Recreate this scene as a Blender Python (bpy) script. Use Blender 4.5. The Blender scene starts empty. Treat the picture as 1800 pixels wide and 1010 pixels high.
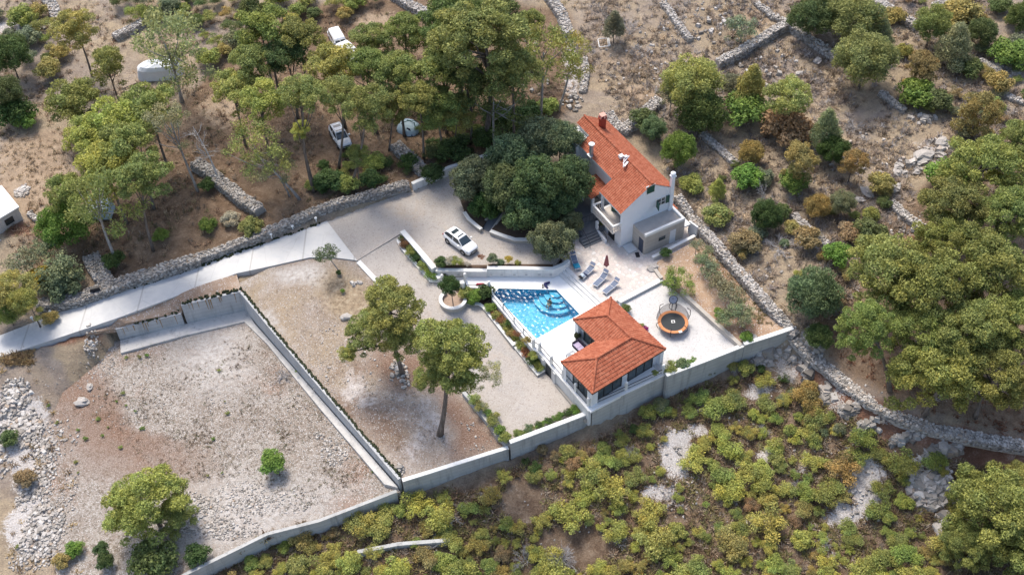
import bpy, math, random
import numpy as np
from mathutils import Vector, Matrix, noise as mnoise
from mathutils.geometry import delaunay_2d_cdt

# ------------------------------------------------------------------ camera, sky, sun, exposure
SC = bpy.context.scene
COL = SC.collection
W0, H0, FPX = 1800.0, 1010.0, 2000.0
PITCH, ROLL = math.radians(47.0), math.radians(2.0)
CAM = np.array((0.0, -87.7, 94.0))
_r0 = np.array((1.0, 0, 0)); _f = np.array((0, math.cos(PITCH), -math.sin(PITCH))); _u0 = np.array((0, math.sin(PITCH), math.cos(PITCH)))
_r = math.cos(ROLL)*_r0 - math.sin(ROLL)*_u0
_u = math.cos(ROLL)*_u0 + math.sin(ROLL)*_r0
cam = bpy.data.cameras.new('camera'); cam.sensor_width = 36; cam.lens = FPX/W0*36
cam.clip_end = 3000; cam.clip_start = 1
camo = bpy.data.objects.new('camera', cam); COL.objects.link(camo); SC.camera = camo
camo.matrix_world = Matrix(((_r[0], _u[0], -_f[0], CAM[0]), (_r[1], _u[1], -_f[1], CAM[1]), (_r[2], _u[2], -_f[2], CAM[2]), (0, 0, 0, 1)))
SUN_DIR = Vector((-0.22, 0.48, 0.85)).normalized()          # from the ground towards the sun
wd = bpy.data.worlds.new("World"); SC.world = wd; wd.use_nodes = True
_nt = wd.node_tree; _bg = _nt.nodes['Background']
_sky = _nt.nodes.new('ShaderNodeTexSky'); _sky.sky_type = 'NISHITA'; _sky.sun_disc = False
_sky.sun_elevation = math.asin(SUN_DIR.z); _sky.sun_rotation = math.atan2(SUN_DIR.x, SUN_DIR.y)
_sky.air_density = 1.0; _sky.dust_density = 3.0; _sky.ozone_density = 1.0
_nt.links.new(_sky.outputs[0], _bg.inputs[0]); _bg.inputs[1].default_value = 0.145
sl = bpy.data.lights.new('sun', 'SUN'); sl.energy = 2.0; sl.angle = math.radians(18.0); sl.color = (1.0, 0.93, 0.82)
so = bpy.data.objects.new('sun', sl); COL.objects.link(so); so.rotation_euler = SUN_DIR.to_track_quat('Z', 'Y').to_euler()
SC.view_settings.view_transform = 'Standard'; SC.view_settings.look = 'None'; SC.view_settings.gamma = 1
SC.view_settings.use_curve_mapping = False; SC.view_settings.exposure = 0.84
SC.cycles.max_bounces = 6; SC.cycles.transparent_max_bounces = 12; SC.cycles.diffuse_bounces = 3

# ------------------------------------------------------------------ layout helpers
def U(px, py, z):
    "the world point at height z that the photograph shows at pixel px, py"
    d = _r*((px-W0/2)/FPX) - _u*((py-H0/2)/FPX) + _f
    t = (z-CAM[2])/d[2]
    return Vector(CAM + t*d)
def px_per_m(p):
    return FPX/float(np.dot(np.array(p)-CAM, _f))
class Surf:
    "smooth height surface through scattered (x, y, z)"
    def __init__(s, pts):
        P = np.array([(p[0], p[1]) for p in pts]); z = np.array([p[2] for p in pts]); n = len(P)
        D = np.linalg.norm(P[:, None]-P[None], axis=2)
        A = np.zeros((n+3, n+3)); A[:n, :n] = D; A[:n, n] = 1; A[:n, n+1:] = P; A[n, :n] = 1; A[n+1:, :n] = P.T
        b = np.zeros(n+3); b[:n] = z
        s.P = P; s.w = np.linalg.lstsq(A, b, rcond=None)[0]; s.n = n
    def __call__(s, X, Y):
        X = np.asarray(X, float); Y = np.asarray(Y, float); sh = X.shape; Q = np.stack((X.ravel(), Y.ravel()), 1)
        out = np.empty(len(Q))
        for i in range(0, len(Q), 20000):
            q = Q[i:i+20000]; D = np.linalg.norm(q[:, None]-s.P[None], axis=2)
            out[i:i+20000] = D@s.w[:s.n] + s.w[s.n] + q@s.w[s.n+1:]
        return out.reshape(sh)
def inside(poly, X, Y):
    X = np.asarray(X, float); Y = np.asarray(Y, float); r = np.zeros(X.shape, bool); n = len(poly)
    for i in range(n):
        x1, y1 = poly[i][0], poly[i][1]; x2, y2 = poly[i-1][0], poly[i-1][1]
        if y1 == y2: continue
        c = (y1 > Y) != (y2 > Y)
        r ^= c & (X < (x2-x1)*(Y-y1)/(y2-y1)+x1)
    return r
# zones: pixel corners with their height
ZP = {
 'road': [(-250,693,-1.8),(0,589,-1.2),(111,546,-.9),(215,509.5,-.6),(346,463,-.2),(450,433,.1),(574.6,388,.6),(628,457.5,.45),(590,452.5,.38),(545,452,.3),(473,468,.05),(416,480,-.05),(208,558,-.6),(0,627,-1.2),(-250,733,-1.8)],
 'upper': [(574.6,388,.6),(640,364,.7),(725,334,.85),(800,304,.95),(862,280,1.0),(1010,300,1.0),(1000,400,.95),(985,448,.85),(976,467,.85),(775,470,.95),(763,474,.9),(708,408,.75),(628,457.5,.45)],
 'court': [(625,454,.40),(706,401,.66),(708,410,.62),(772,492,-.35),(840,530,-.8),(868,548,-1.0),(915,600,-1.5),(958,655,-1.85),(1032,727,-1.95),(897,784,-2.0),(872,768,-1.9),(832,702,-1.5),(750,592,-.8),(682,515,.0),(640,469,.4)],
 'plot': [(430,514,-.55),(418,498,-.35),(473,471,-.1),(545,455,.18),(590,455,.25),(628,460,.35),(645,480,.2),(682,517,-.1),(750,594,-1.0),(830,704,-1.9),(889,783,-2.55),(707,843,-2.6),(560,680,-1.6)],
 'verge': [(150,586,-1.0),(208,560,-.72),(416,482,-.2),(425,511,-.36),(319,534.5,-.5),(318,549.5,-1.65),(206,577,-1.7)],
 'lot': [(206,593,-3.7),(318,567,-3.6),(424,545,-3.55),(470,599,-3.6),(704,864,-3.8),(470,944,-4.3),(330,1012,-4.5),(100,1012,-4.6),(60,800,-4.0),(110,690,-3.6),(170,640,-3.6)],
 'garden': [(1155,460,.75),(1240,413,1.1),(1380,577,.8),(1304,609,.5),(1197,513,.6),(1160,487,.6)],
 'gravel': [(1062,545,.12),(1095,527,.12),(1163,489,.12),(1198,511,.12),(1306,608,.12),(1178,659,.12),(1155,648,.12),(1100,600,.12)],
 'patio': [(983,448,.45),(1000,400,.45),(1045,370,.45),(1090,330,.45),(1215,388,.45),(1240,416,.45),(1164,459,.45),(1166,487,.45),(1097,525,.45),(1064,534,.45),(993,463.5,.45)],
 'deck': [(819,497,0),(818,485,0),(974,488,0),(992,474,0),(1064,547,0),(1110,598,0),(1163,648,0),(1167,656,0),(1038,724,0),(948,617,0),(936,612,0),(866,522,0),(864,507,0),(822,505,0)],
}
POOL_PX = [(876.5,507),(978,509.5),(1019,552),(943,595.5),(868,517.6)]
ZW = {}; ZS = {}
for k, v in ZP.items():
    pts = [U(*p) for p in v]
    ZW[k] = pts; ZS[k] = Surf(pts) if k not in ('deck', 'patio', 'gravel') else None
POOL = [U(x, y, 0) for x, y in POOL_PX]
FLAT = {'deck': 0.0, 'patio': .45, 'gravel': .12}
NAT = [(900,1010,-7),(1300,1010,-6.5),(1700,1010,-5.5),(1850,1010,-5),(500,1010,-6.6),(-50,1010,-5.2),(1000,830,-4.4),(1150,740,-3.9),(1250,690,-3.2),(1385,640,-2.4),(1480,760,-3.2),
 (1600,830,-3.4),(1750,850,-3.4),(1850,850,-3.2),(800,900,-5.2),(620,950,-5.8),(330,1030,-6.0),(900,815,-4.2),(1035,770,-3.7),(706,880,-5.2),(0,720,-3.2),(60,780,-3.9),(20,900,-4.6),(60,1000,-5.0),
 (100,690,-3.2),(100,630,-2.0),(150,612,-1.8),(186,603,-2.5),(0,650,-1.5),(-250,750,-2.2),(170,640,-3.6),(0,560,-.8),(250,480,-.1),(450,412,.7),(570,372,1.1),(700,322,1.3),(860,262,1.8),(0,420,1.0),(150,300,1.5),(350,300,1.3),
 (600,290,1.6),(750,240,1.9),(0,150,2.6),(300,100,3.0),(600,50,4.2),(900,180,2.6),(1000,190,2.6),(950,40,4.8),(1200,50,6),(1500,50,6.4),(1780,50,6.8),(1110,200,3.2),(1215,270,2.6),
 (1250,345,2.0),(1215,350,1.7),(1300,430,1.7),(1390,540,1.5),(1350,450,1.9),(1450,400,2.4),(1600,300,3.6),(1780,300,4.0),(1450,560,1.2),(1420,590,1.0),(1560,700,.4),(1700,760,.1),(1850,800,-.1),(1700,500,2.0),(1850,550,2.0),
 (1405,625,-1.6),(1470,690,-2.4),(1550,765,-2.6),(1700,800,-2.8),(1820,830,-2.8),(-200,-100,5),(400,-150,7),(900,-150,9),(1500,-150,10),(2000,-100,10),(-250,300,1.2),(2000,400,3.6),(2000,900,-3.5),(-250,1000,-5.6),(900,1250,-9),(0,1200,-7),(1800,1200,-7)]
NATS = Surf([U(*p) for p in NAT] + [ZW['lot'][i]-Vector((0, 0, .1)) for i in (7, 8, 9, 10)] + [ZW['road'][i]-Vector((0, 0, .05)) for i in (1, 2, 3, 4, 5, 12, 13)])
ORDER = ['deck', 'patio', 'gravel', 'garden', 'road', 'verge', 'plot', 'court', 'upper', 'lot']
def rough(x, y):
    return .28*mnoise.noise((x*.22, y*.22, 3)) + .16*mnoise.noise((x*.7, y*.7, 8)) + .07*mnoise.noise((x*1.9, y*1.9, 1))
def ground(x, y):
    for k in ORDER:
        if inside(ZW[k], np.array([x]), np.array([y]))[0]:
            return FLAT[k] if k in FLAT else float(ZS[k](x, y))
    return float(NATS(x, y)) + rough(x, y)
def G(px, py, h=0.0):
    "ground point under pixel (px, py), the pixel being h above that ground"
    z = 0.0
    for _ in range(12):
        p = U(px, py, z+h); z2 = ground(p.x, p.y)
        if abs(z2-z) < .01: break
        z = z2*.6+z*.4
    p = U(px, py, z+h); p.z = z
    return p

# ------------------------------------------------------------------ object helpers
def tag(o, label=None, cat=None, group=None, kind=None):
    if label: o['label'] = label
    if cat: o['category'] = cat
    if group: o['group'] = group
    if kind: o['kind'] = kind
    return o
ORG = {}
def empty(name, loc, label, cat, group=None, rz=0.0):
    o = bpy.data.objects.new(name, None); COL.objects.link(o); o.location = loc; o.rotation_euler.z = rz
    o.empty_display_size = .3
    ORG[o.name] = Vector(loc)
    return tag(o, label, cat, group)
class MB:
    def __init__(s): s.v = []; s.f = []
    def add(s, vs, fs):
        n = len(s.v); s.v += [tuple(v) for v in vs]; s.f += [tuple(i+n for i in f) for f in fs]; return s
    def box(s, c, size, rz=0.0, rot=None):
        hx, hy, hz = size[0]/2, size[1]/2, size[2]/2
        M = rot if rot is not None else Matrix.Rotation(rz, 3, 'Z'); c = Vector(c)
        vs = [c + M@Vector((x*hx, y*hy, z*hz)) for z in (-1, 1) for x, y in ((-1, -1), (1, -1), (1, 1), (-1, 1))]
        return s.add(vs, [(3, 2, 1, 0), (4, 5, 6, 7), (0, 1, 5, 4), (1, 2, 6, 5), (2, 3, 7, 6), (3, 0, 4, 7)])
    def hexa(s, b, t):
        "b, t: four bottom and four top points, counter-clockwise from above"
        return s.add(list(b)+list(t), [(3, 2, 1, 0), (4, 5, 6, 7), (0, 1, 5, 4), (1, 2, 6, 5), (2, 3, 7, 6), (3, 0, 4, 7)])
    def prism(s, poly, z0, z1):
        n = len(poly); a = sum(poly[i-1][0]*poly[i][1]-poly[i][0]*poly[i-1][1] for i in range(n))
        if a < 0: poly = poly[::-1]
        zs0 = z0 if hasattr(z0, '__len__') else [z0]*n; zs1 = z1 if hasattr(z1, '__len__') else [z1]*n
        vs = [(p[0], p[1], zs0[i]) for i, p in enumerate(poly)]+[(p[0], p[1], zs1[i]) for i, p in enumerate(poly)]
        return s.add(vs, [tuple(range(n-1, -1, -1)), tuple(range(n, 2*n))]+[(i, (i+1) % n, n+(i+1) % n, n+i) for i in range(n)])
    def tube(s, pts, r, n=8, cap=True):
        pts = [Vector(p) for p in pts]; rs = r if hasattr(r, '__len__') else [r]*len(pts); vs = []; ref = None
        for i, p in enumerate(pts):
            t = (pts[min(i+1, len(pts)-1)]-pts[max(i-1, 0)]).normalized()
            if ref is None: ref = t.orthogonal().normalized()
            a = (ref-t*ref.dot(t)); a = a.normalized() if a.length > 1e-6 else t.orthogonal().normalized(); ref = a; b = t.cross(a)
            vs += [p+(a*math.cos(2*math.pi*k/n)+b*math.sin(2*math.pi*k/n))*rs[i] for k in range(n)]
        fs = [(i*n+k, i*n+(k+1) % n, (i+1)*n+(k+1) % n, (i+1)*n+k) for i in range(len(pts)-1) for k in range(n)]
        if cap: fs += [tuple(range(n-1, -1, -1)), tuple((len(pts)-1)*n+k for k in range(n))]
        return s.add(vs, fs)
    def lathe(s, c, prof, n=16):
        c = Vector(c); vs = [c+Vector((r*math.cos(2*math.pi*k/n), r*math.sin(2*math.pi*k/n), z)) for r, z in prof for k in range(n)]
        fs = [(i*n+k, i*n+(k+1) % n, (i+1)*n+(k+1) % n, (i+1)*n+k) for i in range(len(prof)-1) for k in range(n)]
        fs += [tuple(range(n-1, -1, -1)), tuple((len(prof)-1)*n+k for k in range(n))]
        return s.add(vs, fs)
    def ring(s, c, R, r, n=40, m=8, sx=1, sy=1):
        c = Vector(c); vs = [c+Vector(((R+r*math.cos(2*math.pi*j/m))*math.cos(2*math.pi*i/n)*sx, (R+r*math.cos(2*math.pi*j/m))*math.sin(2*math.pi*i/n)*sy, r*math.sin(2*math.pi*j/m))) for i in range(n) for j in range(m)]
        return s.add(vs, [(i*m+j, ((i+1) % n)*m+j, ((i+1) % n)*m+(j+1) % m, i*m+(j+1) % m) for i in range(n) for j in range(m)])
    def stone(s, c, sx, sy, sz, rng, rz=None):
        a = rng.uniform(0, 6.28) if rz is None else rz; ca, sa = math.cos(a), math.sin(a); vs = []; k = .34
        for z in (-1, 1):
            for x, y in ((-1, -1), (1, -1), (1, 1), (-1, 1)):
                f = .72 if z > 0 else 1.0
                X = (x*f+rng.uniform(-k, k))*sx/2; Y = (y*f+rng.uniform(-k, k))*sy/2; Z = (z+rng.uniform(-k, k))*sz/2
                vs.append((c[0]+X*ca-Y*sa, c[1]+X*sa+Y*ca, c[2]+Z))
        return s.add(vs, [(3, 2, 1, 0), (4, 5, 6, 7), (0, 1, 5, 4), (1, 2, 6, 5), (2, 3, 7, 6), (3, 0, 4, 7)])
    def build(s, name, mat, parent=None, smooth=False, local=False):
        o0 = Vector((0, 0, 0)); top = parent
        if parent is not None and not local: o0 = ORG[parent.name]
        me = bpy.data.meshes.new(name)
        me.from_pydata([(v[0]-o0.x, v[1]-o0.y, v[2]-o0.z) for v in s.v], [], s.f); me.update()
        if smooth: me.shade_smooth()
        me.materials.append(mat)
        o = bpy.data.objects.new(name, me); COL.objects.link(o); o.parent = parent
        ORG[o.name] = o0.copy()
        return o
    def thing(s, name, mat, base, label, cat, group=None, smooth=False):
        "one mesh that is a whole thing, its origin at base"
        o = s.build(name, mat, None, smooth); base = Vector(base)
        o.data.transform(Matrix.Translation(-base)); o.location = base; ORG[o.name] = base
        return tag(o, label, cat, group)
def copy_tree(o, parent=None):
    c = o.copy(); COL.objects.link(c); c.parent = parent; ORG[c.name] = ORG.get(o.name, Vector())
    for ch in list(o.children): copy_tree(ch, c)
    return c

# ------------------------------------------------------------------ materials
class NT:
    def __init__(s, name, rough=.8, spec=.2):
        s.m = bpy.data.materials.new(name); s.m.use_nodes = True; s.t = s.m.node_tree; s.b = s.t.nodes['Principled BSDF']
        s.b.inputs['Roughness'].default_value = rough; s.b.inputs['Specular IOR Level'].default_value = spec
        s.co = s.n('ShaderNodeTexCoord').outputs['Object']
    def n(s, k, **kw):
        x = s.t.nodes.new(k)
        for a, v in kw.items(): setattr(x, a, v)
        return x
    def l(s, a, b): s.t.links.new(a, b)
    def noise(s, scale, detail=4, rough=.6, dist=0, stretch=None, w=None):
        x = s.n('ShaderNodeTexNoise'); x.inputs['Scale'].default_value = scale; x.inputs['Detail'].default_value = detail
        x.inputs['Roughness'].default_value = rough; x.inputs['Distortion'].default_value = dist
        src = s.geo()
        if stretch or w:
            mp = s.n('ShaderNodeMapping'); mp.inputs['Scale'].default_value = stretch or (1, 1, 1); mp.inputs['Location'].default_value = (w or 0, (w or 0)*1.7, 0); s.l(src, mp.inputs[0]); src = mp.outputs[0]
        s.l(src, x.inputs['Vector']); return x.outputs['Fac']
    def geo(s):
        if not hasattr(s, '_g'): s._g = s.n('ShaderNodeNewGeometry').outputs['Position']
        return s._g
    def vor(s, scale, feature='F1', out='Distance', rnd=1.0):
        x = s.n('ShaderNodeTexVoronoi', feature=feature); x.inputs['Scale'].default_value = scale; x.inputs['Randomness'].default_value = rnd
        s.l(s.geo(), x.inputs['Vector']); return x.outputs[out]
    def ramp(s, fac, stops, interp='LINEAR'):
        x = s.n('ShaderNodeValToRGB'); x.color_ramp.interpolation = interp
        while len(x.color_ramp.elements) < len(stops): x.color_ramp.elements.new(.5)
        for e, (p, c) in zip(x.color_ramp.elements, stops):
            e.position = p; e.color = (c, c, c, 1) if not hasattr(c, '__len__') else (*c[:3], 1)
        s.l(fac, x.inputs[0]); return x.outputs[0]
    def mix(s, a, b, fac, mode='MIX'):
        x = s.n('ShaderNodeMix', data_type='RGBA', blend_type=mode)
        for v, i in ((fac, 0), (a, 6), (b, 7)):
            if hasattr(v, 'links') or hasattr(v, 'is_linked'): s.l(v, x.inputs[i])
            else: x.inputs[i].default_value = v if i == 0 else (*v[:3], 1)
        return x.outputs[2]
    def math(s, op, a, b=0.0):
        x = s.n('ShaderNodeMath', operation=op)
        for v, i in ((a, 0), (b, 1)):
            if hasattr(v, 'is_linked'): s.l(v, x.inputs[i])
            else: x.inputs[i].default_value = v
        return x.outputs[0]
    def attr(s, name):
        return s.n('ShaderNodeAttribute', attribute_name=name)
    def bump(s, h, strength=.5, dist=.05):
        x = s.n('ShaderNodeBump'); x.inputs['Strength'].default_value = strength; x.inputs['Distance'].default_value = dist
        s.l(h, x.inputs['Height']); s.l(x.outputs[0], s.b.inputs['Normal']); return x
    def color(s, c):
        if hasattr(c, 'is_linked'): s.l(c, s.b.inputs['Base Color'])
        else: s.b.inputs['Base Color'].default_value = (*c, 1)
        return s
MATS = {}
def plain(name, c, rough=.6, var=.12, scale=3.0, metal=0, spec=.3):
    if name in MATS: return MATS[name]
    t = NT(name, rough, spec); n = t.noise(scale, 5)
    t.color(t.mix([x*(1-var) for x in c], [min(1, x*(1+var)) for x in c], n)); t.b.inputs['Metallic'].default_value = metal
    MATS[name] = t.m; return t.m
def ground_mat(name, stops, big=.08, mid=.6, fine=5.0, speck=None, bump=.5, bdist=.06, patches=()):
    "earth or gravel: layered noise colours, fine light and dark specks, patches (colour, scale, lo, hi, offset)"
    t = NT(name, .95, .1)
    a = t.noise(big, 6, .62); b = t.noise(mid, 6, .68, 0, None, 7.3); c = t.noise(fine, 4, .7)
    f = t.math('ADD', t.math('MULTIPLY', a, .4), t.math('ADD', t.math('MULTIPLY', b, .35), t.math('MULTIPLY', c, .25)))
    col = t.ramp(f, stops)
    for (cc, sc, lo, hi, off) in patches:
        m = t.ramp(t.noise(sc, 6, .68, .3, None, off), [(lo, 0), (hi, 1)]); col = t.mix(col, cc, m)
    if speck:
        for (sc, lo, hi, cc, amt) in speck:
            v = t.n('ShaderNodeTexVoronoi'); v.inputs['Scale'].default_value = sc; t.l(t.geo(), v.inputs['Vector'])
            g = t.n('ShaderNodeSeparateColor'); t.l(v.outputs['Color'], g.inputs[0])
            m = t.math('MULTIPLY', t.ramp(g.outputs[0], [(lo, 0), (hi, 1)]), amt); col = t.mix(col, cc, m)
    t.color(col); t.bump(t.math('ADD', c, t.math('MULTIPLY', t.noise(fine*3, 3), .6)), bump, bdist)
    MATS[name] = t.m; return t
# ------------------------------------------------------------------ ground materials
WHITE = (.80, .80, .79)
def hill_material():
    t = NT('hillside earth', .95, .08)
    a = t.noise(.16, 6, .68); b = t.noise(.9, 6, .72, .4, None, 3.1); c = t.noise(6.0, 4, .72); fine = t.noise(22, 3, .7)
    f = t.math('ADD', t.math('MULTIPLY', a, .3), t.math('ADD', t.math('MULTIPLY', b, .4), t.math('MULTIPLY', c, .3)))
    dry = t.ramp(f, [(.30, (.125, .095, .065)), (.42, (.25, .195, .14)), (.50, (.345, .275, .195)), (.58, (.43, .34, .23)), (.70, (.50, .425, .32))])
    grey = t.ramp(f, [(.32, (.14, .11, .092)), (.5, (.28, .23, .195)), (.66, (.40, .345, .30))])
    dry = t.mix(dry, grey, t.ramp(t.noise(.11, 4, .6, .5, None, 11.0), [(.46, 0), (.60, .8)]))
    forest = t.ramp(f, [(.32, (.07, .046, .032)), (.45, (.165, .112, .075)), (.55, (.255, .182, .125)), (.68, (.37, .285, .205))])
    scrub = t.ramp(f, [(.32, (.05, .032, .022)), (.46, (.14, .095, .065)), (.56, (.25, .185, .13)), (.68, (.42, .36, .30))])
    white = t.ramp(t.math('ADD', t.math('MULTIPLY', c, .6), t.math('MULTIPLY', fine, .4)), [(.34, (.26, .22, .19)), (.48, (.50, .46, .43)), (.62, (.66, .64, .62))])
    red = t.ramp(f, [(.35, (.10, .05, .033)), (.52, (.21, .115, .078)), (.62, (.36, .27, .215)), (.7, (.48, .41, .35))])
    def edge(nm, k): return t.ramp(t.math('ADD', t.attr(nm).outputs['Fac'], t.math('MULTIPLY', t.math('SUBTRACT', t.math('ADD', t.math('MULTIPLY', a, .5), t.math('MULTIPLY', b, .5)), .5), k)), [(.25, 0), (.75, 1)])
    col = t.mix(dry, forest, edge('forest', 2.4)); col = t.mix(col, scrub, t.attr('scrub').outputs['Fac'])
    col = t.mix(col, red, edge('red', 1.5))
    sand = t.ramp(f, [(.35, (.24, .17, .115)), (.5, (.38, .285, .20)), (.66, (.48, .385, .29))]); col = t.mix(col, sand, edge('sand', 2.6))
    wf = t.ramp(t.math('ADD', t.attr('white').outputs['Fac'], t.math('MULTIPLY', t.math('SUBTRACT', t.math('ADD', t.math('MULTIPLY', b, .5), t.math('MULTIPLY', c, .5)), .5), 3.0)), [(.38, 0), (.72, 1)])
    col = t.mix(col, white, wf)
    t.color(col); t.bump(t.math('ADD', b, t.math('ADD', t.math('MULTIPLY', c, .5), t.math('MULTIPLY', fine, .25))), 1.0, .22)
    return t.m
SP_DARK = (11.0, .78, .86, (.12, .09, .07), .6); SP_LIGHT = (11.0, .90, .94, (.60, .57, .54), .7)
gravel_t = ground_mat('pale gravel', [(.3, (.32, .285, .252)), (.5, (.41, .37, .332)), (.7, (.475, .437, .40))], .07, .5, 9.0,
    [(8.0, .88, .92, (.24, .205, .18), .45), (13.0, .8, .9, (.54, .51, .48), .5)], .7, .03, [((.44, .36, .285), .13, .52, .66, 4.2), ((.36, .34, .325), .05, .54, .62, 31.0)])
wgravel_t = ground_mat('white gravel', [(.3, (.46, .445, .43)), (.5, (.545, .53, .515)), (.7, (.61, .60, .585))], .1, .6, 8.0, [(9.0, .82, .88, (.38, .36, .34), .5)], .7, .03)
plot_t = ground_mat('dry soil', [(.3, (.18, .14, .11)), (.44, (.30, .245, .20)), (.54, (.39, .33, .28)), (.68, (.49, .43, .38))], .07, .55, 6.0,
    [SP_DARK, SP_LIGHT], 1.0, .08, [((.36, .28, .19), .055, .50, .62, 21.0), ((.22, .15, .11), .06, .53, .66, 40.0), ((.60, .55, .52), .09, .57, .66, 9.0)])
def plot_extra(t):
    "straw near the small tree, red earth at the low corner, pale tracks"
    bc = t.b.inputs['Base Color'].links[0].from_socket; f = t.noise(2.2, 5, .7); g = t.noise(9.0, 4, .7)
    red = t.ramp(g, [(.35, (.15, .09, .062)), (.52, (.25, .16, .115)), (.66, (.40, .32, .265))])
    straw = t.ramp(f, [(.35, (.22, .165, .11)), (.55, (.38, .295, .20)), (.68, (.46, .385, .28))])
    pale = t.ramp(f, [(.35, (.38, .33, .29)), (.6, (.55, .52, .49))])
    c = t.mix(bc, straw, t.attr('straw').outputs['Fac']); c = t.mix(c, red, t.attr('red').outputs['Fac']); c = t.mix(c, pale, t.attr('pale').outputs['Fac'])
    t.l(c, t.b.inputs['Base Color'])
plot_extra(plot_t)
lot_t = ground_mat('stony rubble ground', [(.30, (.17, .13, .10)), (.42, (.29, .24, .20)), (.52, (.375, .33, .29)), (.68, (.49, .45, .41))], .08, .7, 7.0,
    [(4.2, .76, .84, (.17, .135, .10), .6), (9.0, .80, .88, (.14, .12, .09), .6), (12.0, .84, .9, (.62, .60, .58), .7)], 1.0, .1,
    [((.30, .205, .155), .055, .52, .62, 5.0), ((.15, .16, .08), 2.2, .70, .76, 17.0)])
plot_extra(lot_t)
garden_t = ground_mat('garden earth', [(.3, (.24, .15, .10)), (.5, (.41, .285, .195)), (.7, (.53, .42, .32))], .1, .8, 7.0, [SP_LIGHT], .9, .06, [((.22, .13, .085), .12, .52, .66, 3.0)])
verge_t = ground_mat('verge earth', [(.3, (.20, .125, .085)), (.5, (.36, .26, .19)), (.7, (.50, .42, .36))], .15, .9, 7.0, [SP_LIGHT], .9, .06)
def paving_material():
    t = NT('irregular stone paving', .75, .25)
    v = t.n('ShaderNodeTexVoronoi'); v.inputs['Scale'].default_value = 2.3; t.l(t.geo(), v.inputs['Vector'])
    e = t.vor(2.3, 'DISTANCE_TO_EDGE'); h = t.n('ShaderNodeSeparateColor'); t.l(v.outputs['Color'], h.inputs[0])
    c = t.ramp(h.outputs[0], [(0, (.50, .43, .38)), (.25, (.60, .52, .47)), (.5, (.66, .58, .51)), (.75, (.56, .45, .40)), (1, (.72, .70, .67))])
    c = t.mix(c, (.44, .40, .37), t.ramp(t.noise(.5, 5, .65), [(.45, 0), (.7, .55)])); c = t.mix(c, t.ramp(t.noise(6, 4), [(.3, .3), (.7, .75)]), .18)
    t.color(t.mix(c, (.46, .43, .40), t.ramp(e, [(.02, 1), (.06, 0)]))); t.bump(t.ramp(e, [(.0, 0), (.07, 1)]), .5, .02); return t.m
def road_material():
    t = NT('brushed concrete', .55, .35)
    a = t.noise(.09, 5, .6, .6); b = t.noise(1.4, 5, .6); c = t.ramp(t.math('ADD', t.math('MULTIPLY', a, .75), t.math('MULTIPLY', b, .25)), [(.38, (.44, .445, .455)), (.5, (.52, .52, .515)), (.6, (.57, .56, .54))])
    j = t.n('ShaderNodeTexWave', wave_type='BANDS', bands_direction='X'); j.inputs['Scale'].default_value = .052; t.l(t.geo(), j.inputs['Vector']); c = t.mix(c, (.33, .32, .31), t.math('MULTIPLY', t.ramp(j.outputs['Fac'], [(0, 1), (.0022, 0)]), .8))
    c = t.mix(c, (.36, .33, .29), t.math('MULTIPLY', t.ramp(t.noise(.8, 6, .75, 1.2, None, 5), [(.56, 0), (.72, 1)]), .45)); c = t.mix(c, (.28, .27, .26), t.math('MULTIPLY', t.ramp(t.vor(.28, 'DISTANCE_TO_EDGE'), [(.0, 1), (.006, 0)]), .5))
    t.color(c); t.bump(t.noise(14, 3), .25, .01); return t.m
def concrete_material(name, c, stain=.5, lines=True):
    t = NT(name, .8, .2)
    a = t.noise(.5, 5, .65); st = t.noise(1.6, 5, .7, 0, (1, 1, .10)); b = t.noise(7, 4, .6)
    col = t.mix([x*.80 for x in c], c, t.ramp(a, [(.35, 0), (.6, 1)])); col = t.mix(col, (.20, .20, .19), t.math('MULTIPLY', t.ramp(st, [(.52, 0), (.68, 1)]), stain))
    col = t.mix(col, [min(1, x*1.12) for x in c], t.math('MULTIPLY', b, .4))
    if lines:
        wv = t.n('ShaderNodeTexWave', wave_type='BANDS', bands_direction='Z'); wv.inputs['Scale'].default_value = .55; wv.inputs['Distortion'].default_value = .6; t.l(t.geo(), wv.inputs['Vector'])
        col = t.mix(col, [x*.62 for x in c], t.math('MULTIPLY', t.ramp(wv.outputs['Fac'], [(.0, 1), (.06, 0)]), .55))
    t.color(col); t.bump(b, .25, .01); MATS[name] = t.m; return t.m
M_STONE = None
def stone_material(name='grey limestone', k=1.0):
    t = NT(name, .9, .15)
    r = t.n('ShaderNodeNewGeometry').outputs['Random Per Island']
    c = t.ramp(r, [(p, [min(.7, q*k) for q in cc]) for p, cc in [(0, (.16, .145, .13)), (.3, (.26, .24, .215)), (.6, (.34, .315, .29)), (.88, (.46, .44, .415)), (1, (.30, .23, .17))]])
    t.color(t.mix(c, (.24, .22, .20), t.ramp(t.noise(3.5, 5, .7), [(.5, 0), (.72, .7)]))); t.bump(t.noise(12, 4), .4, .02); return t.m
M_HILL = hill_material(); M_GRAVEL = gravel_t.m; M_WGRAVEL = wgravel_t.m; M_PLOT = plot_t.m; M_LOT = lot_t.m; M_GARDEN = garden_t.m; M_VERGE = verge_t.m
M_PAVE = paving_material(); M_ROAD = road_material(); M_STONE = stone_material(); M_PALE = stone_material('pale limestone', 1.25)
M_WALLC = concrete_material('weathered pale concrete', (.44, .44, .425), .85); M_WALLG = concrete_material('grey shuttered concrete', (.47, .475, .475), .6)
M_WHITEW = concrete_material('white rendered wall', (.68, .675, .66), .4, False); M_CAP = plain('white coping', (.72, .715, .69), .7, .12, 1.3)
M_DECK = plain('white deck', (.80, .80, .79), .5, .05, .6)
M_RSTONE = concrete_material('buff stone masonry', (.46, .42, .37), .3, True)
M_FOOT = concrete_material('cast footing concrete', (.55, .53, .50), .7, False)

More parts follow.
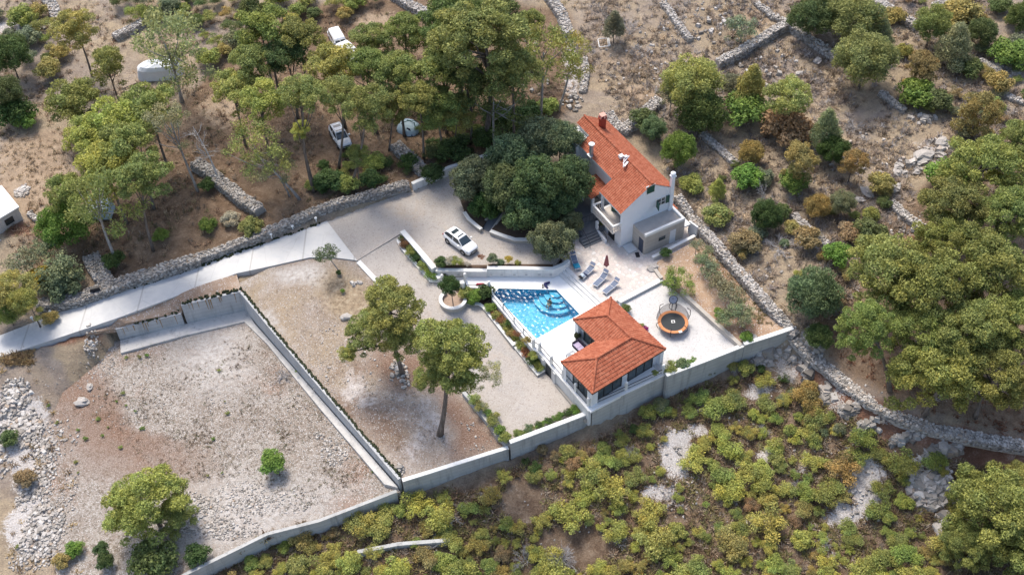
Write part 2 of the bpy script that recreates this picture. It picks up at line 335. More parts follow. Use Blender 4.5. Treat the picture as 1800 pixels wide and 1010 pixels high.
# ------------------------------------------------------------------ terrain
def soft_mask(X, Y, polys, blur):
    m = np.zeros(X.shape)
    for p in polys:
        w = [G0(x, y) for x, y in p]; m[inside(w, X, Y)] = 1
    for _ in range(blur):
        q = np.pad(m, 1, mode='edge'); m = (q[1:-1, 1:-1]*2+q[:-2, 1:-1]+q[2:, 1:-1]+q[1:-1, :-2]+q[1:-1, 2:])/6
    return m
def G0(px, py):
    z = 0.0
    for _ in range(8):
        p = U(px, py, z); z = float(NATS(p.x, p.y))
    return U(px, py, z)
def circle(cx, cy, rx, ry=None, n=14): 
    ry = ry or rx*.75; return [(cx+rx*math.cos(6.283*i/n), cy+ry*math.sin(6.283*i/n)) for i in range(n)]
def make_terrain():
    def axis(a, b, st):
        core = list(np.arange(a, b+.01, st)); lo = []; hi = []; s = st
        x = a
        while x > a-900: s *= 1.5; x -= s; lo.append(x)
        s = st; x = b
        while x < b+900: s *= 1.5; x += s; hi.append(x)
        return np.array(lo[::-1]+core+hi)
    xs = axis(-92, 92, .6); ys = axis(-46, 74, .6); X, Y = np.meshgrid(xs, ys)
    Z = NATS(np.clip(X, -130, 130), np.clip(Y, -90, 130)); zone = np.zeros(X.shape, bool)
    for k in ORDER[::-1]:
        m = inside(ZW[k], X, Y); zz = FLAT[k] if k in FLAT else ZS[k](X[m], Y[m])
        Z[m] = np.minimum(Z[m], zz)-.4; zone |= m
        if k == 'deck': Z[m] = -2.9
    for seg in (((203,577,-1.62),(318,550,-1.62)), ((318,535,-.35),(423,511,-.32)), ((424,513,-.32),(470,569,-.75)), ((470,569,-.75),(550,664,-1.35)), ((550,664,-1.35),(630,757,-1.8)), ((630,757,-1.8),(702,841,-2.2))):
        A, B = U(*seg[0]), U(*seg[1]); d = (B-A).xy; L2 = d.length_squared; tt = np.clip(((X-A.x)*d.x+(Y-A.y)*d.y)/L2, 0, 1); m = (np.hypot(X-A.x-d.x*tt, Y-A.y-d.y*tt) < .95) & (tt > .02); Z[m] = np.minimum(Z[m], -4.1); zone |= m
    rg_ = np.zeros(X.shape); it = ((X > -95) & (X < 95) & (Y > -48) & (Y < 76) & ~zone)
    for i, j in zip(*np.where(it)):
        rg_[i, j] = rough(X[i, j], Y[i, j])
    Z += rg_
    ny, nx = X.shape; v = np.stack((X, Y, Z), -1).reshape(-1, 3)
    idx = np.arange(nx*ny).reshape(ny, nx); f = np.stack((idx[:-1, :-1], idx[:-1, 1:], idx[1:, 1:], idx[1:, :-1]), -1).reshape(-1, 4)
    me = bpy.data.meshes.new('hillside'); me.from_pydata(v.tolist(), [], f.tolist()); me.shade_smooth()
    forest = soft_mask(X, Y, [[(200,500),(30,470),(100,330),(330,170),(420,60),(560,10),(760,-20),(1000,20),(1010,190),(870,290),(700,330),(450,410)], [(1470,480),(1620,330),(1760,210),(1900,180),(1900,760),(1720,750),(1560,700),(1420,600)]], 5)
    scrub = soft_mask(X, Y, [[(330,1015),(480,945),(705,880),(900,815),(1040,760),(1180,680),(1330,640),(1450,690),(1560,770),(1850,850),(1950,1100),(300,1200)]], 4)
    white = soft_mask(X, Y, [circle(1190,800,32,45), circle(1160,865,38,18), circle(1230,760,22,14), circle(1335,690,26,16), circle(1520,850,40,55), circle(1485,905,40,22), circle(1350,800,30,14), circle(1330,920,40,20), circle(1410,830,30,12), circle(1640,860,45,45), circle(1640,700,20,10),
        circle(60,800,40,110), circle(60,930,55,50), circle(20,740,35,60), circle(120,960,40,40), circle(1385,640,20,40), circle(1090,690,40,6), circle(1640,270,30,24), circle(1765,120,30,22), circle(30,50,40,14), circle(1005,120,16,60), circle(1420,420,30,26), circle(1180,140,20,20), circle(1470,700,14,30)], 3)
    red = soft_mask(X, Y, [[(1405,600),(1450,630),(1540,700),(1640,745),(1850,770),(1850,840),(1700,815),(1560,780),(1470,720),(1400,660)], circle(45,405,45,14), circle(30,330,45,14), circle(100,590,90,14)], 2)
    sand = soft_mask(X, Y, [[(0,250),(60,240),(130,270),(120,330),(150,380),(60,400),(0,330)], circle(160,500,26,24), circle(1110,100,60,14), circle(1330,25,50,14), circle(390,190,40,30), circle(80,265,60,40), circle(1130,165,40,14), circle(660,35,60,10)], 3)
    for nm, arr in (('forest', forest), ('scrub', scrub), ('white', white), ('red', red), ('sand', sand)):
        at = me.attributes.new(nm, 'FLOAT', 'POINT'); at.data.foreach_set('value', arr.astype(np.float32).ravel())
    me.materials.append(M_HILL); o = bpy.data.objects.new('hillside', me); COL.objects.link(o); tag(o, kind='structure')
make_terrain()
def sheet(name, key, mat, hole=None, spacing=1.0, rough=0.0, skirt=.7, dz=0.0, masks=()):
    poly = ZW[key]; bd = []
    for i in range(len(poly)):
        a, b = poly[i], poly[(i+1) % len(poly)]; n = max(1, int((b-a).length/spacing))
        bd += [a+(b-a)*(k/n) for k in range(n)]
    hb = list(hole) if hole else []
    xs = np.arange(min(p.x for p in poly), max(p.x for p in poly), spacing); ys = np.arange(min(p.y for p in poly), max(p.y for p in poly), spacing)
    X, Y = np.meshgrid(xs, ys); rg = np.random.RandomState(5); X = X+rg.uniform(-.25, .25, X.shape)*spacing; Y = Y+rg.uniform(-.25, .25, Y.shape)*spacing
    m = inside(poly, X, Y); pts = [Vector((x, y)) for x, y in zip(X[m], Y[m])]
    pts = [p for p in pts if min((p-b.xy).length for b in bd+hb) > spacing*.45]
    co = [Vector((p.x, p.y)) for p in bd]+[Vector((p.x, p.y)) for p in hb]+pts; nb = len(bd); nh = len(hb)
    ed = [(i, (i+1) % nb) for i in range(nb)]+[(nb+i, nb+(i+1) % nh) for i in range(nh)]
    vo, eo, fo, _, _, _ = delaunay_2d_cdt(co, ed, [], 0, 1e-5)
    C = np.array([((vo[f[0]]+vo[f[1]]+vo[f[2]])/3)[:] for f in fo]); keep = inside(poly, C[:, 0], C[:, 1])
    if hole: keep &= ~inside(hole, C[:, 0], C[:, 1])
    V2 = np.array([p[:] for p in vo]); Z = np.full(len(V2), FLAT[key]) if key in FLAT else ZS[key](V2[:, 0], V2[:, 1])
    if rough: Z = Z + np.array([rough*(mnoise.noise((x*.35, y*.35, 1))+.6*mnoise.noise((x*1.3, y*1.3, 4))) if i >= nb else 0 for i, (x, y) in enumerate(V2)])
    Z = Z+dz; mb = MB(); mb.v = [(x, y, z) for (x, y), z in zip(V2, Z)]; mb.f = [tuple(f) for f, k in zip(fo, keep) if k]
    for i in range(nb):
        j = (i+1) % nb; a, b = mb.v[i], mb.v[j]; mb.add([a, b, (b[0], b[1], b[2]-skirt), (a[0], a[1], a[2]-skirt)], [(0, 1, 2, 3)])
    o = mb.build(name, mat); tag(o, kind='structure')
    for nm, polys in masks:
        VX = np.array([p[:2] for p in mb.v]); val = np.zeros(len(VX))
        for pl, soft in polys:
            w = [G(x, y) for x, y in pl]; c = sum((Vector(p) for p in w), Vector())/len(w)
            for s in (1.25, 1.1, .95, .8, .6): val += .2*inside([c+(Vector(p)-c)*(1+(s-1)*soft) for p in w], VX[:, 0]+.8*np.array([mnoise.noise((x*.4, y*.4, 2)) for x, y in VX]), VX[:, 1])
        at = o.data.attributes.new(nm, 'FLOAT', 'POINT'); at.data.foreach_set('value', np.clip(val, 0, 1).astype(np.float32))
    return o
sheet('road', 'road', M_ROAD, None, 2.0, 0, .9)
sheet('driveway', 'upper', M_GRAVEL, None, 1.2, .015, .8, .004)
sheet('courtyard', 'court', M_GRAVEL, None, 1.2, .015, .8)
sheet('dry_field', 'plot', M_PLOT, None, .8, .05, .8, 0, [('straw', [([(600,462),(640,490),(660,520),(640,580),(590,560),(560,520),(560,480)], 1)]), ('red', [([(760,690),(800,690),(888,782),(800,812),(790,760)], .8), ([(660,610),(760,620),(780,680),(700,690),(640,650)], 1)]), ('pale', [([(480,475),(545,462),(575,470),(560,500),(510,500),(475,488)], 1), ([(440,530),(490,560),(500,590),(460,570)], 1)])])
sheet('verge', 'verge', M_VERGE, None, .9, .04, .6)
sheet('stony_lot', 'lot', M_LOT, None, .8, .07, .8, 0, [('straw', []), ('red', [([(70,680),(150,640),(200,680),(230,750),(330,780),(340,830),(230,840),(130,800)], 1.8)]), ('pale', [([(250,900),(420,830),(600,860),(560,900),(400,970),(280,960)], 1.2), ([(350,580),(420,575),(440,660),(360,700),(300,640)], 1.4)])])
sheet('olive_garden', 'garden', M_GARDEN, None, .8, .05, .6)
sheet('gravel_terrace', 'gravel', M_WGRAVEL, None, 1.2, .01, .8)
sheet('patio', 'patio', M_PAVE, None, 2.0, 0, .6)
sheet('pool_deck', 'deck', M_DECK, POOL, 2.0, 0, .25)

# ------------------------------------------------------------------ walls
def offs(pts, d):
    out = []
    for i, p in enumerate(pts):
        a = (pts[i]-pts[i-1]).xy.normalized() if i > 0 else None; b = (pts[i+1]-pts[i]).xy.normalized() if i < len(pts)-1 else None
        a = a or b; b = b or a; n = Vector((-a.y-b.y, a.x+b.x)).normalized(); k = d/max(.4, n.dot(Vector((-a.y, a.x))))
        out.append(Vector((p.x+n.x*k, p.y+n.y*k, p.z)))
    return out
def strip(mb, pts, w, ztops, zbots, over=0.0):
    L = offs(pts, w/2+over); R = offs(pts, -w/2-over); n = len(pts); v = []
    for i in range(n): v += [(L[i].x, L[i].y, zbots[i]), (R[i].x, R[i].y, zbots[i]), (R[i].x, R[i].y, ztops[i]), (L[i].x, L[i].y, ztops[i])]
    f = [(0, 1, 2, 3), (4*n-1, 4*n-2, 4*n-3, 4*n-4)]
    for i in range(n-1):
        for a in range(4): f.append((4*i+a, 4*i+4+a, 4*i+4+(a+1) % 4, 4*i+(a+1) % 4))
    mb.add(v, f)
def wall(name, px, zb, w, mat, label, cap=None, capm=None, group=None, cat='wall', over=.04):
    pts = [U(*p) for p in px]; zb = zb if hasattr(zb, '__len__') else [zb]*len(pts); n = len(pts)
    mb = MB(); ch = cap or 0; strip(mb, pts, w, [p.z-ch for p in pts], zb)
    o = mb.thing(name, mat, (pts[0].x, pts[0].y, zb[0]), label, cat, group)
    if cap: c = MB(); strip(c, pts, w, [p.z for p in pts], [p.z-ch for p in pts], over); c.build('coping', capm or M_CAP, o)
    return o, pts
wall('boundary_wall', [(250,1049,-4.3),(330,1006,-3.9),(470,937,-3.7),(561,914,-3.65),(697,862,-3.4)], [-7.5,-7,-6.8,-6.6,-6.0], .35, M_WALLC, 'long low grey concrete wall closing the bottom of the stony lot above the scrub')
wall('boundary_wall', [(707,843,-2.15),(750,830,-2.15),(893,785,-2.1)], [-6,-6,-5.5], .35, M_WALLC, 'stained pale concrete wall below the dry field with the leaning pine', .12)
wall('boundary_wall', [(896,776,-1.35),(960,752,-1.3),(1031,725,-1.2)], [-5.6,-5.3,-5], .4, M_WALLC, 'pale concrete wall with wide white coping below the gravel court hedge', .15)
wall('boundary_wall', [(1040,715,.12),(1100,688,.12),(1170,655,.12)], [-5,-4.8,-4.2], .35, M_WALLC, 'high pale concrete wall carrying the rail beside the pool house', .12)
wall('boundary_wall', [(1171,658,.62),(1240,632,.62),(1306,606,.62)], [-4.2,-3.9,-3.4], .4, M_WALLC, 'pale concrete wall with white top below the trampoline gravel', .15)
wall('boundary_wall', [(1308,603,1.0),(1350,590,1.0),(1394,575,1.0)], [-3.4,-3,-2.4], .4, M_WALLC, 'raised white topped end of the concrete wall below the olive garden', .15)
wall('retaining_wall', [(203,577,-1.62),(260,563.5,-1.62),(318,550,-1.62)], -4.2, .3, M_WALLG, 'low rust streaked end of the concrete retaining wall under the road')
wall('retaining_wall', [(318,535,-.35),(370,523,-.35),(423,511,-.32)], -4.2, .3, M_WALLG, 'tall rust streaked grey concrete retaining wall beside the stony lot corner')
wall('retaining_wall', [(424,513,-.32),(470,569,-.75),(550,664,-1.35),(630,757,-1.8),(702,841,-2.2)], [-4.2,-4.2,-4.3,-4.4,-4.6], .3, M_WALLG, 'long grey concrete retaining wall between dry field and stony lot')
# dark weed strip along the walls' backs and the rust streaks
MOSS = plain('dark moss', (.035, .042, .02), .95, .4, 6.0); RUST = plain('rust stain', (.30, .19, .09), .9, .3, 4.0)
def hedge_strip(name, px, w, h, label, seed):
    rng = random.Random(seed); mb = MB(); pts = [U(*p) for p in px]
    for a, b in zip(pts, pts[1:]):
        n = int((b-a).length/.16)
        for i in range(n):
            c = a+(b-a)*((i+rng.random())/n)+Vector((rng.uniform(-w, w), rng.uniform(-w, w), 0)); mb.stone((c.x, c.y, c.z), .3, .22, h*rng.uniform(.5, 1.2), rng)
    return tag(mb.build(name, MOSS), label, 'plants', None, 'stuff')
hedge_strip('creeping_weeds', [(236,567,-1.55),(318,546,-1.5)], .22, .25, 'dark creeping weeds behind the low retaining wall', 1)
hedge_strip('creeping_weeds', [(320,531,-.25),(425,507,-.2)], .22, .25, 'dark creeping weeds behind the tall retaining wall', 2)
hedge_strip('creeping_weeds', [(428,512,-.3),(470,565,-.72),(550,660,-1.3),(630,753,-1.8),(704,836,-2.2)], .09, .22, 'thin dark weed line along the long retaining wall top', 3)
hedge_strip('verge_weeds', [(235,505,-.55),(300,484,-.35),(380,457,-.05),(470,424,.2),(560,391,.6)], .22, .2, 'green weed line along the upper road edge', 4)
def footing():
    mb = MB(); A = [U(x, y, -3.62) for x, y in ((213,622),(212,600),(322,572),(432,545),(448,570),(700,858),(676,852),(560,716),(470,606),(430,567),(322,592))]
    mb.prism([(p.x, p.y) for p in A], -4.3, -3.42); mb.thing('footing_slab', M_FOOT, A[0], 'stained concrete footing slab along the foot of the retaining walls', 'slab')
footing()
def streaks():
    "rust runs down the faces of the two retaining walls under the road"
    rg = random.Random(3)
    for w_, (pa, pb) in zip([o for o in bpy.data.objects if o.name.startswith('retaining_wall')][:2], (((203,577,-1.62),(318,550,-1.62)), ((318,535,-.35),(423,511,-.32)))):
        a, b = U(*pa), U(*pb); d = (b-a).xy.normalized().to_3d(); n = Vector((d.y, -d.x, 0)); m = MB(); L = (b-a).length
        for t in (.11, .16, .27, .40, .44, .47, .62, .66, .9) if L else ():
            c = a+d*(t*L+rg.uniform(-.1, .1))+n*.152; h = rg.uniform(.7, 1.7); w2 = rg.uniform(.03, .07); sk = d*rg.uniform(-.05, .05)
            q = [c-d*w2, c+d*w2, c+d*w2*.4+sk-Vector((0, 0, h)), c-d*w2*.4+sk-Vector((0, 0, h))]; m.hexa([q[3]-n*.004, q[2]-n*.004, q[2], q[3]], [q[0]-n*.004, q[1]-n*.004, q[1], q[0]])
        o = m.build('rust_streaks', RUST, w_); o['kind'] = 'stuff'
streaks()
# courtyard walls
wall('kerb_wall', [(630,459,.55),(660,491,.25),(690,524,-.1)], [-.6,-.9,-1.2], .5, M_WHITEW, 'low white kerb wall between gravel drive and straw field', .1)
wall('kerb_wall', [(815,688,-1.2),(850,730,-1.6),(891,780,-1.95)], [-3,-3.2,-3.4], .4, M_WALLC, 'weathered grey kerb wall between the dry field and the gravel court hedge')
wall('garden_wall', [(707,405,1.3),(735,437,1.3),(763,470.5,1.3)], [-.2,-.6,-1.0], .55, M_WHITEW, 'sloping white wall beside the parked white car and planted bed', .1)
wall('garden_wall', [(764,475,.55),(773,488,.5)], [-1.2,-1.2], .45, M_WHITEW, 'short lower white wall stepping down to the pool stairs', .08)
wall('planter_wall', [(706,413,.85),(700,422,.8),(704,431,.75),(712,441,.65),(722,453,.45),(747,481,.0),(757,493,-.1),(773,493,-.1)], [-.2,-.3,-.3,-.4,-.6,-1.1,-1.3,-1.3], .3, M_RSTONE, 'low curved stone planter wall with white coping beside the driveway', .1)
wall('terrace_wall', [(766,473.5,1.05),(800,474,1.05),(856,474.5,1.05)], -.3, .4, M_WHITEW, 'lower white wall with rose bed behind the pool stairs', .1)
wall('terrace_wall', [(856,470,1.35),(920,470.5,1.35),(972,471.5,1.35),(990,464,1.3),(1000,456,1.25)], -.3, .4, M_WHITEW, 'tall white wall with small lights behind the pool', .1)
wall('patio_edge', [(1088,529,.5),(1165,489,.5)], -.2, .5, M_WHITEW, 'white edge wall between stone patio and trampoline gravel', .1)
wall('garden_kerb', [(1198,511,.75),(1250,559,.72),(1303,606,.7)], -.2, .45, M_RSTONE, 'stone kerb wall between trampoline gravel and olive garden')
wall('garden_kerb', [(1163,488,.75),(1150,470,.75)], .2, .4, M_RSTONE, 'short stone kerb between patio and tan garden soil')
# steps between patio and deck
st = MB()
for i, (h, sh) in enumerate(((.15, 2), (.30, 1), (.448, 0))):
    a, b = U(992.5, 465, .45), U(1066, 533, .45); d = (b-a).normalized(); nrm = Vector((d.y, -d.x, 0)); nrm = nrm if nrm.dot(U(960, 520, 0)-a) > 0 else -nrm
    q = [a-nrm*.1, b-nrm*.1, b+nrm*(.42*(sh+1)), a+nrm*(.42*(sh+1))]; st.prism([(p.x, p.y) for p in q], -.1 if i == 0 else h-.15, h)
tag(st.thing('deck_steps', M_WHITEW, U(992, 465, 0), 'three broad white steps from the pool deck up to the stone patio', 'steps'))
# deck retaining wall above the court, with doors
DE = [(866,522,-.02),(905,571,-.02),(938,613,-.02)]
wall('deck_wall', [(866,523,-.02),(905,571,-.02),(938,612,-.02)], -2.6, .3, M_WHITEW, 'white wall holding the pool deck above the planted slope')
dw, dpts = wall('deck_wall', [(938,612,-.02),(949,618,-.02),(990,666,-.02),(1037,721,-.02)], -2.6, .3, M_WHITEW, 'white wall with a dark door holding the pool house terrace above the court', .2)
a, b = dpts[1], dpts[3]; d = (b-a).normalized(); nr = Vector((d.y, -d.x, 0)); nr = nr if nr.x < 0 else -nr
rz = math.atan2(d.y, d.x); DARK = plain('dark glass', (.025, .03, .035), .12, .2, 2, 0, .6); DOORM = plain('dark painted door', (.05, .055, .06), .4)
c = a+d*1.9+nr*.17; MB().box((c.x, c.y, -1.15), (1.0, .06, 1.7), rz).build('door', DOORM, dw)
for t in (.9, 3.1): c = a+d*t+nr*.2; MB().box((c.x, c.y, -1.2), (.4, .22, 2.0), rz).build('pier', M_WHITEW, dw)
c = a+d*6.3+nr*.24; MB().box((c.x, c.y, -1.95), (5.6, .35, .5), rz).build('plinth', M_RSTONE, dw)
# planter beds below the deck
wall('planter_wall', [(842,533,-.55),(850,539,-.6),(860,551,-.7),(902,604,-1.0),(916,597,-1.0)], [-1.6,-1.6,-1.6,-2,-2], .3, M_RSTONE, 'stone planter wall with white coping below the pool upper half', .1)
wall('planter_wall', [(904,606,-1.2),(945,656,-1.5),(957,649,-1.5)], [-2.2,-2.4,-2.4], .3, M_RSTONE, 'stone planter wall with white coping below the pool lower corner', .1)
wall('planter_wall', [(805,534,-.5),(822,531.5,-.5),(842,533,-.5)], -1.6, .3, M_RSTONE, 'short stone planter wall beside the round tree bed', .1)
BED = plain('bed soil', (.10, .065, .045), .95, .4, 5.0)
def bed(px, label):
    mb = MB(); p = [U(*q) for q in px]; mb.prism([(q.x, q.y) for q in p], [q.z-.8 for q in p], [q.z for q in p]); return mb.thing('planting_bed', BED, p[0]-Vector((0, 0, .8)), label, 'planter bed')
bed([(707,414,.65),(703,423,.6),(724,452,.3),(750,480,-.15),(759,491,-.3),(771,491,-.3),(764,478,-.1),(735,445,.3)], 'dark soil bed in the curved planter beside the driveway')
bed([(845,531,-.7),(902,600,-1.15),(915,595,-1.1),(866,528,-.7)], 'upper dark soil bed below the pool')
bed([(906,605,-1.4),(945,652,-1.7),(956,647,-1.7),(938,617,-1.3),(917,599,-1.3)], 'lower dark soil bed below the pool')
bed([(775,470,1.05),(856,470.5,1.05),(856,465.5,1.05),(775,465,1.05)], 'narrow dark soil bed of roses behind the white wall')
bed([(858,468.5,1.1),(972,468,1.1),(972,464,1.1),(858,464,1.1)], 'narrow soil bed behind the tall white pool wall')
bed([(770,497,-.5),(784,520,-.75),(812,529,-.65),(845,532,-.7),(860,520,-.6),(862,508,-.4),(822,507,-.4)], 'planted bed between the pool rail and the round tree bed')
# round tree bed
c = U(797, 533, -.85); mb = MB(); n = 40; k = 34
R1, R0 = 1.55, 1.25
arc = [math.radians(-235+290*i/k) for i in range(k+1)]
pts = [Vector((c.x+1.4*math.cos(t), c.y+1.4*math.sin(t), .05)) for t in arc]
strip(mb, pts, .3, [-.15-.35*0]*(k+1), [-1.9]*(k+1)); rb = mb.thing('round_planter', M_RSTONE, (c.x, c.y, -1.9), 'round stone tree planter with white rim in the driveway', 'planter')
m2 = MB(); strip(m2, pts, .3, [-.03]*(k+1), [-.15]*(k+1), .05); m2.build('rim', M_CAP, rb); m3 = MB(); m3.lathe((c.x, c.y, 0), [(1.26, -1.6), (1.26, -.42)], 32); m3.build('soil', plain('pale planter soil', (.34, .25, .19), .95, .35, 4), rb)
# planter terrace under the oaks
wall('planter_wall', [(816,372,1.5),(824,384,1.5),(838,396,1.5),(846,402,1.5)], .4, .35, M_RSTONE, 'stone planter wall beside the dark ramp under the oaks', .08)
wall('planter_wall', [(862,405,1.5),(880,412,1.5),(905,420,1.5),(940,420,1.5),(975,412,1.5)], .4, .4, M_RSTONE, 'curved stone planter wall under the oaks beside the driveway', .08)
SLATE = plain('dark slate', (.13, .14, .155), .6, .25, 2.0)
def ramp():
    mb = MB(); b = [U(845,400,1.0), U(863,408,1.0), U(886,376,1.45), U(868,371,1.45)]
    mb.hexa([(p.x, p.y, .5) for p in b], [(p.x, p.y, z) for p, z in zip(b, (1.02, 1.02, 1.6, 1.6))]); o = mb.thing('garden_ramp', SLATE, b[0], 'dark paved ramp with pale kerbs climbing under the oaks', 'ramp')
    for i, j in ((0, 3), (1, 2)):
        k = MB(); strip(k, [Vector((b[i].x, b[i].y, 0)), Vector((b[j].x, b[j].y, 0))], .28, [1.2, 1.78], [.5, .9]); k.build('kerb', M_RSTONE, o)
ramp()
def oak_bank():
    px = [(817,371),(826,381),(846,399),(868,370),(886,376),(863,404),(905,416),(940,416),(1000,400),(1006,375),(990,330),(960,280),(900,272),(850,290),(800,320)]
    p = [U(x, y, 1.45) for x, y in px]; mb = MB(); mb.prism([(q.x, q.y) for q in p], .6, 1.4); tag(mb.build('raised_bank', plain('leaf litter soil', (.075, .055, .04), .95, .4, 2.0)), kind='structure')
oak_bank()
wall('driveway_wall', [(724,322,1.95),(790,293,2.15),(866,268,2.3)], [.4,.6,.8], .4, M_WHITEW, 'white rendered wall between the driveway and the pine wood', .08)

# ------------------------------------------------------------------ dry-stone walls
def dry_wall(px, h, w, label, seed, size=.24, name='dry_stone_wall', drop=.6, mat=None):
    rng = random.Random(seed); pts = [G(x, y, h) for x, y in px]; mb = MB(); fine = []
    for a, b in zip(pts, pts[1:]):
        n = max(1, int((b-a).length/.8)); fine += [a+(b-a)*(i/n) for i in range(n)]
    fine.append(pts[-1]); fine = [Vector((p.x+.12*mnoise.noise((p.x*.4, p.y*.4, seed)), p.y+.12*mnoise.noise((p.y*.4, p.x*.4, seed)), p.z)) for p in fine]
    hh = [h*(1+.22*mnoise.noise((p.x*.5, p.y*.5, seed+.3))) for p in fine]
    zs = [p.z for p in fine]; zt = [z+e for z, e in zip(zs, hh)]
    strip(mb, fine, w*.86, [z-.06 for z in zt], [z-drop for z in zs])
    L = offs(fine, w/2); R = offs(fine, -w/2)
    for i in range(len(fine)-1):
        seg = (fine[i+1]-fine[i]).xy.length; ang = math.atan2(fine[i+1].y-fine[i].y, fine[i+1].x-fine[i].x)
        for _ in range(max(1, int(seg*w/(size*size*.55)))):
            t = rng.random(); s = rng.uniform(-.48, .48); c = fine[i].lerp(fine[i+1], t); q = (R[i].lerp(R[i+1], t)-L[i].lerp(L[i+1], t)); k = size*rng.uniform(.5, 1.3)
            mb.stone((c.x+q.x*s, c.y+q.y*s, zt[i]+(zt[i+1]-zt[i])*t+rng.uniform(-.08, .06)), k*1.2, k*.9, k*.55, rng)
        for side in (L, R):
            for _ in range(max(1, int(seg*(h+.25)/(size*size*.6)))):
                t = rng.random(); c = side[i].lerp(side[i+1], t); k = size*rng.uniform(.55, 1.15); zz = c.z-.2+rng.random()*(hh[i]+.15)
                mb.stone((c.x, c.y, zz), k*1.2, k*.6, k*.7, rng, ang+rng.uniform(-.3, .3))
    return mb.thing(name, mat or M_STONE, (fine[0].x, fine[0].y, zs[0]), label, 'stone wall')
DW = [
 ([(66,532),(105,527),(140,521),(185,504),(240,485),(300,466),(350,450)], .9, 1.5, 'wide tumbled dry stone wall above the left end of the concrete road'),
 ([(350,450),(400,432),(450,412),(500,391),(540,373),(590,355),(640,341),(718,319)], .8, 1.0, 'dry stone wall running along the pine wood to the white driveway wall'),
 ([(158,445),(166,462),(178,482),(190,500)], .8, 1.9, 'short broad spur of dry stone wall left of the pine trunks'),
 ([(341,283),(365,297),(395,322),(425,346),(455,366)], 1.1, 1.5, 'flat topped dry stone wall in the wood beside the grey dead tree'),
 ([(694,250),(715,270),(748,300)], .8, 1.5, 'dry stone wall below the tent in the pine wood'),
 ([(1190,343),(1215,377),(1250,417),(1300,474),(1350,531),(1400,586)], 1.0, 1.1, 'long pale dry stone wall along the olive garden'),
 ([(1400,592),(1422,617),(1452,643),(1490,674),(1530,703),(1580,731),(1640,752),(1700,764),(1760,775),(1830,784)], .45, 1.35, 'curving low stone walled path below the big right hand pines'),
 ([(1068,198),(1084,221),(1100,223),(1125,205),(1150,180),(1160,172)], .7, 1.5, 'dry stone wall bending behind the red chimney of the house'),
 ([(1262,106),(1300,89),(1340,63),(1388,36)], 1.0, 1.1, 'dry stone wall climbing beside the grey green olive on the hill'),
 ([(1386,37),(1415,58),(1445,81),(1473,99)], .8, 1.2, 'dry stone wall running down to the big round green pine'),
 ([(1490,-35),(1545,1),(1575,18),(1613,44)], .8, 1.3, 'dry stone wall at the top edge right of the dark pines'),
 ([(955,-25),(972,-2),(988,22),(1000,56)], .8, 1.4, 'dry stone wall at the top edge right of the pine wood'),
 ([(690,-14),(720,5),(752,22)], .8, 1.4, 'dry stone wall at the top edge behind the pine wood'),
 ([(78,-12),(92,12),(106,40)], .8, 1.5, 'dry stone wall at the top left behind the small pine'),
 ([(200,62),(225,50),(258,30),(305,3)], .8, 1.2, 'dry stone wall at the top left behind the sparse grey pine'),
 ([(1236,232),(1262,256),(1294,285)], .5, .9, 'low dry stone wall ending at the dark shrub right of the house'),
 ([(1166,2),(1190,36),(1214,68)], .5, .9, 'broken stone wall on the bare slope left of the grey green olive'),
 ([(1566,352),(1590,374),(1618,396)], .5, 1.0, 'short ruined stone wall left of the big right hand pines'),
 ([(1395,375),(1420,400),(1455,428)], .35, 1.0, 'low rubble wall among the brown shrubs right of the garden'),
 ([(1026,100),(1030,128),(1024,160)], .4, .9, 'crumbled stone wall under the right edge of the pine wood'),
 ([(1722,104),(1742,113),(1758,124)], .5, 1.0, 'short stone wall stub in the upper right corner'),
 ([(1550,160),(1570,178),(1592,192)], .4, .9, 'stone wall stub beside the bright green shrub patch'),
 ([(50,372),(62,382),(76,384)], .4, .6, 'small stone edging right of the white shed'),
 ([(1640,8),(1700,-12)], .4, .9, 'pale stone wall fragment at the top right edge'),
 ([(1330,2),(1360,28),(1388,38)], .4, .8, 'rubble wall rising from the wall junction to the top edge'),
 ([(1755,160),(1780,170),(1810,180)], .4, .8, 'rubble wall at the right edge above the big pines'),
]
for i, (px, h, w, lb) in enumerate(DW): dry_wall(px, h, w, lb, i*7+3, mat=M_PALE if i >= 5 else None)
wall('low_wall', [(628,969,-5.3),(700,955,-5.3),(790,948,-5.2)], -6.6, .4, M_WALLC, 'low pale wall fragment half hidden in the bottom scrub')
def rubble(name, blobs, label, seed, mat=None):
    rng = random.Random(seed); mb = MB()
    for (x, y, r, ry, n, s0, s1) in blobs:
        c0 = G(x, y); sc = px_per_m(c0); R = r/sc; RY = ry/sc/.72
        for _ in range(n):
            a = rng.uniform(0, 6.283); q = math.sqrt(rng.random()); X = c0.x+R*q*math.cos(a); Y = c0.y+RY*q*math.sin(a); k = rng.uniform(s0, s1)*(1.25-.5*q)
            mb.stone((X, Y, ground(X, Y)+k*.15+.25*max(0, 1-q*1.6)*(s1 > .45)), k*1.3, k, k*.7, rng)
    return tag(mb.build(name, mat or M_PALE), label, 'rocks', None, 'stuff')
rubble('rubble', [(28,700,26,26,180,0.19,0.50),(45,755,32,30,240,0.19,0.50),(80,790,26,20,120,0.15,0.37),(75,830,26,30,180,0.12,0.31),(60,870,34,26,180,0.12,0.37),(75,930,38,40,340,0.19,0.46),(110,900,20,60,120,0.09,0.25),(10,720,20,40,100,0.19,0.50),(15,790,18,40,60,0.19,0.43),(100,770,40,30,80,0.12,0.31),(60,980,50,20,140,0.12,0.31)], 'heaped pale rubble along the left edge of the stony lot', 1)
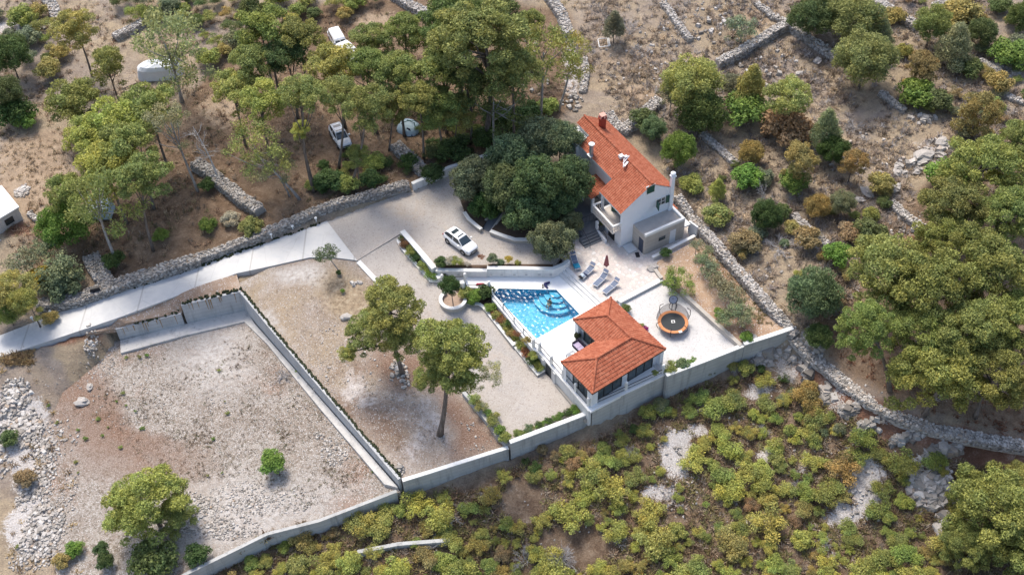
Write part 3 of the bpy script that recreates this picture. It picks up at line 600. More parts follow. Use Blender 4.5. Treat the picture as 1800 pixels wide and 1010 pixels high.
rubble('gravel_spill', [(330,900,60,30,440,0.09,0.25),(420,880,70,30,480,0.07,0.22),(280,940,60,26,320,0.09,0.28),(400,930,60,16,240,0.09,0.25),(590,790,26,24,180,0.12,0.28),(560,765,10,6,40,0.12,0.25),(180,640,26,26,120,0.06,0.22),(160,600,10,20,60,0.12,0.31),(500,880,60,20,200,0.06,0.19),(250,690,200,60,320,0.05,0.15),(500,720,130,100,480,0.04,0.12)], 'broken pale stones strewn over the stony lot', 2)
rubble('stone_heap', [(1632,857,34,26,110,.4,1.0),(1610,840,16,10,30,.3,.7),(1665,845,10,14,20,.4,.8),(1660,910,12,10,10,.4,.9),(1605,815,30,10,30,.2,.5)], 'heap of large grey stones in the lower right scrub', 3)
rubble('bank_rocks', [(1455,692,10,14,14,.4,1.1),(1490,722,18,8,26,.25,.8),(1530,748,24,7,30,.25,.8),(1590,770,30,6,36,.25,.8),(1660,790,34,6,36,.25,.9),(1418,650,10,16,16,.4,1.2),(1392,622,10,10,12,.4,1.1),(1345,622,34,7,24,.3,.9),(1430,605,24,14,26,.2,.7),(1425,585,14,8,12,.2,.6),(1330,640,30,8,16,.3,.9)], 'broken rock ledge in the bank below the stone walled path', 4, M_STONE)
rubble('loose_stones', [(700,648,16,18,40,.2,.5),(712,668,8,14,16,.2,.4),(702,826,8,10,20,.2,.5),(560,420,3,3,0,.2,.3),(810,760,60,40,50,.06,.2),(640,640,120,90,120,.06,.2),(620,500,8,3,3,.3,.6),(40,340,8,8,0,.2,.3)], 'scattered pale stones on the dry field', 5)
rubble('hill_stones', [(1640,262,34,18,26,.3,.9),(1600,290,26,16,18,.3,.9),(1500,270,70,50,40,.15,.5),(1250,40,90,40,60,.15,.5),(1350,130,60,40,40,.2,.6),(1130,110,80,60,60,.15,.4),(1770,110,26,26,40,.3,.8),(1620,210,26,8,20,.3,.8),(1330,480,60,60,40,.15,.4),(1190,830,40,60,80,.1,.3),(1510,850,40,60,120,.1,.35),(1600,400,40,20,30,.2,.5),(940,120,30,80,30,.2,.5),(1005,180,20,20,30,.2,.6),(40,50,50,20,30,.3,.7),(1400,800,200,100,140,.08,.25),(1100,900,200,60,60,.08,.22)], 'loose pale stones scattered on the hillside', 6)
def boulder(px, py, s, label, seed, stretch=1.5):
    p = G(px, py); rng = random.Random(seed); mb = MB(); n1, n2 = 9, 6; vs = []; a0 = rng.uniform(0, 3)
    for i in range(n2+1):
        for j in range(n1):
            t = math.pi*i/n2; u = 6.283*j/n1; d = Vector((math.sin(t)*math.cos(u)*stretch, math.sin(t)*math.sin(u), math.cos(t)*.6)); k = s*(.8+.5*mnoise.noise(d*1.7+Vector((seed, 0, 0)))); d = Matrix.Rotation(a0, 3, 'Z')@d
            vs.append(p+d*k+Vector((0, 0, .2*s)))
    mb.add(vs, [(i*n1+j, (i+1)*n1+j, (i+1)*n1+(j+1) % n1, i*n1+(j+1) % n1) for i in range(n2) for j in range(n1)])
    return mb.thing('boulder', M_PALE, p, label, 'boulder')
for i, (x, y, s, lb) in enumerate([(1624,276,1.1,'large white boulder left of the big pine among grey brush'), (1655,252,.9,'pale boulder above the large white boulder on the hill'), (1577,293,.55,'small pale boulder at the left of the rocky outcrop'), (1576,304,.6,'rounded pale boulder below the small boulder near the brown shrub'), (1613,302,.6,'pale boulder right of the brown spiky shrub'), (1574,330,.8,'grey green mossy boulder above the short ruined wall'), (1525,340,.8,'blue grey boulder beside the brown shrubs'), (1510,352,.6,'grey rounded boulder left of the blue grey boulder'), (1438,108,.6,'pale boulder below the wall left of the round pine'), (1406,130,.5,'small white boulder on the brushy slope'), (145,707,.7,'white flat boulder on the brown earth of the lot'), (157,680,.45,'small white boulder near the top of the lot'), (1425,602,.8,'pale slab boulder beside the path under the pines'), (1652,930,.9,'grey boulder at the left of the bottom right pine'), (608,558,.6,'dark grey upright boulder left of the leaning pine'), (632,497,.35,'small pale stone by the straw patch'), (1100,545,.3,'stone beside pool house'), (1147,472,.65,'flat grey boulder at the patio edge near the garden')]):
    if i != 16: boulder(x, y, s, lb, i*3+1)
rubble('stone_pile', [(40,337,14,12,70,.25,.5)], 'round grey pile of stones beside the white shed', 9)
# ------------------------------------------------------------------ tiled roofs
def clip(poly, ax, v, keep_gt):
    out = []
    for i in range(len(poly)):
        a, b = poly[i-1], poly[i]; da = (a[ax]-v)*(1 if keep_gt else -1); db = (b[ax]-v)*(1 if keep_gt else -1)
        if (da >= 0) != (db >= 0): t = da/(da-db); out.append((a[0]+(b[0]-a[0])*t, a[1]+(b[1]-a[1])*t))
        if db >= 0: out.append(b)
    return out
def tiles(mb, poly3, pitch=.30, course=.38, amp=.05):
    "lay barrel tiles over a planar convex polygon: ribs run down the slope"
    P = [Vector(p) for p in poly3]; n = Vector((0, 0, 0))
    for i in range(len(P)): n += P[i-1].cross(P[i])
    n.normalize(); n = n if n.z > 0 else -n
    up = (Vector((0, 0, 1))-n*n.z).normalized(); u = up.cross(n).normalized(); o = Vector((0, 0, P[0].z))*0
    q = [(p.dot(u), p.dot(up)) for p in P]; d0 = P[0].dot(n); v0 = min(a[1] for a in q); v1 = max(a[1] for a in q); j = 0
    while v0+j*course < v1:
        va = v0+j*course; band = clip(clip(q, 1, va, True), 1, va+course, False); j += 1
        if len(band) < 3: continue
        ua = min(a[0] for a in band); ub = max(a[0] for a in band); st = pitch/4; k = math.floor(ua/st)
        while k*st < ub:
            c = clip(clip(band, 0, k*st, True), 0, (k+1)*st, False); k += 1
            if len(c) < 3: continue
            vs = []
            for (x, y) in c:
                ph = (x/pitch) % 1.0; h = amp*abs(math.sin(math.pi*ph))+.045*(1-(y-va)/course); vs.append(u*x+up*y+n*(d0+h))
            mb.add(vs, [tuple(range(len(vs)))])
def tile_material():
    t = NT('terracotta tiles', .8, .2)
    r = t.n('ShaderNodeTexWhiteNoise'); mp = t.n('ShaderNodeVectorMath', operation='SNAP'); mp.inputs[1].default_value = (.33, .33, .2); t.l(t.geo(), mp.inputs[0]); t.l(mp.outputs[0], r.inputs[0])
    c = t.ramp(r.outputs['Value'], [(0, (.29, .082, .043)), (.5, (.355, .108, .058)), (1, (.42, .148, .085))])
    c = t.mix(c, (.34, .12, .07), t.ramp(t.noise(.7, 5, .65), [(.45, 0), (.75, .3)])); c = t.mix(c, (.58, .30, .19), t.ramp(t.noise(2.5, 4, .6, 0, None, 4), [(.55, 0), (.8, .3)]))
    t.color(c); t.bump(t.noise(18, 3), .2, .01); return t.m
M_TILE = tile_material()
def ridge_caps(mb, a, b, r=.14):
    a, b = Vector(a), Vector(b); n = max(1, int((b-a).length/.42)); d = (b-a)/n
    for i in range(n): mb.tube([a+d*i+Vector((0, 0, .05)), a+d*(i+1.08)+Vector((0, 0, .05))], [r*1.08, r*.9], 8)
GREEN = plain('green shutters', (.02, .085, .06), .5, .15, 8); M_WHITE = plain('white render', (.76, .775, .79), .75, .05, 1.2)
GLASS = plain('dark window glass', (.03, .04, .045), .08, .1, 1, 0, .7); METAL = plain('grey metal', (.42, .44, .46), .4, .1, 5, .6); BLACKM = plain('black metal', (.02, .02, .024), .45)
WOODW = plain('pale balcony stone', (.60, .55, .50), .7, .08, 4)
# ------------------------------------------------------------------ villa
E1 = Vector((.881, .4731, 0)); E2 = Vector((-.4731, .881, 0)); HB = Vector((12.51, 5.25, 0)); HA = math.atan2(E1.y, E1.x); SL = .635; EZ = 5.96
def HT(a, b, z): return HB+E1*a+E2*b+Vector((0, 0, z))
def hz(a): return EZ+SL*a if a <= 4 else EZ+SL*4-SL*(a-4)
def hexab(mb, a0, a1, b0, b1, z0, z1): return mb.hexa([HT(a0, b0, z0), HT(a1, b0, z0), HT(a1, b1, z0), HT(a0, b1, z0)], [HT(a0, b0, z1), HT(a1, b0, z1), HT(a1, b1, z1), HT(a0, b1, z1)])
villa = empty('villa', HT(3.5, 6, .45), 'white two storey villa with long terracotta roof, green shutters and balcony', 'house')
def profile(mb, prof, b0, b1):
    n = len(prof); vs = [HT(a, b0, z) for a, z in prof]+[HT(a, b1, z) for a, z in prof]
    return mb.add(vs, [tuple(range(n)), tuple(range(2*n-1, n-1, -1))]+[(i, n+i, n+(i+1) % n, (i+1) % n) for i in range(n)])
w = MB()
profile(w, [(1.5, 0), (7, 0), (7, hz(7)-.12), (4, hz(4)-.12), (1.5, hz(1.5)-.12)], 0, 4.25)
profile(w, [(1.95, 0), (7, 0), (7, hz(7)-.12), (4, hz(4)-.12), (1.95, hz(1.95)-.12)], 4.25, 11.3)
profile(w, [(3.1, 0), (7, 0), (7, hz(7)-.12), (4, hz(4)-.12), (3.1, hz(3.1)-.12)], 11.3, 14)
hexab(w, .2, 1.5, 0, 4.25, 0, 3.2)
profile(w, [(.2, 3.2), (1.5, 3.2), (1.5, hz(1.5)-.12), (.2, hz(.2)-.12)], 0, .3)
hexab(w, .15, .45, 4.0, 4.25, 3.2, hz(.15)-.1)
hexab(w, 1.1, 3.1, 11.3, 14.1, 0, 7.25)
w.build('wall', M_WHITE, villa)
f = MB()
hexab(f, -.08, .14, -.1, 4.35, EZ-.32, EZ-.02); hexab(f, 1.6, 1.95, 4.3, 11.3, hz(1.62)-.32, hz(1.62)-.03); hexab(f, 7.0, 7.22, -.1, 14.1, hz(7.1)-.25, hz(7.1)-.02)
f.build('eaves', M_CAP, villa)
t = MB()
for a0, a1, b0, b1 in ((-.1, 4, -.15, 4.35), (1.6, 4, 4.35, 11.35), (2.95, 4, 11.35, 14.15), (7.2, 4, -.15, 14.15)): tiles(t, [HT(a0, b0, hz(a0)), HT(a1, b0, hz(a1)), HT(a1, b1, hz(a1)), HT(a0, b1, hz(a0))])
ridge_caps(t, HT(4, -.15, hz(4)), HT(4, 14.15, hz(4)), .15); roof = t.build('roof', M_TILE, villa)
m = MB(); c = HT(5.1, 11.9, 0); m.lathe((c.x, c.y, 0), [(.45, 7.2), (.45, 9.2), (.54, 9.22), (.54, 9.35), (.3, 9.4)], 12); ch = m.build('chimney', plain('red painted chimney', (.33, .06, .035), .8, .2, 4), roof)
m = MB()
for i in range(6): a = i*1.047; m.box((c.x+.4*math.cos(a), c.y+.4*math.sin(a), 9.5), (.14, .14, .25), a)
m.box((c.x, c.y, 9.7), (.7, .7, .08), HA); m.build('chimney_pot', plain('pink tiles', (.62, .34, .27), .8), ch)
m = MB(); c = HT(1.75, 9.0, 0); m.tube([(c.x, c.y, 6.6), (c.x, c.y, 8.6)], .26, 10); m.tube([(c.x, c.y, 8.7), (c.x, c.y, 8.8)], .38, 12); m.tube([(c.x, c.y, 8.6), (c.x, c.y, 8.72)], .16, 8); m.box((c.x, c.y, 6.9), (.8, .8, .5), HA); m.build('flue', METAL, roof)
m = MB(); m.box(HT(3.6, 5.6, 8.55), (.5, .5, .35), HA); m.tube([HT(3.2, 4.6, 8.4), HT(4.3, 5.0, 8.8)], .07, 6); m.tube([HT(3.0, 4.2, 8.2), HT(3.6, 5.0, 8.7)], .07, 6); m.box(HT(3.4, 4.3, 8.45), (.9, .22, .1), HA+.5); m.box(HT(3.9, 5.1, 8.75), (.35, .35, .2), HA); m.build('roof_antenna', plain('white plastic', (.75, .72, .71), .5), roof)
m = MB(); p = [HT(a, b, 0) for a, b in ((6.55, -.32), (7.1, -.32), (7.1, .3), (6.55, .3))]; q = [HT(a, b, 8.35) for a, b in ((6.62, -.28), (7.02, -.28), (7.02, .1), (6.62, .1))]
m.hexa(p, q); c = HT(6.82, -.1, 0); m.box((c.x, c.y, 8.42), (.6, .58, .14), HA); m.box((c.x, c.y, 8.6), (.34, .34, .26), HA); m.lathe((c.x, c.y, 8.72), [(.32, 0), (.3, .15), (.12, .3)], 10); m.build('chimney', M_WHITE, villa)
def HP(px, py, b):
    "point on the plane b = const of the villa seen at a pixel"
    d = Vector(_r*((px-W0/2)/FPX)-_u*((py-H0/2)/FPX)+_f); o = Vector(CAM); k = (b-(o-HB).dot(E2))/d.dot(E2); p = o+d*k-HB; return p.dot(E1), p.z
def window(parent, a0, a1, z0, z1, b, name='window', shut=False):
    fr = MB(); hexab(fr, a0-.1, a1+.1, b-.07, b+.02, z0-.1, z1+.1); o = fr.build(name, M_CAP, parent)
    if shut: g = MB(); hexab(g, a0, a1, b-.11, b-.065, z0, z1); [hexab(g, a0+.04, a1-.04, b-.125, b-.105, z0+.06+k*.12, z0+.13+k*.12) for k in range(int((z1-z0-.1)/.12))]; g.build('shutter', GREEN, o)
    else:
        g = MB(); hexab(g, a0, a1, b-.085, b-.06, z0, z1); g.build('pane', GLASS, o); s = MB(); am = (a0+a1)/2; hexab(s, am-.04, am+.04, b-.1, b-.08, z0, z1); zm = (z0+z1)/2; hexab(s, a0, am-.04, b-.1, b-.08, zm-.03, zm+.03); hexab(s, am+.04, a1, b-.1, b-.08, zm-.03, zm+.03); s.build('muntin', M_CAP, o)
    return o
a0, z0 = HP(1134.5, 345.5, 0); a1, z1 = HP(1150, 327.5, 0); window(villa, a0+.1, a1, z0+.35, z0+1.35, 0, 'window', True)
a0, z0 = HP(1154, 364, 0); a1, z1 = HP(1168, 352, 0); wn = window(villa, a0, a1, z0+.2, z0+1.15, 0)
g = MB(); hexab(g, a1+.12, a1+.95, -.16, -.10, z0+.15, z0+1.2); g.build('shutter', GREEN, wn)
g = MB(); p = HT(a0-.1, -.08, 0); q = HT(a0-.25, -.8, 0); dd = (q-p).normalized(); nn = Vector((-dd.y, dd.x, 0))*.03
g.hexa([p-nn+Vector((0, 0, z0+.15)), q-nn+Vector((0, 0, z0+.15)), q+nn+Vector((0, 0, z0+.15)), p+nn+Vector((0, 0, z0+.15))], [p-nn+Vector((0, 0, z0+1.2)), q-nn+Vector((0, 0, z0+1.2)), q+nn+Vector((0, 0, z0+1.2)), p+nn+Vector((0, 0, z0+1.2))]); g.build('shutter', GREEN, wn)
# balcony
bal = MB(); hexab(bal, -.95, .2, .05, 4.4, 3.0, 3.2); hexab(bal, .2, 1.5, .3, 4.0, 3.2, 3.22); bo = bal.build('balcony', WOODW, villa)
m = MB(); hexab(m, -.95, -.75, .05, 4.4, 4.05, 4.2); hexab(m, -.75, .2, .05, .25, 4.05, 4.2); hexab(m, -.75, .2, 4.2, 4.4, 4.05, 4.2); m.build('handrail', M_CAP, bo)
m = MB()
for i in range(18): c = HT(-.85, .15+4.15*i/17, 3.2); m.lathe(c, [(.05, 0), (.095, .25), (.05, .55), (.07, .85)], 6)
for i in range(1, 4):
    for b in (.15, 4.3): c = HT(-.85+.28*i, b, 3.2); m.lathe(c, [(.05, 0), (.095, .25), (.05, .55), (.07, .85)], 6)
m.build('balusters', WOODW, bo)
d1 = MB(); hexab(d1, 1.44, 1.5, 1.0, 2.9, 3.22, 5.4); do = d1.build('balcony_door', BLACKM, villa)
for b0, rot in ((.95, .35), (2.95, -.2)):
    g = MB(); c = HT(1.2, b0+(.35 if rot > 0 else -.1), 4.3); g.box(c, (.95, .05, 2.1), HA+(1.35 if rot > 0 else 2.1)); g.build('shutter', GREEN, do)
g = MB(); hexab(g, .12, .2, 1.2, 2.4, .45, 2.5); g.build('door', BLACKM, villa)
# rear porch with its own small tiled roof, and the rear steps
pr = MB(); tiles(pr, [HT(-.4, 5.4, 3.9), HT(1.95, 5.4, 4.7), HT(1.95, 8.2, 4.7), HT(-.4, 8.2, 3.9)]); po = pr.build('porch_roof', M_TILE, villa)
for b in (5.5, 7.8): m = MB(); hexab(m, -.2, .1, b, b+.3, .4, 3.85); m.build('porch_post', M_WHITE, villa)
m = MB(); hexab(m, -3.2, 1.9, 4.6, 9.5, .3, 1.55); hexab(m, -3.0, .1, 3.2, 4.6, .3, 1.2)
for i in range(5): hexab(m, -3.4-.0*i, -1.0, 3.2-.32*(i+1), 3.2-.32*i, .3, 1.2-.17*(i+1))
m.build('rear_steps', SLATE, villa)
m = MB(); hexab(m, -1.0, -.72, 1.4, 3.3, .3, 1.0); hexab(m, -1.0, -.72, 3.2, 3.5, .3, 2.3); m.build('stair_wall', M_WHITE, villa)
m = MB(); m.tube([HT(-.85, 3.4, 2.0), HT(-.85, 1.4, 1.6), HT(-.85, 1.4, 1.0)], .03, 6); m.tube([HT(-2.9, 3.2, 1.2), HT(-2.9, 3.2, 2.1), HT(-2.9, 1.6, 1.3), HT(-2.9, 1.6, .45)], .03, 6); m.tube([HT(-3.1, 4.6, 2.4), HT(.0, 4.6, 2.4)], .03, 6); [m.tube([HT(-3.1+.5*i, 4.6, 1.5), HT(-3.1+.5*i, 4.6, 2.4)], .02, 5) for i in range(7)]; m.build('stair_rail', BLACKM, villa)
# annex
ax = MB(); hexab(ax, 1.85, 7.3, -2.5, -.0, 0, 3.25); an = ax.build('annex', M_RSTONE, villa)
m = MB(); hexab(m, 1.85, 7.3, -2.5, -2.2, 3.25, 3.6); hexab(m, 7.0, 7.3, -2.2, 0, 3.25, 3.6); m.build('parapet', M_CAP, an)
m = MB(); hexab(m, 1.85, 7.0, -2.2, -.02, 3.25, 3.29); m.build('flat_roof', plain('grey roof screed', (.40, .37, .34), .9, .2, 1.5), an)
m = MB(); hexab(m, 1.80, 1.85, -2.15, -1.35, .45, 2.45); m.build('door', plain('dark blue door', (.05, .06, .09), .4), an)
m = MB(); hexab(m, 3.75, 4.65, -2.54, -2.5, 1.7, 2.2); m.build('window', GLASS, an)
m = MB(); hexab(m, 5.3, 6.1, -2.54, -2.5, .5, 2.5); m.build('door', plain('white door', (.66, .68, .70), .5), an)
m = MB(); hexab(m, .4, 1.6, -1.5, -.1, .3, .62); m.build('step', plain('pale step', (.55, .57, .58), .6), villa)
m = MB(); hexab(m, 7.3, 8.3, -2.4, -.2, 1.9, 2.1); m.build('side_slab', M_WHITEW, an)
m = MB(); tiles(m, [HT(7.2, -.2, 3.1), HT(8.0, -.2, 2.8), HT(8.0, 2.5, 2.8), HT(7.2, 2.5, 3.1)]); m.build('side_roof', M_TILE, villa)
wall('side_wall', [(1212,388,2.3),(1227,399,2.3)], .2, .2, M_WHITEW, 'white end wall between the annex and the stone wall')
wall('garden_kerb', [(1147,451,.95),(1170,440,.95),(1222,413,1.1)], .1, .3, M_WHITEW, 'white kerb wall in front of the annex', .08)
o = MB(); c = HT(1.2, -2.1, .455); o.box((c.x, c.y, .47), (.8, .45, .03), HA+1.2); o.thing('doormat', BLACKM, (c.x, c.y, .455), 'black doormat before the annex door', 'doormat')
# ------------------------------------------------------------------ pool house
PP = Vector((-.825, -.565, 0)); PQ = Vector((.565, -.825, 0)); PO = Vector((10.7, -4.43, 0)); PA = math.atan2(PP.y, PP.x)
def PT(s, t, z): return PO+PP*s+PQ*t+Vector((0, 0, z))
def hexst(mb, s0, s1, t0, t1, z0, z1): return mb.hexa([PT(s0, t1, z0), PT(s1, t1, z0), PT(s1, t0, z0), PT(s0, t0, z0)][::-1], [PT(s0, t1, z1), PT(s1, t1, z1), PT(s1, t0, z1), PT(s0, t0, z1)][::-1])
ph = empty('pool_house', PT(4, 6, 0), 'single storey pool house with hipped terracotta roof and glass walls', 'pool house')
S1, S2, T0, T1, PE, PR = 5.2, 9.8, 3.85, 9.05, 2.5, 3.68; r5 = 2.6; tm = 6.45
t = MB()
for fc in ([(0, 0, 0), (S1, 0, 0), (r5, r5, 1)], [(S1, 0, 0), (S1, T0, 0), (r5, tm, 1), (r5, r5, 1)], [(S1, T0, 0), (S2, T0, 0), (S2-r5, tm, 1), (r5, tm, 1)], [(S2, T0, 0), (S2, T1, 0), (S2-r5, tm, 1)], [(S2, T1, 0), (0, T1, 0), (r5, tm, 1), (S2-r5, tm, 1)], [(0, T1, 0), (0, 0, 0), (r5, r5, 1), (r5, tm, 1)]):
    tiles(t, [PT(s, q, PE+h*(PR-PE)) for s, q, h in fc])
for a, b in (((0, 0, 0), (r5, r5, 1)), ((S1, 0, 0), (r5, r5, 1)), ((r5, r5, 1), (r5, tm, 1)), ((S2-r5, tm, 1), (r5, tm, 1)), ((S2, T0, 0), (S2-r5, tm, 1)), ((S2, T1, 0), (S2-r5, tm, 1)), ((0, T1, 0), (r5, tm, 1))):
    ridge_caps(t, PT(a[0], a[1], PE+a[2]*(PR-PE)), PT(b[0], b[1], PE+b[2]*(PR-PE)))
pr_ = t.build('roof', M_TILE, ph)
m = MB()
for s0, s1, t0, t1 in ((0, S1, -.02, .06), (-.02, .06, .06, T1), (S1-.06, S1+.02, .06, T0), (S1+.02, S2, T0-.02, T0+.06), (S2-.06, S2+.02, T0+.06, T1), (.06, S2+.02, T1-.06, T1+.02)): hexst(m, s0, s1, t0, t1, PE-.16, PE+.03)
m.build('gutter', plain('dark brown gutter', (.09, .05, .04), .5), pr_)
m = MB(); hexst(m, .06, S1-.06, .06, T1-.06, PE-.12, PE-.04); hexst(m, S1-.06, S2-.06, T0+.06, T1-.06, PE-.12, PE-.04); m.build('soffit', M_CAP, pr_)
i5 = .55; m = MB(); hexst(m, i5, S1-i5, i5, T1-i5, 0, PE-.12); hexst(m, S1-i5, S2-i5, T0+i5, T1-i5, 0, PE-.12); m.build('wall', M_WHITE, ph)
def glazing(p0, p1, out, n):
    "glass doors between two (s, t) points, standing proud along out"
    fr = MB(); gl = MB(); a = PT(*p0, 0); b = PT(*p1, 0); d = b-a; o3 = (PP*out[0]+PQ*out[1])
    for k in range(n):
        q0 = a+d*(k/n)+d.normalized()*.05; q1 = a+d*((k+1)/n)-d.normalized()*.05
        gl.hexa([q0+o3*.0+Vector((0, 0, .12)), q1+o3*.0+Vector((0, 0, .12)), q1+o3*.04+Vector((0, 0, .12)), q0+o3*.04+Vector((0, 0, .12))], [q0+Vector((0, 0, 2.25)), q1+Vector((0, 0, 2.25)), q1+o3*.04+Vector((0, 0, 2.25)), q0+o3*.04+Vector((0, 0, 2.25))])
    for k in range(n+1):
        c = a+d*(k/n)+o3*.04; fr.box((c.x, c.y, 1.18), (.09, .09, 2.36), PA)
    for z in (.06, 2.3): c = (a+b)/2+o3*.02; fr.box((c.x, c.y, z), (d.length, .08, .12), math.atan2(d.y, d.x))
    f = fr.build('door_frame', BLACKM, ph); gl.build('pane', PGLASS, f)
PGLASS = plain('tinted pool house glass', (.055, .075, .08), .06, .3, .8, 0, .9)
glazing((9.0, T1-i5), (5.5, T1-i5), (0, 1), 3); glazing((4.6, T1-i5), (1.3, T1-i5), (0, 1), 3)
glazing((S2-i5, 5.3), (S2-i5, 8.0), (1, 0), 3); glazing((S1-i5, 1.3), (S1-i5, 3.9), (1, 0), 2); glazing((S1-.2, T0+i5), (8.6, T0+i5), (0, -1), 3)
for q in ((S2-i5-.3, S2-.1, T1-i5-.35, T1-.12), (S1-i5-.2, S1-.12, .2, .75), (S2-i5-.2, S2-.1, T0+.2, T0+.75), (.12, .6, T1-.65, T1-.12)): m = MB(); hexst(m, *q, 0, PE-.12); m.build('corner_pillar', M_WHITE, ph)
# ------------------------------------------------------------------ swimming pool
pool = empty('swimming_pool', Vector((sum(p.x for p in POOL)/5, sum(p.y for p in POOL)/5, 0)), 'five sided blue tiled swimming pool with curved corner steps', 'swimming pool')
def pool_tile():
    t = NT('blue pool mosaic', .4, .4); v = t.n('ShaderNodeTexVoronoi', distance='CHEBYCHEV'); v.inputs['Scale'].default_value = 5; t.l(t.geo(), v.inputs['Vector']); h = t.n('ShaderNodeSeparateColor'); t.l(v.outputs['Color'], h.inputs[0])
    t.color(t.ramp(h.outputs[0], [(0, (.035, .29, .46)), (.5, (.065, .39, .57)), (1, (.12, .50, .68))])); return t.m
M_POOL = pool_tile(); n = len(POOL)
def inset(poly, d):
    c = offs([*poly, poly[0], poly[1]], d)[1:-1]; c2 = offs([*poly, poly[0], poly[1]], -d)[1:-1]; A = lambda q: abs(sum(q[i-1].x*q[i].y-q[i].x*q[i-1].y for i in range(len(q))))
    return c if A(c) < A(c2) else c2
m = MB(); m.add([(p.x, p.y, -1.5) for p in POOL], [tuple(range(n))])
for i in range(n): a, b = POOL[i], POOL[(i+1) % n]; m.add([(a.x, a.y, -1.5), (b.x, b.y, -1.5), (b.x, b.y, 0), (a.x, a.y, 0)], [(0, 1, 2, 3)])
m.build('basin', M_POOL, pool)
outer = inset(POOL, -.38); outer = outer if (outer[0]-sum(POOL, Vector())/n).length > (POOL[0]-sum(POOL, Vector())/n).length else POOL
big = offs([*POOL, POOL[0], POOL[1]], .35)[1:-1]; big2 = offs([*POOL, POOL[0], POOL[1]], -.35)[1:-1]; cen = sum(POOL, Vector())/n
big = big if sum((p-cen).length for p in big) > sum((p-cen).length for p in big2) else big2
big = big[-1:]+big[:-1]
m = MB()
for i in range(n):
    a, b = POOL[i], POOL[(i+1) % n]; A = min(big, key=lambda q: (q.xy-a.xy).length); B = min(big, key=lambda q: (q.xy-b.xy).length)
    m.hexa([(a.x, a.y, -.1), (b.x, b.y, -.1), (B.x, B.y, -.1), (A.x, A.y, -.1)][::-1], [(a.x, a.y, .045), (b.x, b.y, .045), (B.x, B.y, .045), (A.x, A.y, .045)][::-1])
m.build('coping', plain('white pool coping', (.80, .80, .79), .5, .03), pool)
k0 = POOL[1]; da = (POOL[0]-k0).xy.normalized(); db = (POOL[2]-k0).xy.normalized(); A0 = math.atan2(da.y, da.x); A1 = math.atan2(db.y, db.x)
if A1 < A0: A1 += 6.2832
if A1-A0 > math.pi: A0, A1 = A1, A0+6.2832
m = MB(); bis = Vector((math.cos((A0+A1)/2), math.sin((A0+A1)/2))); kk = k0.xy+bis*.03
for R, z in ((2.6, -1.05), (2.0, -.78), (1.4, -.5), (.8, -.25)):
    m.prism([(kk.x, kk.y)]+[(kk.x+R*math.cos(A0+(A1-A0)*i/16), kk.y+R*math.sin(A0+(A1-A0)*i/16)) for i in range(17)], -1.49, z)
m.build('corner_steps', plain('pale blue step mosaic', (.13, .46, .63), .4, .15, 6), pool)
def water():
    x0, x1 = min(p.x for p in POOL), max(p.x for p in POOL); y0, y1 = min(p.y for p in POOL), max(p.y for p in POOL); st = .085; nx = int((x1-x0)/st)+1; ny = int((y1-y0)/st)+1
    xs = np.linspace(x0, x1, nx); ys = np.linspace(y0, y1, ny); X, Y = np.meshgrid(xs, ys); rg = np.random.RandomState(3); Z = np.zeros(X.shape)
    for _ in range(46):
        a = rg.uniform(0, 6.283); L = rg.uniform(.25, .7); Z += .0060*L*np.sin(6.283/L*(X*math.cos(a)+Y*math.sin(a))+rg.uniform(0, 6.283)+.8*np.sin(X*rg.uniform(.5, 1.4)+Y*rg.uniform(.5, 1.4)))
    Z = -.1+Z*.9; m = inside(POOL, X, Y); m = m | np.roll(m, 1, 0) | np.roll(m, -1, 0) | np.roll(m, 1, 1) | np.roll(m, -1, 1)
    idx = np.arange(nx*ny).reshape(ny, nx); k = m[:-1, :-1] & m[1:, :-1] & m[:-1, 1:] & m[1:, 1:]
    f = np.stack((idx[:-1, :-1], idx[:-1, 1:], idx[1:, 1:], idx[1:, :-1]), -1)[k]
    used = np.unique(f); rm = -np.ones(nx*ny, int); rm[used] = np.arange(len(used)); V = np.stack((X.ravel(), Y.ravel(), Z.ravel()), -1)[used]
    me = bpy.data.meshes.new('pool_water'); me.from_pydata(V.tolist(), [], rm[f].tolist()); me.shade_smooth()
    mt = bpy.data.materials.new('clear pool water'); mt.use_nodes = True; t = mt.node_tree; t.nodes.remove(t.nodes['Principled BSDF']); out = t.nodes['Material Output']
    tr = t.nodes.new('ShaderNodeBsdfTransparent'); tr.inputs[0].default_value = (.78, .95, .99, 1); gl = t.nodes.new('ShaderNodeBsdfGlossy'); gl.inputs['Roughness'].default_value = .16
    fr = t.nodes.new('ShaderNodeFresnel'); fr.inputs[0].default_value = 1.34; mx = t.nodes.new('ShaderNodeMixShader'); t.links.new(fr.outputs[0], mx.inputs[0]); t.links.new(tr.outputs[0], mx.inputs[1]); t.links.new(gl.outputs[0], mx.inputs[2]); t.links.new(mx.outputs[0], out.inputs[0])
    me.materials.append(mt); o = bpy.data.objects.new('pool_water', me); COL.objects.link(o); tag(o, kind='structure')
water()
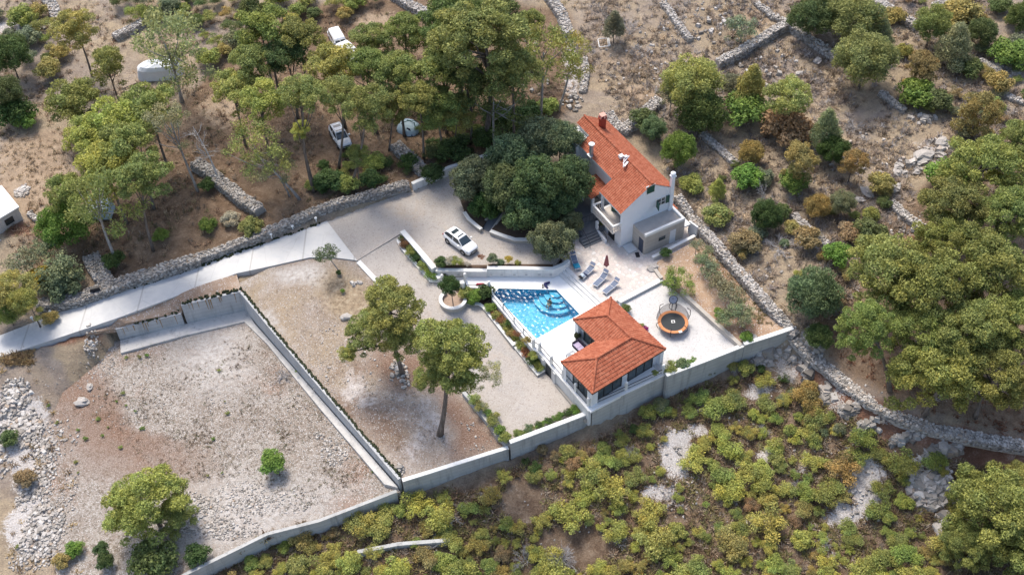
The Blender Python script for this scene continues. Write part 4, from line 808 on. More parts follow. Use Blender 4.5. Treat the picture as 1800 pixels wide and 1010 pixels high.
# ------------------------------------------------------------------ railings
def railing(px, zbase, label, h=.95, post=2.3, mat=None, ball=True, infill=True, pw=.26):
    pts = [U(x, y, zbase) for x, y in px]; r = empty('railing', pts[0], label, 'railing'); L = 0; ps = []
    for a, b in zip(pts, pts[1:]):
        n = max(1, round((b-a).length/post)); ps += [a+(b-a)*(i/n) for i in range(n)]
    ps.append(pts[-1])
    for p in ps:
        m = MB(); m.box(p+Vector((0, 0, .55)), (pw, pw, 1.1), .9)
        if ball: m.lathe(p+Vector((0, 0, 1.1)), [(.12, 0), (.18, .1), (.18, .2), (.1, .3)], 10)
        m.build('post', M_CAP, r)
    m = MB(); m.tube([p+Vector((0, 0, h)) for p in pts], .04, 6); m.tube([p+Vector((0, 0, .12)) for p in pts], .025, 6); m.build('handrail', mat or BLACKM, r)
    if infill:
        m = MB()
        for a, b in zip(pts, pts[1:]):
            n = int((b-a).length/.16)
            for i in range(n+1): p = a+(b-a)*(i/max(1, n)); m.tube([p+Vector((0, 0, .12)), p+Vector((0, 0, h))], .016, 4, False)
        m.build('balusters', M_CAP, r)
    return r
railing([(866,520),(904,568),(937,607)], 0, 'thin white railing along the lower edge of the pool', post=2.4, ball=False, pw=.12, infill=False)
railing([(938,610),(949,616),(990,663),(1034,713)], 0, 'white railing with ball topped posts left of the pool house')
railing([(1040,712),(1100,685),(1165,655)], .12, 'low railing with ball topped posts on the high wall below the pool house', .6, 4.0)
railing([(778,497),(818,495)], -.1, 'short white balustrade at the top of the pool stairs', .9, 2.6)
railing([(816,511),(860,509)], 0, 'short white balustrade beside the green shrubs at the pool corner', .9, 2.8)
m = MB()
for i in range(6): a, b, c, d = U(780+6*i, 486, 0), U(818, 486, 0), U(818, 496, 0), U(780+6*i, 496, 0); m.prism([(q.x, q.y) for q in (a, b, c, d)], -1.2, -.75+.15*i)
m.thing('pool_stairs', M_WHITEW, U(800, 490, -1.2), 'white stairs climbing from the driveway to the pool deck', 'stairs')
m = MB()
for p, z in ((U(818,485,0), 1.0), (U(812,506,0), 1.0)): m.box((p.x, p.y, .35), (.5, .5, 1.3), .1)
m.thing('gate_pillars', M_WHITEW, U(815, 495, -.3), 'pair of square white gate pillars at the pool stairs', 'pillar')
for i, x in enumerate((785, 806, 863, 882, 904, 925, 948, 968)):
    p = U(x, 480.5, .55); m = MB(); m.box((p.x, p.y-.22, .55), (.28, .06, .12), .0); m.thing('wall_light', METAL, (p.x, p.y-.2, .5), 'small grey recessed light in the white wall behind the pool', 'wall light', 'recessed lights along the pool wall')
lampm = plain('white lamp', (.78, .78, .76), .4)
for i, (x, y) in enumerate(((112,545),(166,527.6),(222,506),(267,490),(319,473),(361,458.4),(407.5,441.5),(446,429),(477.5,417),(515,402.7),(556,388.6),(90,552),(58,563))):
    p = G(x, y); m = MB(); m.tube([p-Vector((0, 0, .2)), p+Vector((0, 0, .4))], .06, 8); m.lathe(p+Vector((0, 0, .4)), [(.1, 0), (.17, .06), (.17, .18), (.06, .26)], 10)
    m.thing('path_lamp', lampm, p, 'small white path lamp beside the upper edge of the concrete road', 'lamp', 'white lamps along the road')
# ------------------------------------------------------------------ vegetation
def leaf_material(name, trans=.33, rough=.65):
    m = bpy.data.materials.new(name); m.use_nodes = True; t = m.node_tree; p = t.nodes['Principled BSDF']; out = t.nodes['Material Output']; L = t.links.new
    oi = t.nodes.new('ShaderNodeObjectInfo'); ge = t.nodes.new('ShaderNodeNewGeometry'); at = t.nodes.new('ShaderNodeAttribute'); at.attribute_name = 'tone'
    rp = t.nodes.new('ShaderNodeValToRGB'); rp.color_ramp.elements[0].color = (.5, .54, .56, 1); rp.color_ramp.elements[1].color = (1.5, 1.42, 1.25, 1); L(ge.outputs['Random Per Island'], rp.inputs[0])
    m1 = t.nodes.new('ShaderNodeMix'); m1.data_type = 'RGBA'; m1.blend_type = 'MULTIPLY'; m1.inputs[0].default_value = 1; L(oi.outputs['Color'], m1.inputs[6]); L(rp.outputs[0], m1.inputs[7])
    m2 = t.nodes.new('ShaderNodeMix'); m2.data_type = 'RGBA'; m2.blend_type = 'MULTIPLY'; m2.inputs[0].default_value = 1; L(m1.outputs[2], m2.inputs[6]); L(at.outputs['Color'], m2.inputs[7])
    L(m2.outputs[2], p.inputs['Base Color']); p.inputs['Roughness'].default_value = rough; p.inputs['Specular IOR Level'].default_value = .25
    tl = t.nodes.new('ShaderNodeBsdfTranslucent'); L(m2.outputs[2], tl.inputs[0]); mx = t.nodes.new('ShaderNodeMixShader'); mx.inputs[0].default_value = trans
    L(p.outputs[0], mx.inputs[1]); L(tl.outputs[0], mx.inputs[2]); L(mx.outputs[0], out.inputs[0]); return m
M_LEAF = leaf_material('foliage'); 
def bark(name, a, b):
    t = NT(name, .95, .1); t.color(t.mix(a, b, t.ramp(t.noise(4, 5, .7, 0, (1, 1, .25)), [(.35, 0), (.65, 1)]))); t.bump(t.noise(9, 4, .6, 0, (1, 1, .3)), .8, .05); return t.m
M_BARK = bark('pine bark', (.09, .075, .065), (.24, .205, .18)); M_BARKG = bark('grey bark', (.22, .20, .19), (.42, .40, .38)); M_DEAD = bark('bleached dead wood', (.30, .28, .27), (.55, .53, .52))
def leaf_mesh(name, seed, puffs, s=.075, cover=1.5, flat=.75, up=.35, low=-.5, spike=0.0, jit=.3, hue=.12, needle=False):
    "leaf faces on the shells of puffs (x, y, z, r)"
    rg = np.random.RandomState(seed); C = []; N = []; S = []; T = []; DD = []
    for (x, y, z, r) in puffs:
        n = int(cover*4*math.pi*r*r*.8/(.42*s*s)); d = rg.normal(size=(n*2, 3)); d /= np.linalg.norm(d, axis=1)[:, None]; d = d[(d[:, 2] > low) | (rg.rand(n*2) < .15)][:n]
        ph = rg.uniform(0, 6.28, 6); lump = 1+.16*np.sin(d[:, 0]*5+ph[0])*np.sin(d[:, 1]*5+ph[1])+.13*np.sin(d[:, 2]*7+ph[2]+d[:, 0]*4)+.08*np.sin(d[:, 0]*13+ph[3])*np.sin(d[:, 1]*13+ph[4])
        rr = r*lump*(1-jit+1.25*jit*np.sqrt(rg.rand(len(d)))); C.append(np.array((x, y, z))+d*rr[:, None]*np.array((1, 1, flat))); N.append(d*.75+rg.normal(size=d.shape)*.55+np.array((0, 0, up)))
        S.append(s*rg.uniform(.55, 1.3, len(d))); DD.append(d); k = 1+rg.uniform(-hue, hue); g = rg.uniform(-hue, hue)*.6; T.append(np.tile((k+g, k, k-g, 1), (len(d), 1)))
    C = np.concatenate(C); N = np.concatenate(N); S = np.concatenate(S)[:, None]; T = np.concatenate(T); N /= np.linalg.norm(N, axis=1)[:, None]
    R = rg.normal(size=C.shape); R[:, 2] += spike; a = np.cross(N, R); a /= np.linalg.norm(a, axis=1)[:, None]; b = np.cross(a, N)
    if needle:
        k = rg.rand(len(C)) < .42; a0_, b0_ = a*.9, b*1.0; D = np.concatenate(DD); b = D*.9+rg.normal(size=D.shape)*.55+np.array((0, 0, .35)); b /= np.linalg.norm(b, axis=1)[:, None]; a = np.cross(b, rg.normal(size=b.shape)); a /= np.linalg.norm(a, axis=1)[:, None]; a = np.where(k[:, None], a*.8, a0_); b = np.where(k[:, None], b*1.25, b0_)
    n = len(C); V = np.empty((n, 4, 3)); V[:, 0] = C-b*S*.62; V[:, 1] = C+a*S*.36; V[:, 2] = C+b*S*.62; V[:, 3] = C-a*S*.36
    me = bpy.data.meshes.new(name); me.vertices.add(4*n); me.vertices.foreach_set('co', V.ravel()); me.loops.add(4*n); me.loops.foreach_set('vertex_index', np.arange(4*n, dtype=np.int32))
    me.polygons.add(n); me.polygons.foreach_set('loop_start', np.arange(0, 4*n, 4, dtype=np.int32)); me.update()
    at = me.attributes.new('tone', 'FLOAT_COLOR', 'POINT'); at.data.foreach_set('color', np.repeat(T, 4, axis=0).astype(np.float32).ravel()); me.materials.append(M_LEAF); me['puffs'] = [float(v) for p in puffs for v in p]
    return me
def P_pine(seed, n=42, r0=.14, r1=.26, dome=.5, sag=.95, spread=.8):
    rg = random.Random(seed); out = []
    ax, ay = rg.uniform(-.15, .15), rg.uniform(-.15, .15); squash = rg.uniform(.8, 1.15)
    for i in range(n):
        a = 2.39996*i+rg.uniform(-.5, .5); q = math.sqrt((i+.5)/n)*spread*rg.uniform(.85, 1.12); z = dome*(1-q*q*1.1)+rg.uniform(-.1, .1)
        if rg.random() < .55: z -= rg.random()*sag
        out.append((q*math.cos(a)*squash+ax, q*math.sin(a)/squash+ay, z, rg.uniform(r0, r1)*(1.1-.25*q)))
    return out
def P_round(seed, n=34, r0=.2, r1=.34, squash=.85, bottom=-.55):
    rg = random.Random(seed); out = [(0, 0, 0, .55), (0, 0, -.2, .5)]
    for i in range(n):
        z = bottom+(1-bottom)*(i+.5)/n; q = math.sqrt(max(0, 1-z*z)); a = 2.39996*i+rg.uniform(-.5, .5); k = rg.uniform(.62, .88); out.append((q*math.cos(a)*k, q*math.sin(a)*k, z*k*squash, rg.uniform(r0, r1)))
    return out
def P_cone(seed, n=30):
    rg = random.Random(seed); out = []
    for i in range(n):
        h = (i+.5)/n; q = (1-h)**.7*.75; a = 2.39996*i; out.append((q*math.cos(a)*rg.uniform(.6, 1.1), q*math.sin(a)*rg.uniform(.6, 1.1), -.8+1.8*h, .34-.16*h))
    return out
def P_scrub(seed, n=9):
    rg = random.Random(seed); out = [(0, 0, .1, .42)]
    for i in range(n): a = rg.uniform(0, 6.28); q = rg.uniform(.3, .75); out.append((q*math.cos(a), q*math.sin(a), rg.uniform(-.25, .5)*(1-.4*q), rg.uniform(.16, .33)))
    return out
PROTO = {
 'pine': [leaf_mesh('pine_crown', 10+i, P_pine(10+i), .055, 1.25, .8, .35, -.55, 0, .5, .13, True) for i in range(5)],
 'tall': [leaf_mesh('pine_crown', 20+i, P_pine(20+i, 40, .14, .25, .65, 1.3, .7), .058, 1.2, .8, .35, -.55, 0, .5, .13, True) for i in range(3)],
 'sparse': [leaf_mesh('sparse_pine_crown', 30+i, P_pine(30+i, 22, .13, .26, .5, 1.1, .8), .055, .6, .8, .3, -.8, 0, .8, .13, True) for i in range(2)],
 'big': [leaf_mesh('big_pine_crown', 40+i, P_pine(40+i, 84, .10, .20, .5, .9, .85), .042, 1.3, .75, .35, -.55, 0, .45, .13, True) for i in range(3)],
 'round': [leaf_mesh('round_crown', 50+i, P_round(50+i, 48, .15, .28), .055, 1.0, .9, .3, -.7, 0, .45, .12, True) for i in range(4)],
 'oak': [leaf_mesh('oak_crown', 60+i, P_round(60+i, 46, .16, .28, .8, -.35), .058, 1.15, .85, .3, -.6, 0, .4) for i in range(3)],
 'cone': [leaf_mesh('cone_crown', 70+i, P_cone(70+i), .06, 1.1, .9, .4, -.7, 0, .5, .12, True) for i in range(2)],
 'olive': [leaf_mesh('olive_crown', 80+i, P_pine(80+i, 22, .16, .28, .35, .7, .75), .075, .5, .9, .3, -.9, 0, .6) for i in range(2)],
 'shrub': [leaf_mesh('shrub_crown', 90+i, P_round(90+i, 16, .26, .42, .8, -.2), .12, 1.1, .9, .4, -.4, 0, .4) for i in range(4)],
 'scrub': [leaf_mesh('scrub_crown', 100+i, P_scrub(100+i, 13), .075, .8, 1.0, .5, -.6, 0, .7, .2, True) for i in range(6)],
}
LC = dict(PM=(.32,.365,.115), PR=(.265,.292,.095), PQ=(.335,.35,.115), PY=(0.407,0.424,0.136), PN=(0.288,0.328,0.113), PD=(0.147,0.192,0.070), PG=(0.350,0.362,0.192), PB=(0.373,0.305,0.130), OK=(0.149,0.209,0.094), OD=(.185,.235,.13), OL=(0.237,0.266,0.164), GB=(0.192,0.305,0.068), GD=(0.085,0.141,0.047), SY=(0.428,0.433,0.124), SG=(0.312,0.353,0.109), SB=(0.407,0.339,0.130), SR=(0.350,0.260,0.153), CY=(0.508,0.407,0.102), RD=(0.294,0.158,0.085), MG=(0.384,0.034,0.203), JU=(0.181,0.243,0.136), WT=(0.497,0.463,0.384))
RT = random.Random(77)
TRV = dict(pine=.9, tall=1.0, sparse=1.1, big=.95, round=1.0, oak=.9, cone=1.0, olive=.8, shrub=.8, scrub=.72)
def trunk_mesh(name, base, top, R, h, puffs, kind, seed, mat, rz, limbs=7, vk=1.0):
    rg = random.Random(seed); mb = MB(); r = max(.05, .0095*h+.026*R)*(1.35 if kind == 'big' else 1); d = top-base; n = 7; side = Vector((rg.uniform(-1, 1), rg.uniform(-1, 1), 0))*.05*h*(.3 if kind == 'oak' else 1); pts = []
    for i in range(n+1): t = i/n; pts.append(d*t+side*math.sin(math.pi*t)+Vector((0, 0, -.3 if i == 0 else 0)))
    mb.tube(pts, [r*(1.35 if i == 0 else 1-.62*i/n) for i in range(n+1)], 7)
    M = Matrix.Rotation(rz, 3, 'Z')
    for p in rg.sample(puffs, min(limbs, len(puffs))):
        e = d+M@Vector((p[0]*R, p[1]*R, p[2]*R*vk)); t = rg.uniform(.55, .95); s = d*t+side*math.sin(math.pi*t); s = s if s.z < e.z+.4*R else d*.6; m = s.lerp(e, .5)+Vector((0, 0, -.08*(e-s).length)); mb.tube([s, m, e], [r*.42, r*.28, r*.1], 5)
    return mb
def tree(kind, cx, cy, rp, h, col, label, cat=None, name=None, group=None, vk=None, limbs=7, pi=None, bare=0):
    if isinstance(h, tuple):
        b = G(*h); z = 8.0
        for _ in range(30):
            p = U(cx, cy, z); e = (p-b).y
            z += max(-2, min(2, -e*.8))*-1
        best = min((abs((U(cx, cy, zz)-b).y), zz) for zz in [b.z+.5*k for k in range(1, 45)]); top = U(cx, cy, best[1])
    else: b = G(cx, cy, h); top = b+Vector((0, 0, h))
    R = rp/px_per_m(top); H = top.z-b.z; sh = kind in ('shrub', 'scrub'); big = kind not in ('shrub', 'scrub', 'round', 'cone', 'olive')
    name = name or {'oak': 'oak_tree', 'olive': 'olive_tree', 'shrub': 'shrub', 'scrub': 'scrub_bush', 'round': 'bushy_pine', 'cone': 'young_pine'}.get(kind, 'pine_tree')
    cat = cat or ('shrub' if kind in ('shrub', 'scrub') else 'tree'); protos = PROTO[kind]; me = protos[(pi if pi is not None else RT.randrange(len(protos))) % len(protos)]; rz = RT.uniform(0, 6.28); v = (vk or TRV[kind])*RT.uniform(.92, 1.08)
    c = [x*RT.uniform(.92, 1.08) for x in LC[col]]
    if sh:
        o = bpy.data.objects.new(name, me); COL.objects.link(o); o.location = top; o.rotation_euler.z = rz; o.scale = (R, R, R*v); o.color = (*c, 1); return tag(o, label, cat, group)
    t = empty(name, b, label, cat, group); pf = me['puffs']; pf = [tuple(pf[i:i+4]) for i in range(0, len(pf), 4)]
    cr = bpy.data.objects.new('crown', me); COL.objects.link(cr); cr.parent = t; cr.location = top-b; cr.rotation_euler.z = rz; cr.scale = (R, R, R*v); cr.color = (*c, 1)
    mb = trunk_mesh('trunk', Vector(), top-b, R, H, pf, kind, RT.randrange(9999), M_BARK, rz, limbs+bare, v); mb.build('trunk', M_BARKG if kind in ('olive', 'sparse') or bare else M_BARK, t, True, True); t['_top'] = tuple(top-b); return t
TREES = [
 # upper left
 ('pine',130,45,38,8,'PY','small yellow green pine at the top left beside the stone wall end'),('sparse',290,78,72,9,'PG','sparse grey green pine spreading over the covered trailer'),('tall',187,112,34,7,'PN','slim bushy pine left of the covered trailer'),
 ('pine',132,176,46,5,'PN','low spreading pine on the left track below the slim pine'),('round',14,95,40,4,'PD','dark evergreen at the upper left edge beside the brown shrubs'),('round',8,160,32,4,'PD','dark evergreen at the left edge above the sandy track'),('shrub',22,198,34,1.6,'GD','dark rounded shrub at the left edge in its own shadow'),('shrub',47,212,19,1.0,'GB','bright green shrub at the end of the dark left shrubs'),
 ('pine',262,192,52,9,'PN','pine at the top of the left wood just below the wooden table'),('pine',205,213,50,9,'PY','pale pine on the left shoulder of the left wood'),('pine',150,245,46,8,'PY','pale pine at the outer left of the left wood facing the sandy field'),('pine',232,255,50,10,'PN','pine in the middle of the left wood above the twin dark trunks'),
 ('pine',186,292,52,9,'PY','broad yellow green pine on the west side of the left wood'),('pine',250,310,46,(270,440),'PN','pine with a long bare trunk ending beside the round green shrub'),('sparse',170,352,60,(208,465),'PN','thin pine with pale crooked trunk nearest the stone spur'),('pine',120,345,42,6,'PN','dense pine between the thin crooked pine and the shed field'),
 ('round',110,395,46,3,'GB','leafy bright green tree at the foot of the left wood'),('sparse',300,215,40,(348,336),'PG','pine with slender leaning trunk at the right of the left wood'),
 ('olive',40,462,40,2.6,'OL','grey green olive left of the tan clearing'),('olive',100,470,44,2.8,'OL','grey green olive between the two others above the road wall'),('olive',75,436,30,2.4,'OL','small grey green olive nearest the white shed'),('shrub',105,500,36,1.2,'JU','pale green low bush on the road wall'),
 ('pine',22,505,46,4,'PY','bright yellow green pine at the left edge above the road'),('tall',50,532,34,4,'PY','yellow green young pine leaning towards the road wall'),('shrub',72,487,22,1.6,'CY','golden yellow shrub beside the bright left pine'),('round',10,545,30,2.5,'PN','green pine at the left edge near the start of the road'),
 # central wood
 ('pine',465,48,50,11,'PN','tall dark pine crowning the top left of the middle wood'),('tall',452,28,34,11,'PD','dark pine behind the top left crown of the middle wood'),('pine',527,62,42,11,'PN','pine left of the white van'),('pine',435,112,40,10,'PN','pine on the left flank of the middle wood beside the scrub'),('pine',500,95,38,10,'PD','shaded pine behind the three left crowns of the middle wood'),
 ('pine',408,160,42,(432,256),'PY','wide pale pine at the far left of the middle wood'),('pine',462,170,40,(480,290),'PY','pale pine right of the far left one in the middle wood'),('pine',535,163,42,(552,338),'PN','pine with long thin pale trunk left of the forest car'),('pine',598,165,36,(594,298),'PN','pine whose dark trunk crosses the forest car'),
 ('pine',643,185,42,(616,330),'PN','pine with slim pale trunk right of the forest car'),('pine',588,110,46,10,'PY','bushy yellow green pine just below the white caravan'),('pine',655,70,38,9,'PN','pine right of the white van beside the brown clearing'),('pine',712,58,38,9,'PN','pine between the clearing and the largest dark pine'),
 ('pine',648,120,38,10,'PN','pine below the brown clearing in the middle wood'),('pine',697,125,42,10,'PN','pine at the heart of the middle wood'),('pine',735,172,36,(745,280),'PN','pine above the blue tent'),('pine',690,190,26,(683,265),'PN','small pine with dark trunk left of the tent'),
 ('sparse',440,258,52,(528,350),'PN','leaning pine with many bare grey limbs above the drive wall'),('sparse',475,290,34,(510,345),'PG','thin pine skirt below the leaning bare limbed pine'),('pine',528,228,18,(555,335),'PY','small low tuft of pine on the pale trunk'),('pine',628,270,20,(632,330),'PN','low pine tuft above the forked pale trunk'),
 ('big',800,42,72,12,'PD','largest dark green pine at the top of the middle wood'),('big',850,62,78,(852,250),'PN','great pine with tall straight trunk in the centre top'),('pine',875,25,40,11,'PD','dark pine behind the great straight trunked pine'),('pine',775,120,46,10,'PN','pine right of the heart of the wood with tiered crown'),('pine',770,185,42,(782,270),'PN','pine standing right of the tent'),('pine',805,195,34,(797,258),'PY','bright low pine crown above the dark undergrowth'),
 ('tall',930,42,26,7,'PN','small rounded pine at the top right of the middle wood'),('pine',900,120,48,(903,258),'PN','many limbed pine near the oak grove'),('sparse',955,92,54,(950,210),'PN','open crowned pine left of the leaning edge pine'),('sparse',1005,88,38,(981,195),'PY','slender leaning pine at the right edge of the middle wood'),('sparse',868,172,58,(870,262),'PD','shadowy low branched pine behind the oaks'),('tall',820,150,40,9,'PD','shaded pine behind the bright low crown'),
 # right hillside
 ('cone',1080,42,24,3,'OL','narrow olive coloured bush beside the white frame'),('olive',1305,48,36,2.5,'OL','spreading grey green olive above the climbing stone wall'),('round',1218,145,54,5,'PY','tall bushy pine left of the climbing stone wall'),('round',1232,195,46,3.2,'PD','dark rounded evergreen in front of the tall bushy pine'),('olive',1180,170,30,3,'OL','wispy grey tree left of the tall bushy pine'),
 ('cone',1322,145,32,4,'PY','conical yellow green pine right of the tall bushy pine'),('round',1290,150,24,2,'OL','dull dark shrub behind the conical pine'),('shrub',1312,192,38,1.8,'GB','fresh green shrub below the conical pine'),('pine',1393,168,46,(1388,230),'PY','umbrella pine with dark trunk on the right hillside'),('shrub',1385,228,44,1.3,'SR','low brownish thicket under the umbrella pine'),
 ('shrub',1130,208,22,1.5,'PD','dark shrub left of the silvery one behind the house'),('round',1148,225,24,2,'JU','silvery green shrub behind the house'),('round',1193,262,32,2.6,'GB','round green evergreen just right of the house roof'),('cone',1453,222,32,4,'PG','pale yellow green pine right of the umbrella pine'),('round',1465,262,30,2.4,'GD','dark green tree under the pale yellow green pine'),('tall',1412,285,40,4,'PB','brownish pine on the slope right of the house'),
 ('round',1320,268,24,1.8,'SB','olive brown rounded shrub above the dead white branches'),('shrub',1312,312,26,1.4,'GB','dense bright green shrub left of the dead white branches'),('shrub',1395,318,26,1.4,'GB','green shrub left below the brownish pine'),('cone',1262,330,19,1.8,'SY','small yellow green bush behind the villa chimney'),('shrub',1215,325,22,.8,'SG','flat dull green bush beside the villa chimney'),
 ('round',1347,378,28,2,'GD','dark green bush among the grey dead branches'),('shrub',1260,378,24,.9,'SG','low yellow green bush beside the long stone wall'),('round',1438,362,24,1.8,'SB','tan brown bush right of the dark green bush'),('round',1482,355,24,2.2,'OL','olive green bush left of the blue grey boulder'),('tall',1500,285,30,3,'PB','brown and green pine below the pale yellow green pine'),('shrub',1550,322,22,1.4,'SB','brown green spiky bush by the boulders'),
 ('shrub',1420,418,24,1.2,'SR','rusty brown bush above the round bright bush'),('shrub',1472,446,24,1.4,'GB','round bright green bush left of the big pines'),('round',1432,516,50,3,'JU','large round grey green evergreen beside the long stone wall'),('shrub',1530,410,30,1.2,'PD','dark shrub in the brown thicket left of the big pines'),('shrub',1500,410,24,1.0,'SR','brown dry shrub right of the low rubble wall'),('shrub',1310,425,26,1.0,'SR','grey brown dry bush above the long stone wall'),
 ('round',1523,102,56,4.5,'PN','large round green pine at the lower end of the stone wall'),('round',1500,30,52,4,'PN','green bushy pine at the top right of the wall junction'),('round',1425,30,40,3.5,'PD','very dark evergreen right of the wall junction'),('round',1455,5,40,3.5,'PD','dark evergreen at the top edge above the wall junction'),('cone',1550,58,26,2.6,'PG','pale shrub behind the large round green pine'),
 ('round',1640,42,34,3.4,'PN','windswept green pine at the end of the upper right wall'),('cone',1680,75,38,3.4,'PG','feathery grey green pine right of the windswept one'),('tall',1615,118,34,2.6,'PB','golden brown pine between the round pine and the feathery one'),('round',1728,55,28,2.2,'PD','dark green shrub at the upper right'),('shrub',1612,165,32,1.2,'GB','bright green low shrub patch below the golden brown pine'),('shrub',1650,178,24,1.3,'PD','dull green shrub right of the bright patch'),
 ('shrub',1775,95,34,1.4,'GB','green shrub patch at the right edge near the top'),('round',1800,30,30,2,'PD','dark shrub at the upper right corner edge'),('shrub',1690,20,34,1.2,'SB','brown scrub thicket at the top right'),('tall',1718,200,48,4,'PB','large brown green pine above the big right hand pines'),('shrub',1758,145,22,1.2,'SB','tawny bush above the large brown green pine'),('shrub',1665,308,34,1.8,'GB','bright green shrub left of the big pines'),('shrub',1700,118,24,1,'PD','small dark shrub by the wall stub'),
 # big pines on the right
 ('big',1725,290,76,7,'PQ','upper big pine of the right hand group'),('big',1800,255,58,7,'PR','big pine cut by the right edge at its top'),('big',1690,362,68,6,'PR','big pine below the upper one at the left of the group'),('big',1780,375,68,7,'PR','big pine cut by the right edge in the middle'),('big',1655,412,56,5,'PR','lower leafy big pine above the broad crown'),
 ('big',1560,470,81,8,'PQ','broad crowned big pine at the far left of the right hand group'),('big',1650,500,85,9,'PR','central big pine of the right hand group'),('big',1745,470,81,9,'PR','big pine right of the central one'),('big',1525,572,58,(1565,685),'PR','big pine overhanging the stone walled path at its bend'),('big',1620,590,69,7,'PR','big pine below the central one with rusty branches'),('big',1720,575,78,8,'PR','big pine right and below of the central one'),('big',1790,560,64,8,'PR','big pine cut by the right edge low down'),
 ('big',1655,652,85,7,'PQ','lowest big pine spreading over the path'),('big',1750,655,71,7,'PR','lowest big pine at the right edge'),('round',1440,590,26,1.5,'PD','dark low bush between the round evergreen and the path'),
 ('big',1752,900,89,5,'PQ','big pine filling the bottom right corner'),('big',1700,960,49,3,'PR','lower left lobe of pine at the bottom right'),('big',1800,960,68,4,'PR','pine cut by the bottom right corner of the picture'),('big',1800,850,49,5,'PQ','pine cut by the right edge above the corner'),
 # inside the property
 ('big',686,535,64,(708,655),'PM','tall knotted pine leaning over the dry field'),
 ('big',785,608,71,(773,762),'PM','pine with single dark straight trunk beside the gravel court'),
 ('big',262,880,76,4.5,'PY','broad yellow green pine at the bottom of the stony lot'),('shrub',479,812,23,1.3,'GB','single round green bush in the stony lot'),('olive',573,448,27,(597,478),'GD','small dark green tree with bent trunk beside the concrete road'),
 ('shrub',790,502,20,(0),'GD',''),
]
TREES = [t for t in TREES if t[6]]
MADE = {}
for t in TREES:
    t = list(t); wood = t[0] in ('pine', 'tall', 'sparse', 'big') and t[1] < 1010 and t[2] < 360
    if wood: t[3] *= 1.16
    MADE[t[6]] = tree(*t)
for t in [('oak',833,318,42,3.6,'OD','dusty dark oak at the left end of the grove'),('oak',900,278,44,5.0,'OD','tall oak at the top left of the grove by the driveway wall'),('oak',950,245,44,6.2,'OD','tall oak at the back of the grove against the wood'),('oak',985,246,38,6.4,'OD','tall oak touching the villa roof'),('oak',893,330,46,4.4,'OK','broad dark oak in the front of the grove'),('oak',1002,318,44,4.6,'OK','dark oak between the grove and the villa porch'),('oak',945,318,46,6.0,'OK','domed dark oak in the very middle of the grove'),('oak',985,352,36,3.0,'OK','low dark oak in front of the villa steps'),('oak',855,362,30,1.8,'GD','low dark tree at the grove foot left of the ramp'),('oak',925,372,44,3.0,'OK','dark low oak above the curved planter wall'),
          ('oak',971,424,41,2.3,'OD','separate round oak between the driveway and the patio'),('oak',1004,392,22,1.8,'OD','small oak at the villa steps')]: tree(*t, vk=1.2)
tree('round', 790, 502, 20, (797, 541), 'GD', 'small round tree growing from the round stone planter')
# shrubs about the garden
def bough(lb, kind, cx, cy, rp, col, dy=0.0, up=.62):
    "one more leafy bough of a finished tree, with the limb that carries it"
    t = next(v for k, v in MADE.items() if k.startswith(lb)); b = Vector(t.location); top = Vector(t['_top']); best = min((abs(U(cx, cy, b.z+.25*k).y-(b.y+top.y+dy)), b.z+.25*k) for k in range(4, 90)); p = U(cx, cy, best[1])-b; R = rp/px_per_m(p+b)
    cr = bpy.data.objects.new('crown', PROTO[kind][RT.randrange(len(PROTO[kind]))]); COL.objects.link(cr); cr.parent = t; cr.location = p; cr.rotation_euler.z = RT.uniform(0, 6.28); cr.scale = (R, R, R*.8); cr.color = (*LC[col], 1)
    mb = MB(); s0 = top*up; m = s0.lerp(p, .55)+Vector((0, 0, .25)); mb.tube([s0, m, p], [.15, .11, .05], 6); mb.build('limb', M_BARK, t, True, True)
bough('tall knotted pine', 'big', 655, 575, 50, 'PN', 1.0, .6); bough('tall knotted pine', 'pine', 612, 620, 20, 'PY', -1.0, .45); bough('tall knotted pine', 'pine', 712, 590, 42, 'PN', -.6, .55)
bough('pine with single dark', 'big', 800, 650, 50, 'PN', -.8, .62); bough('pine with single dark', 'pine', 755, 665, 32, 'PN', -.5, .6); bough('pine with single dark', 'sparse', 860, 662, 32, 'PG', 0, .6); bough('broad yellow green pine at', 'pine', 305, 905, 42, 'PN', -.5, .6); bough('broad yellow green pine at', 'pine', 228, 905, 36, 'PY', -.5, .6)
for v in MADE.values():
    if '_top' in v.keys(): del v['_top']
def thicket(n, polys, kinds, rr, hh, label, group, seed):
    rg = random.Random(seed); out = []; k = 0; q = [(p, abs(sum(p[i-1][0]*p[i][1]-p[i][0]*p[i-1][1] for i in range(len(p))))) for p in polys]
    while len(out) < n and k < 6000:
        k += 1; p = rg.choices([a for a, _ in q], [b for _, b in q])[0]; x = rg.uniform(min(v[0] for v in p), max(v[0] for v in p)); y = rg.uniform(min(v[1] for v in p), max(v[1] for v in p)); r = rg.uniform(*rr)
        if not inside(p, np.array([x]), np.array([y]))[0] or any((x-a)**2+((y-b)*1.3)**2 < (.7*(r+c))**2 for a, b, c in out): continue
        out.append((x, y, r)); tree(rg.choice(['shrub', 'scrub']), x, y, r, hh*r/14, rg.choice(kinds), label, 'shrub', 'wild_shrub', group)
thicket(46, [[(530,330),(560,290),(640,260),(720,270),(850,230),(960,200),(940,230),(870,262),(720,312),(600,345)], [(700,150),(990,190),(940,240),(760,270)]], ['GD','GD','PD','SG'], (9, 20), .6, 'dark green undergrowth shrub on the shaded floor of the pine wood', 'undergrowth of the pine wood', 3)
thicket(44, [[(180,-10),(420,-10),(430,60),(370,110),(330,30),(240,25)], [(-10,10),(70,20),(90,60),(40,70),(0,60)], [(480,-10),(680,-10),(640,20),(500,40)], [(60,60),(120,90),(90,130),(40,110)]], ['SG','OL','SY','SB','PD'], (11, 24), .8, 'olive green scrub bush at the top left above the woods', 'scrub at the top left', 4)
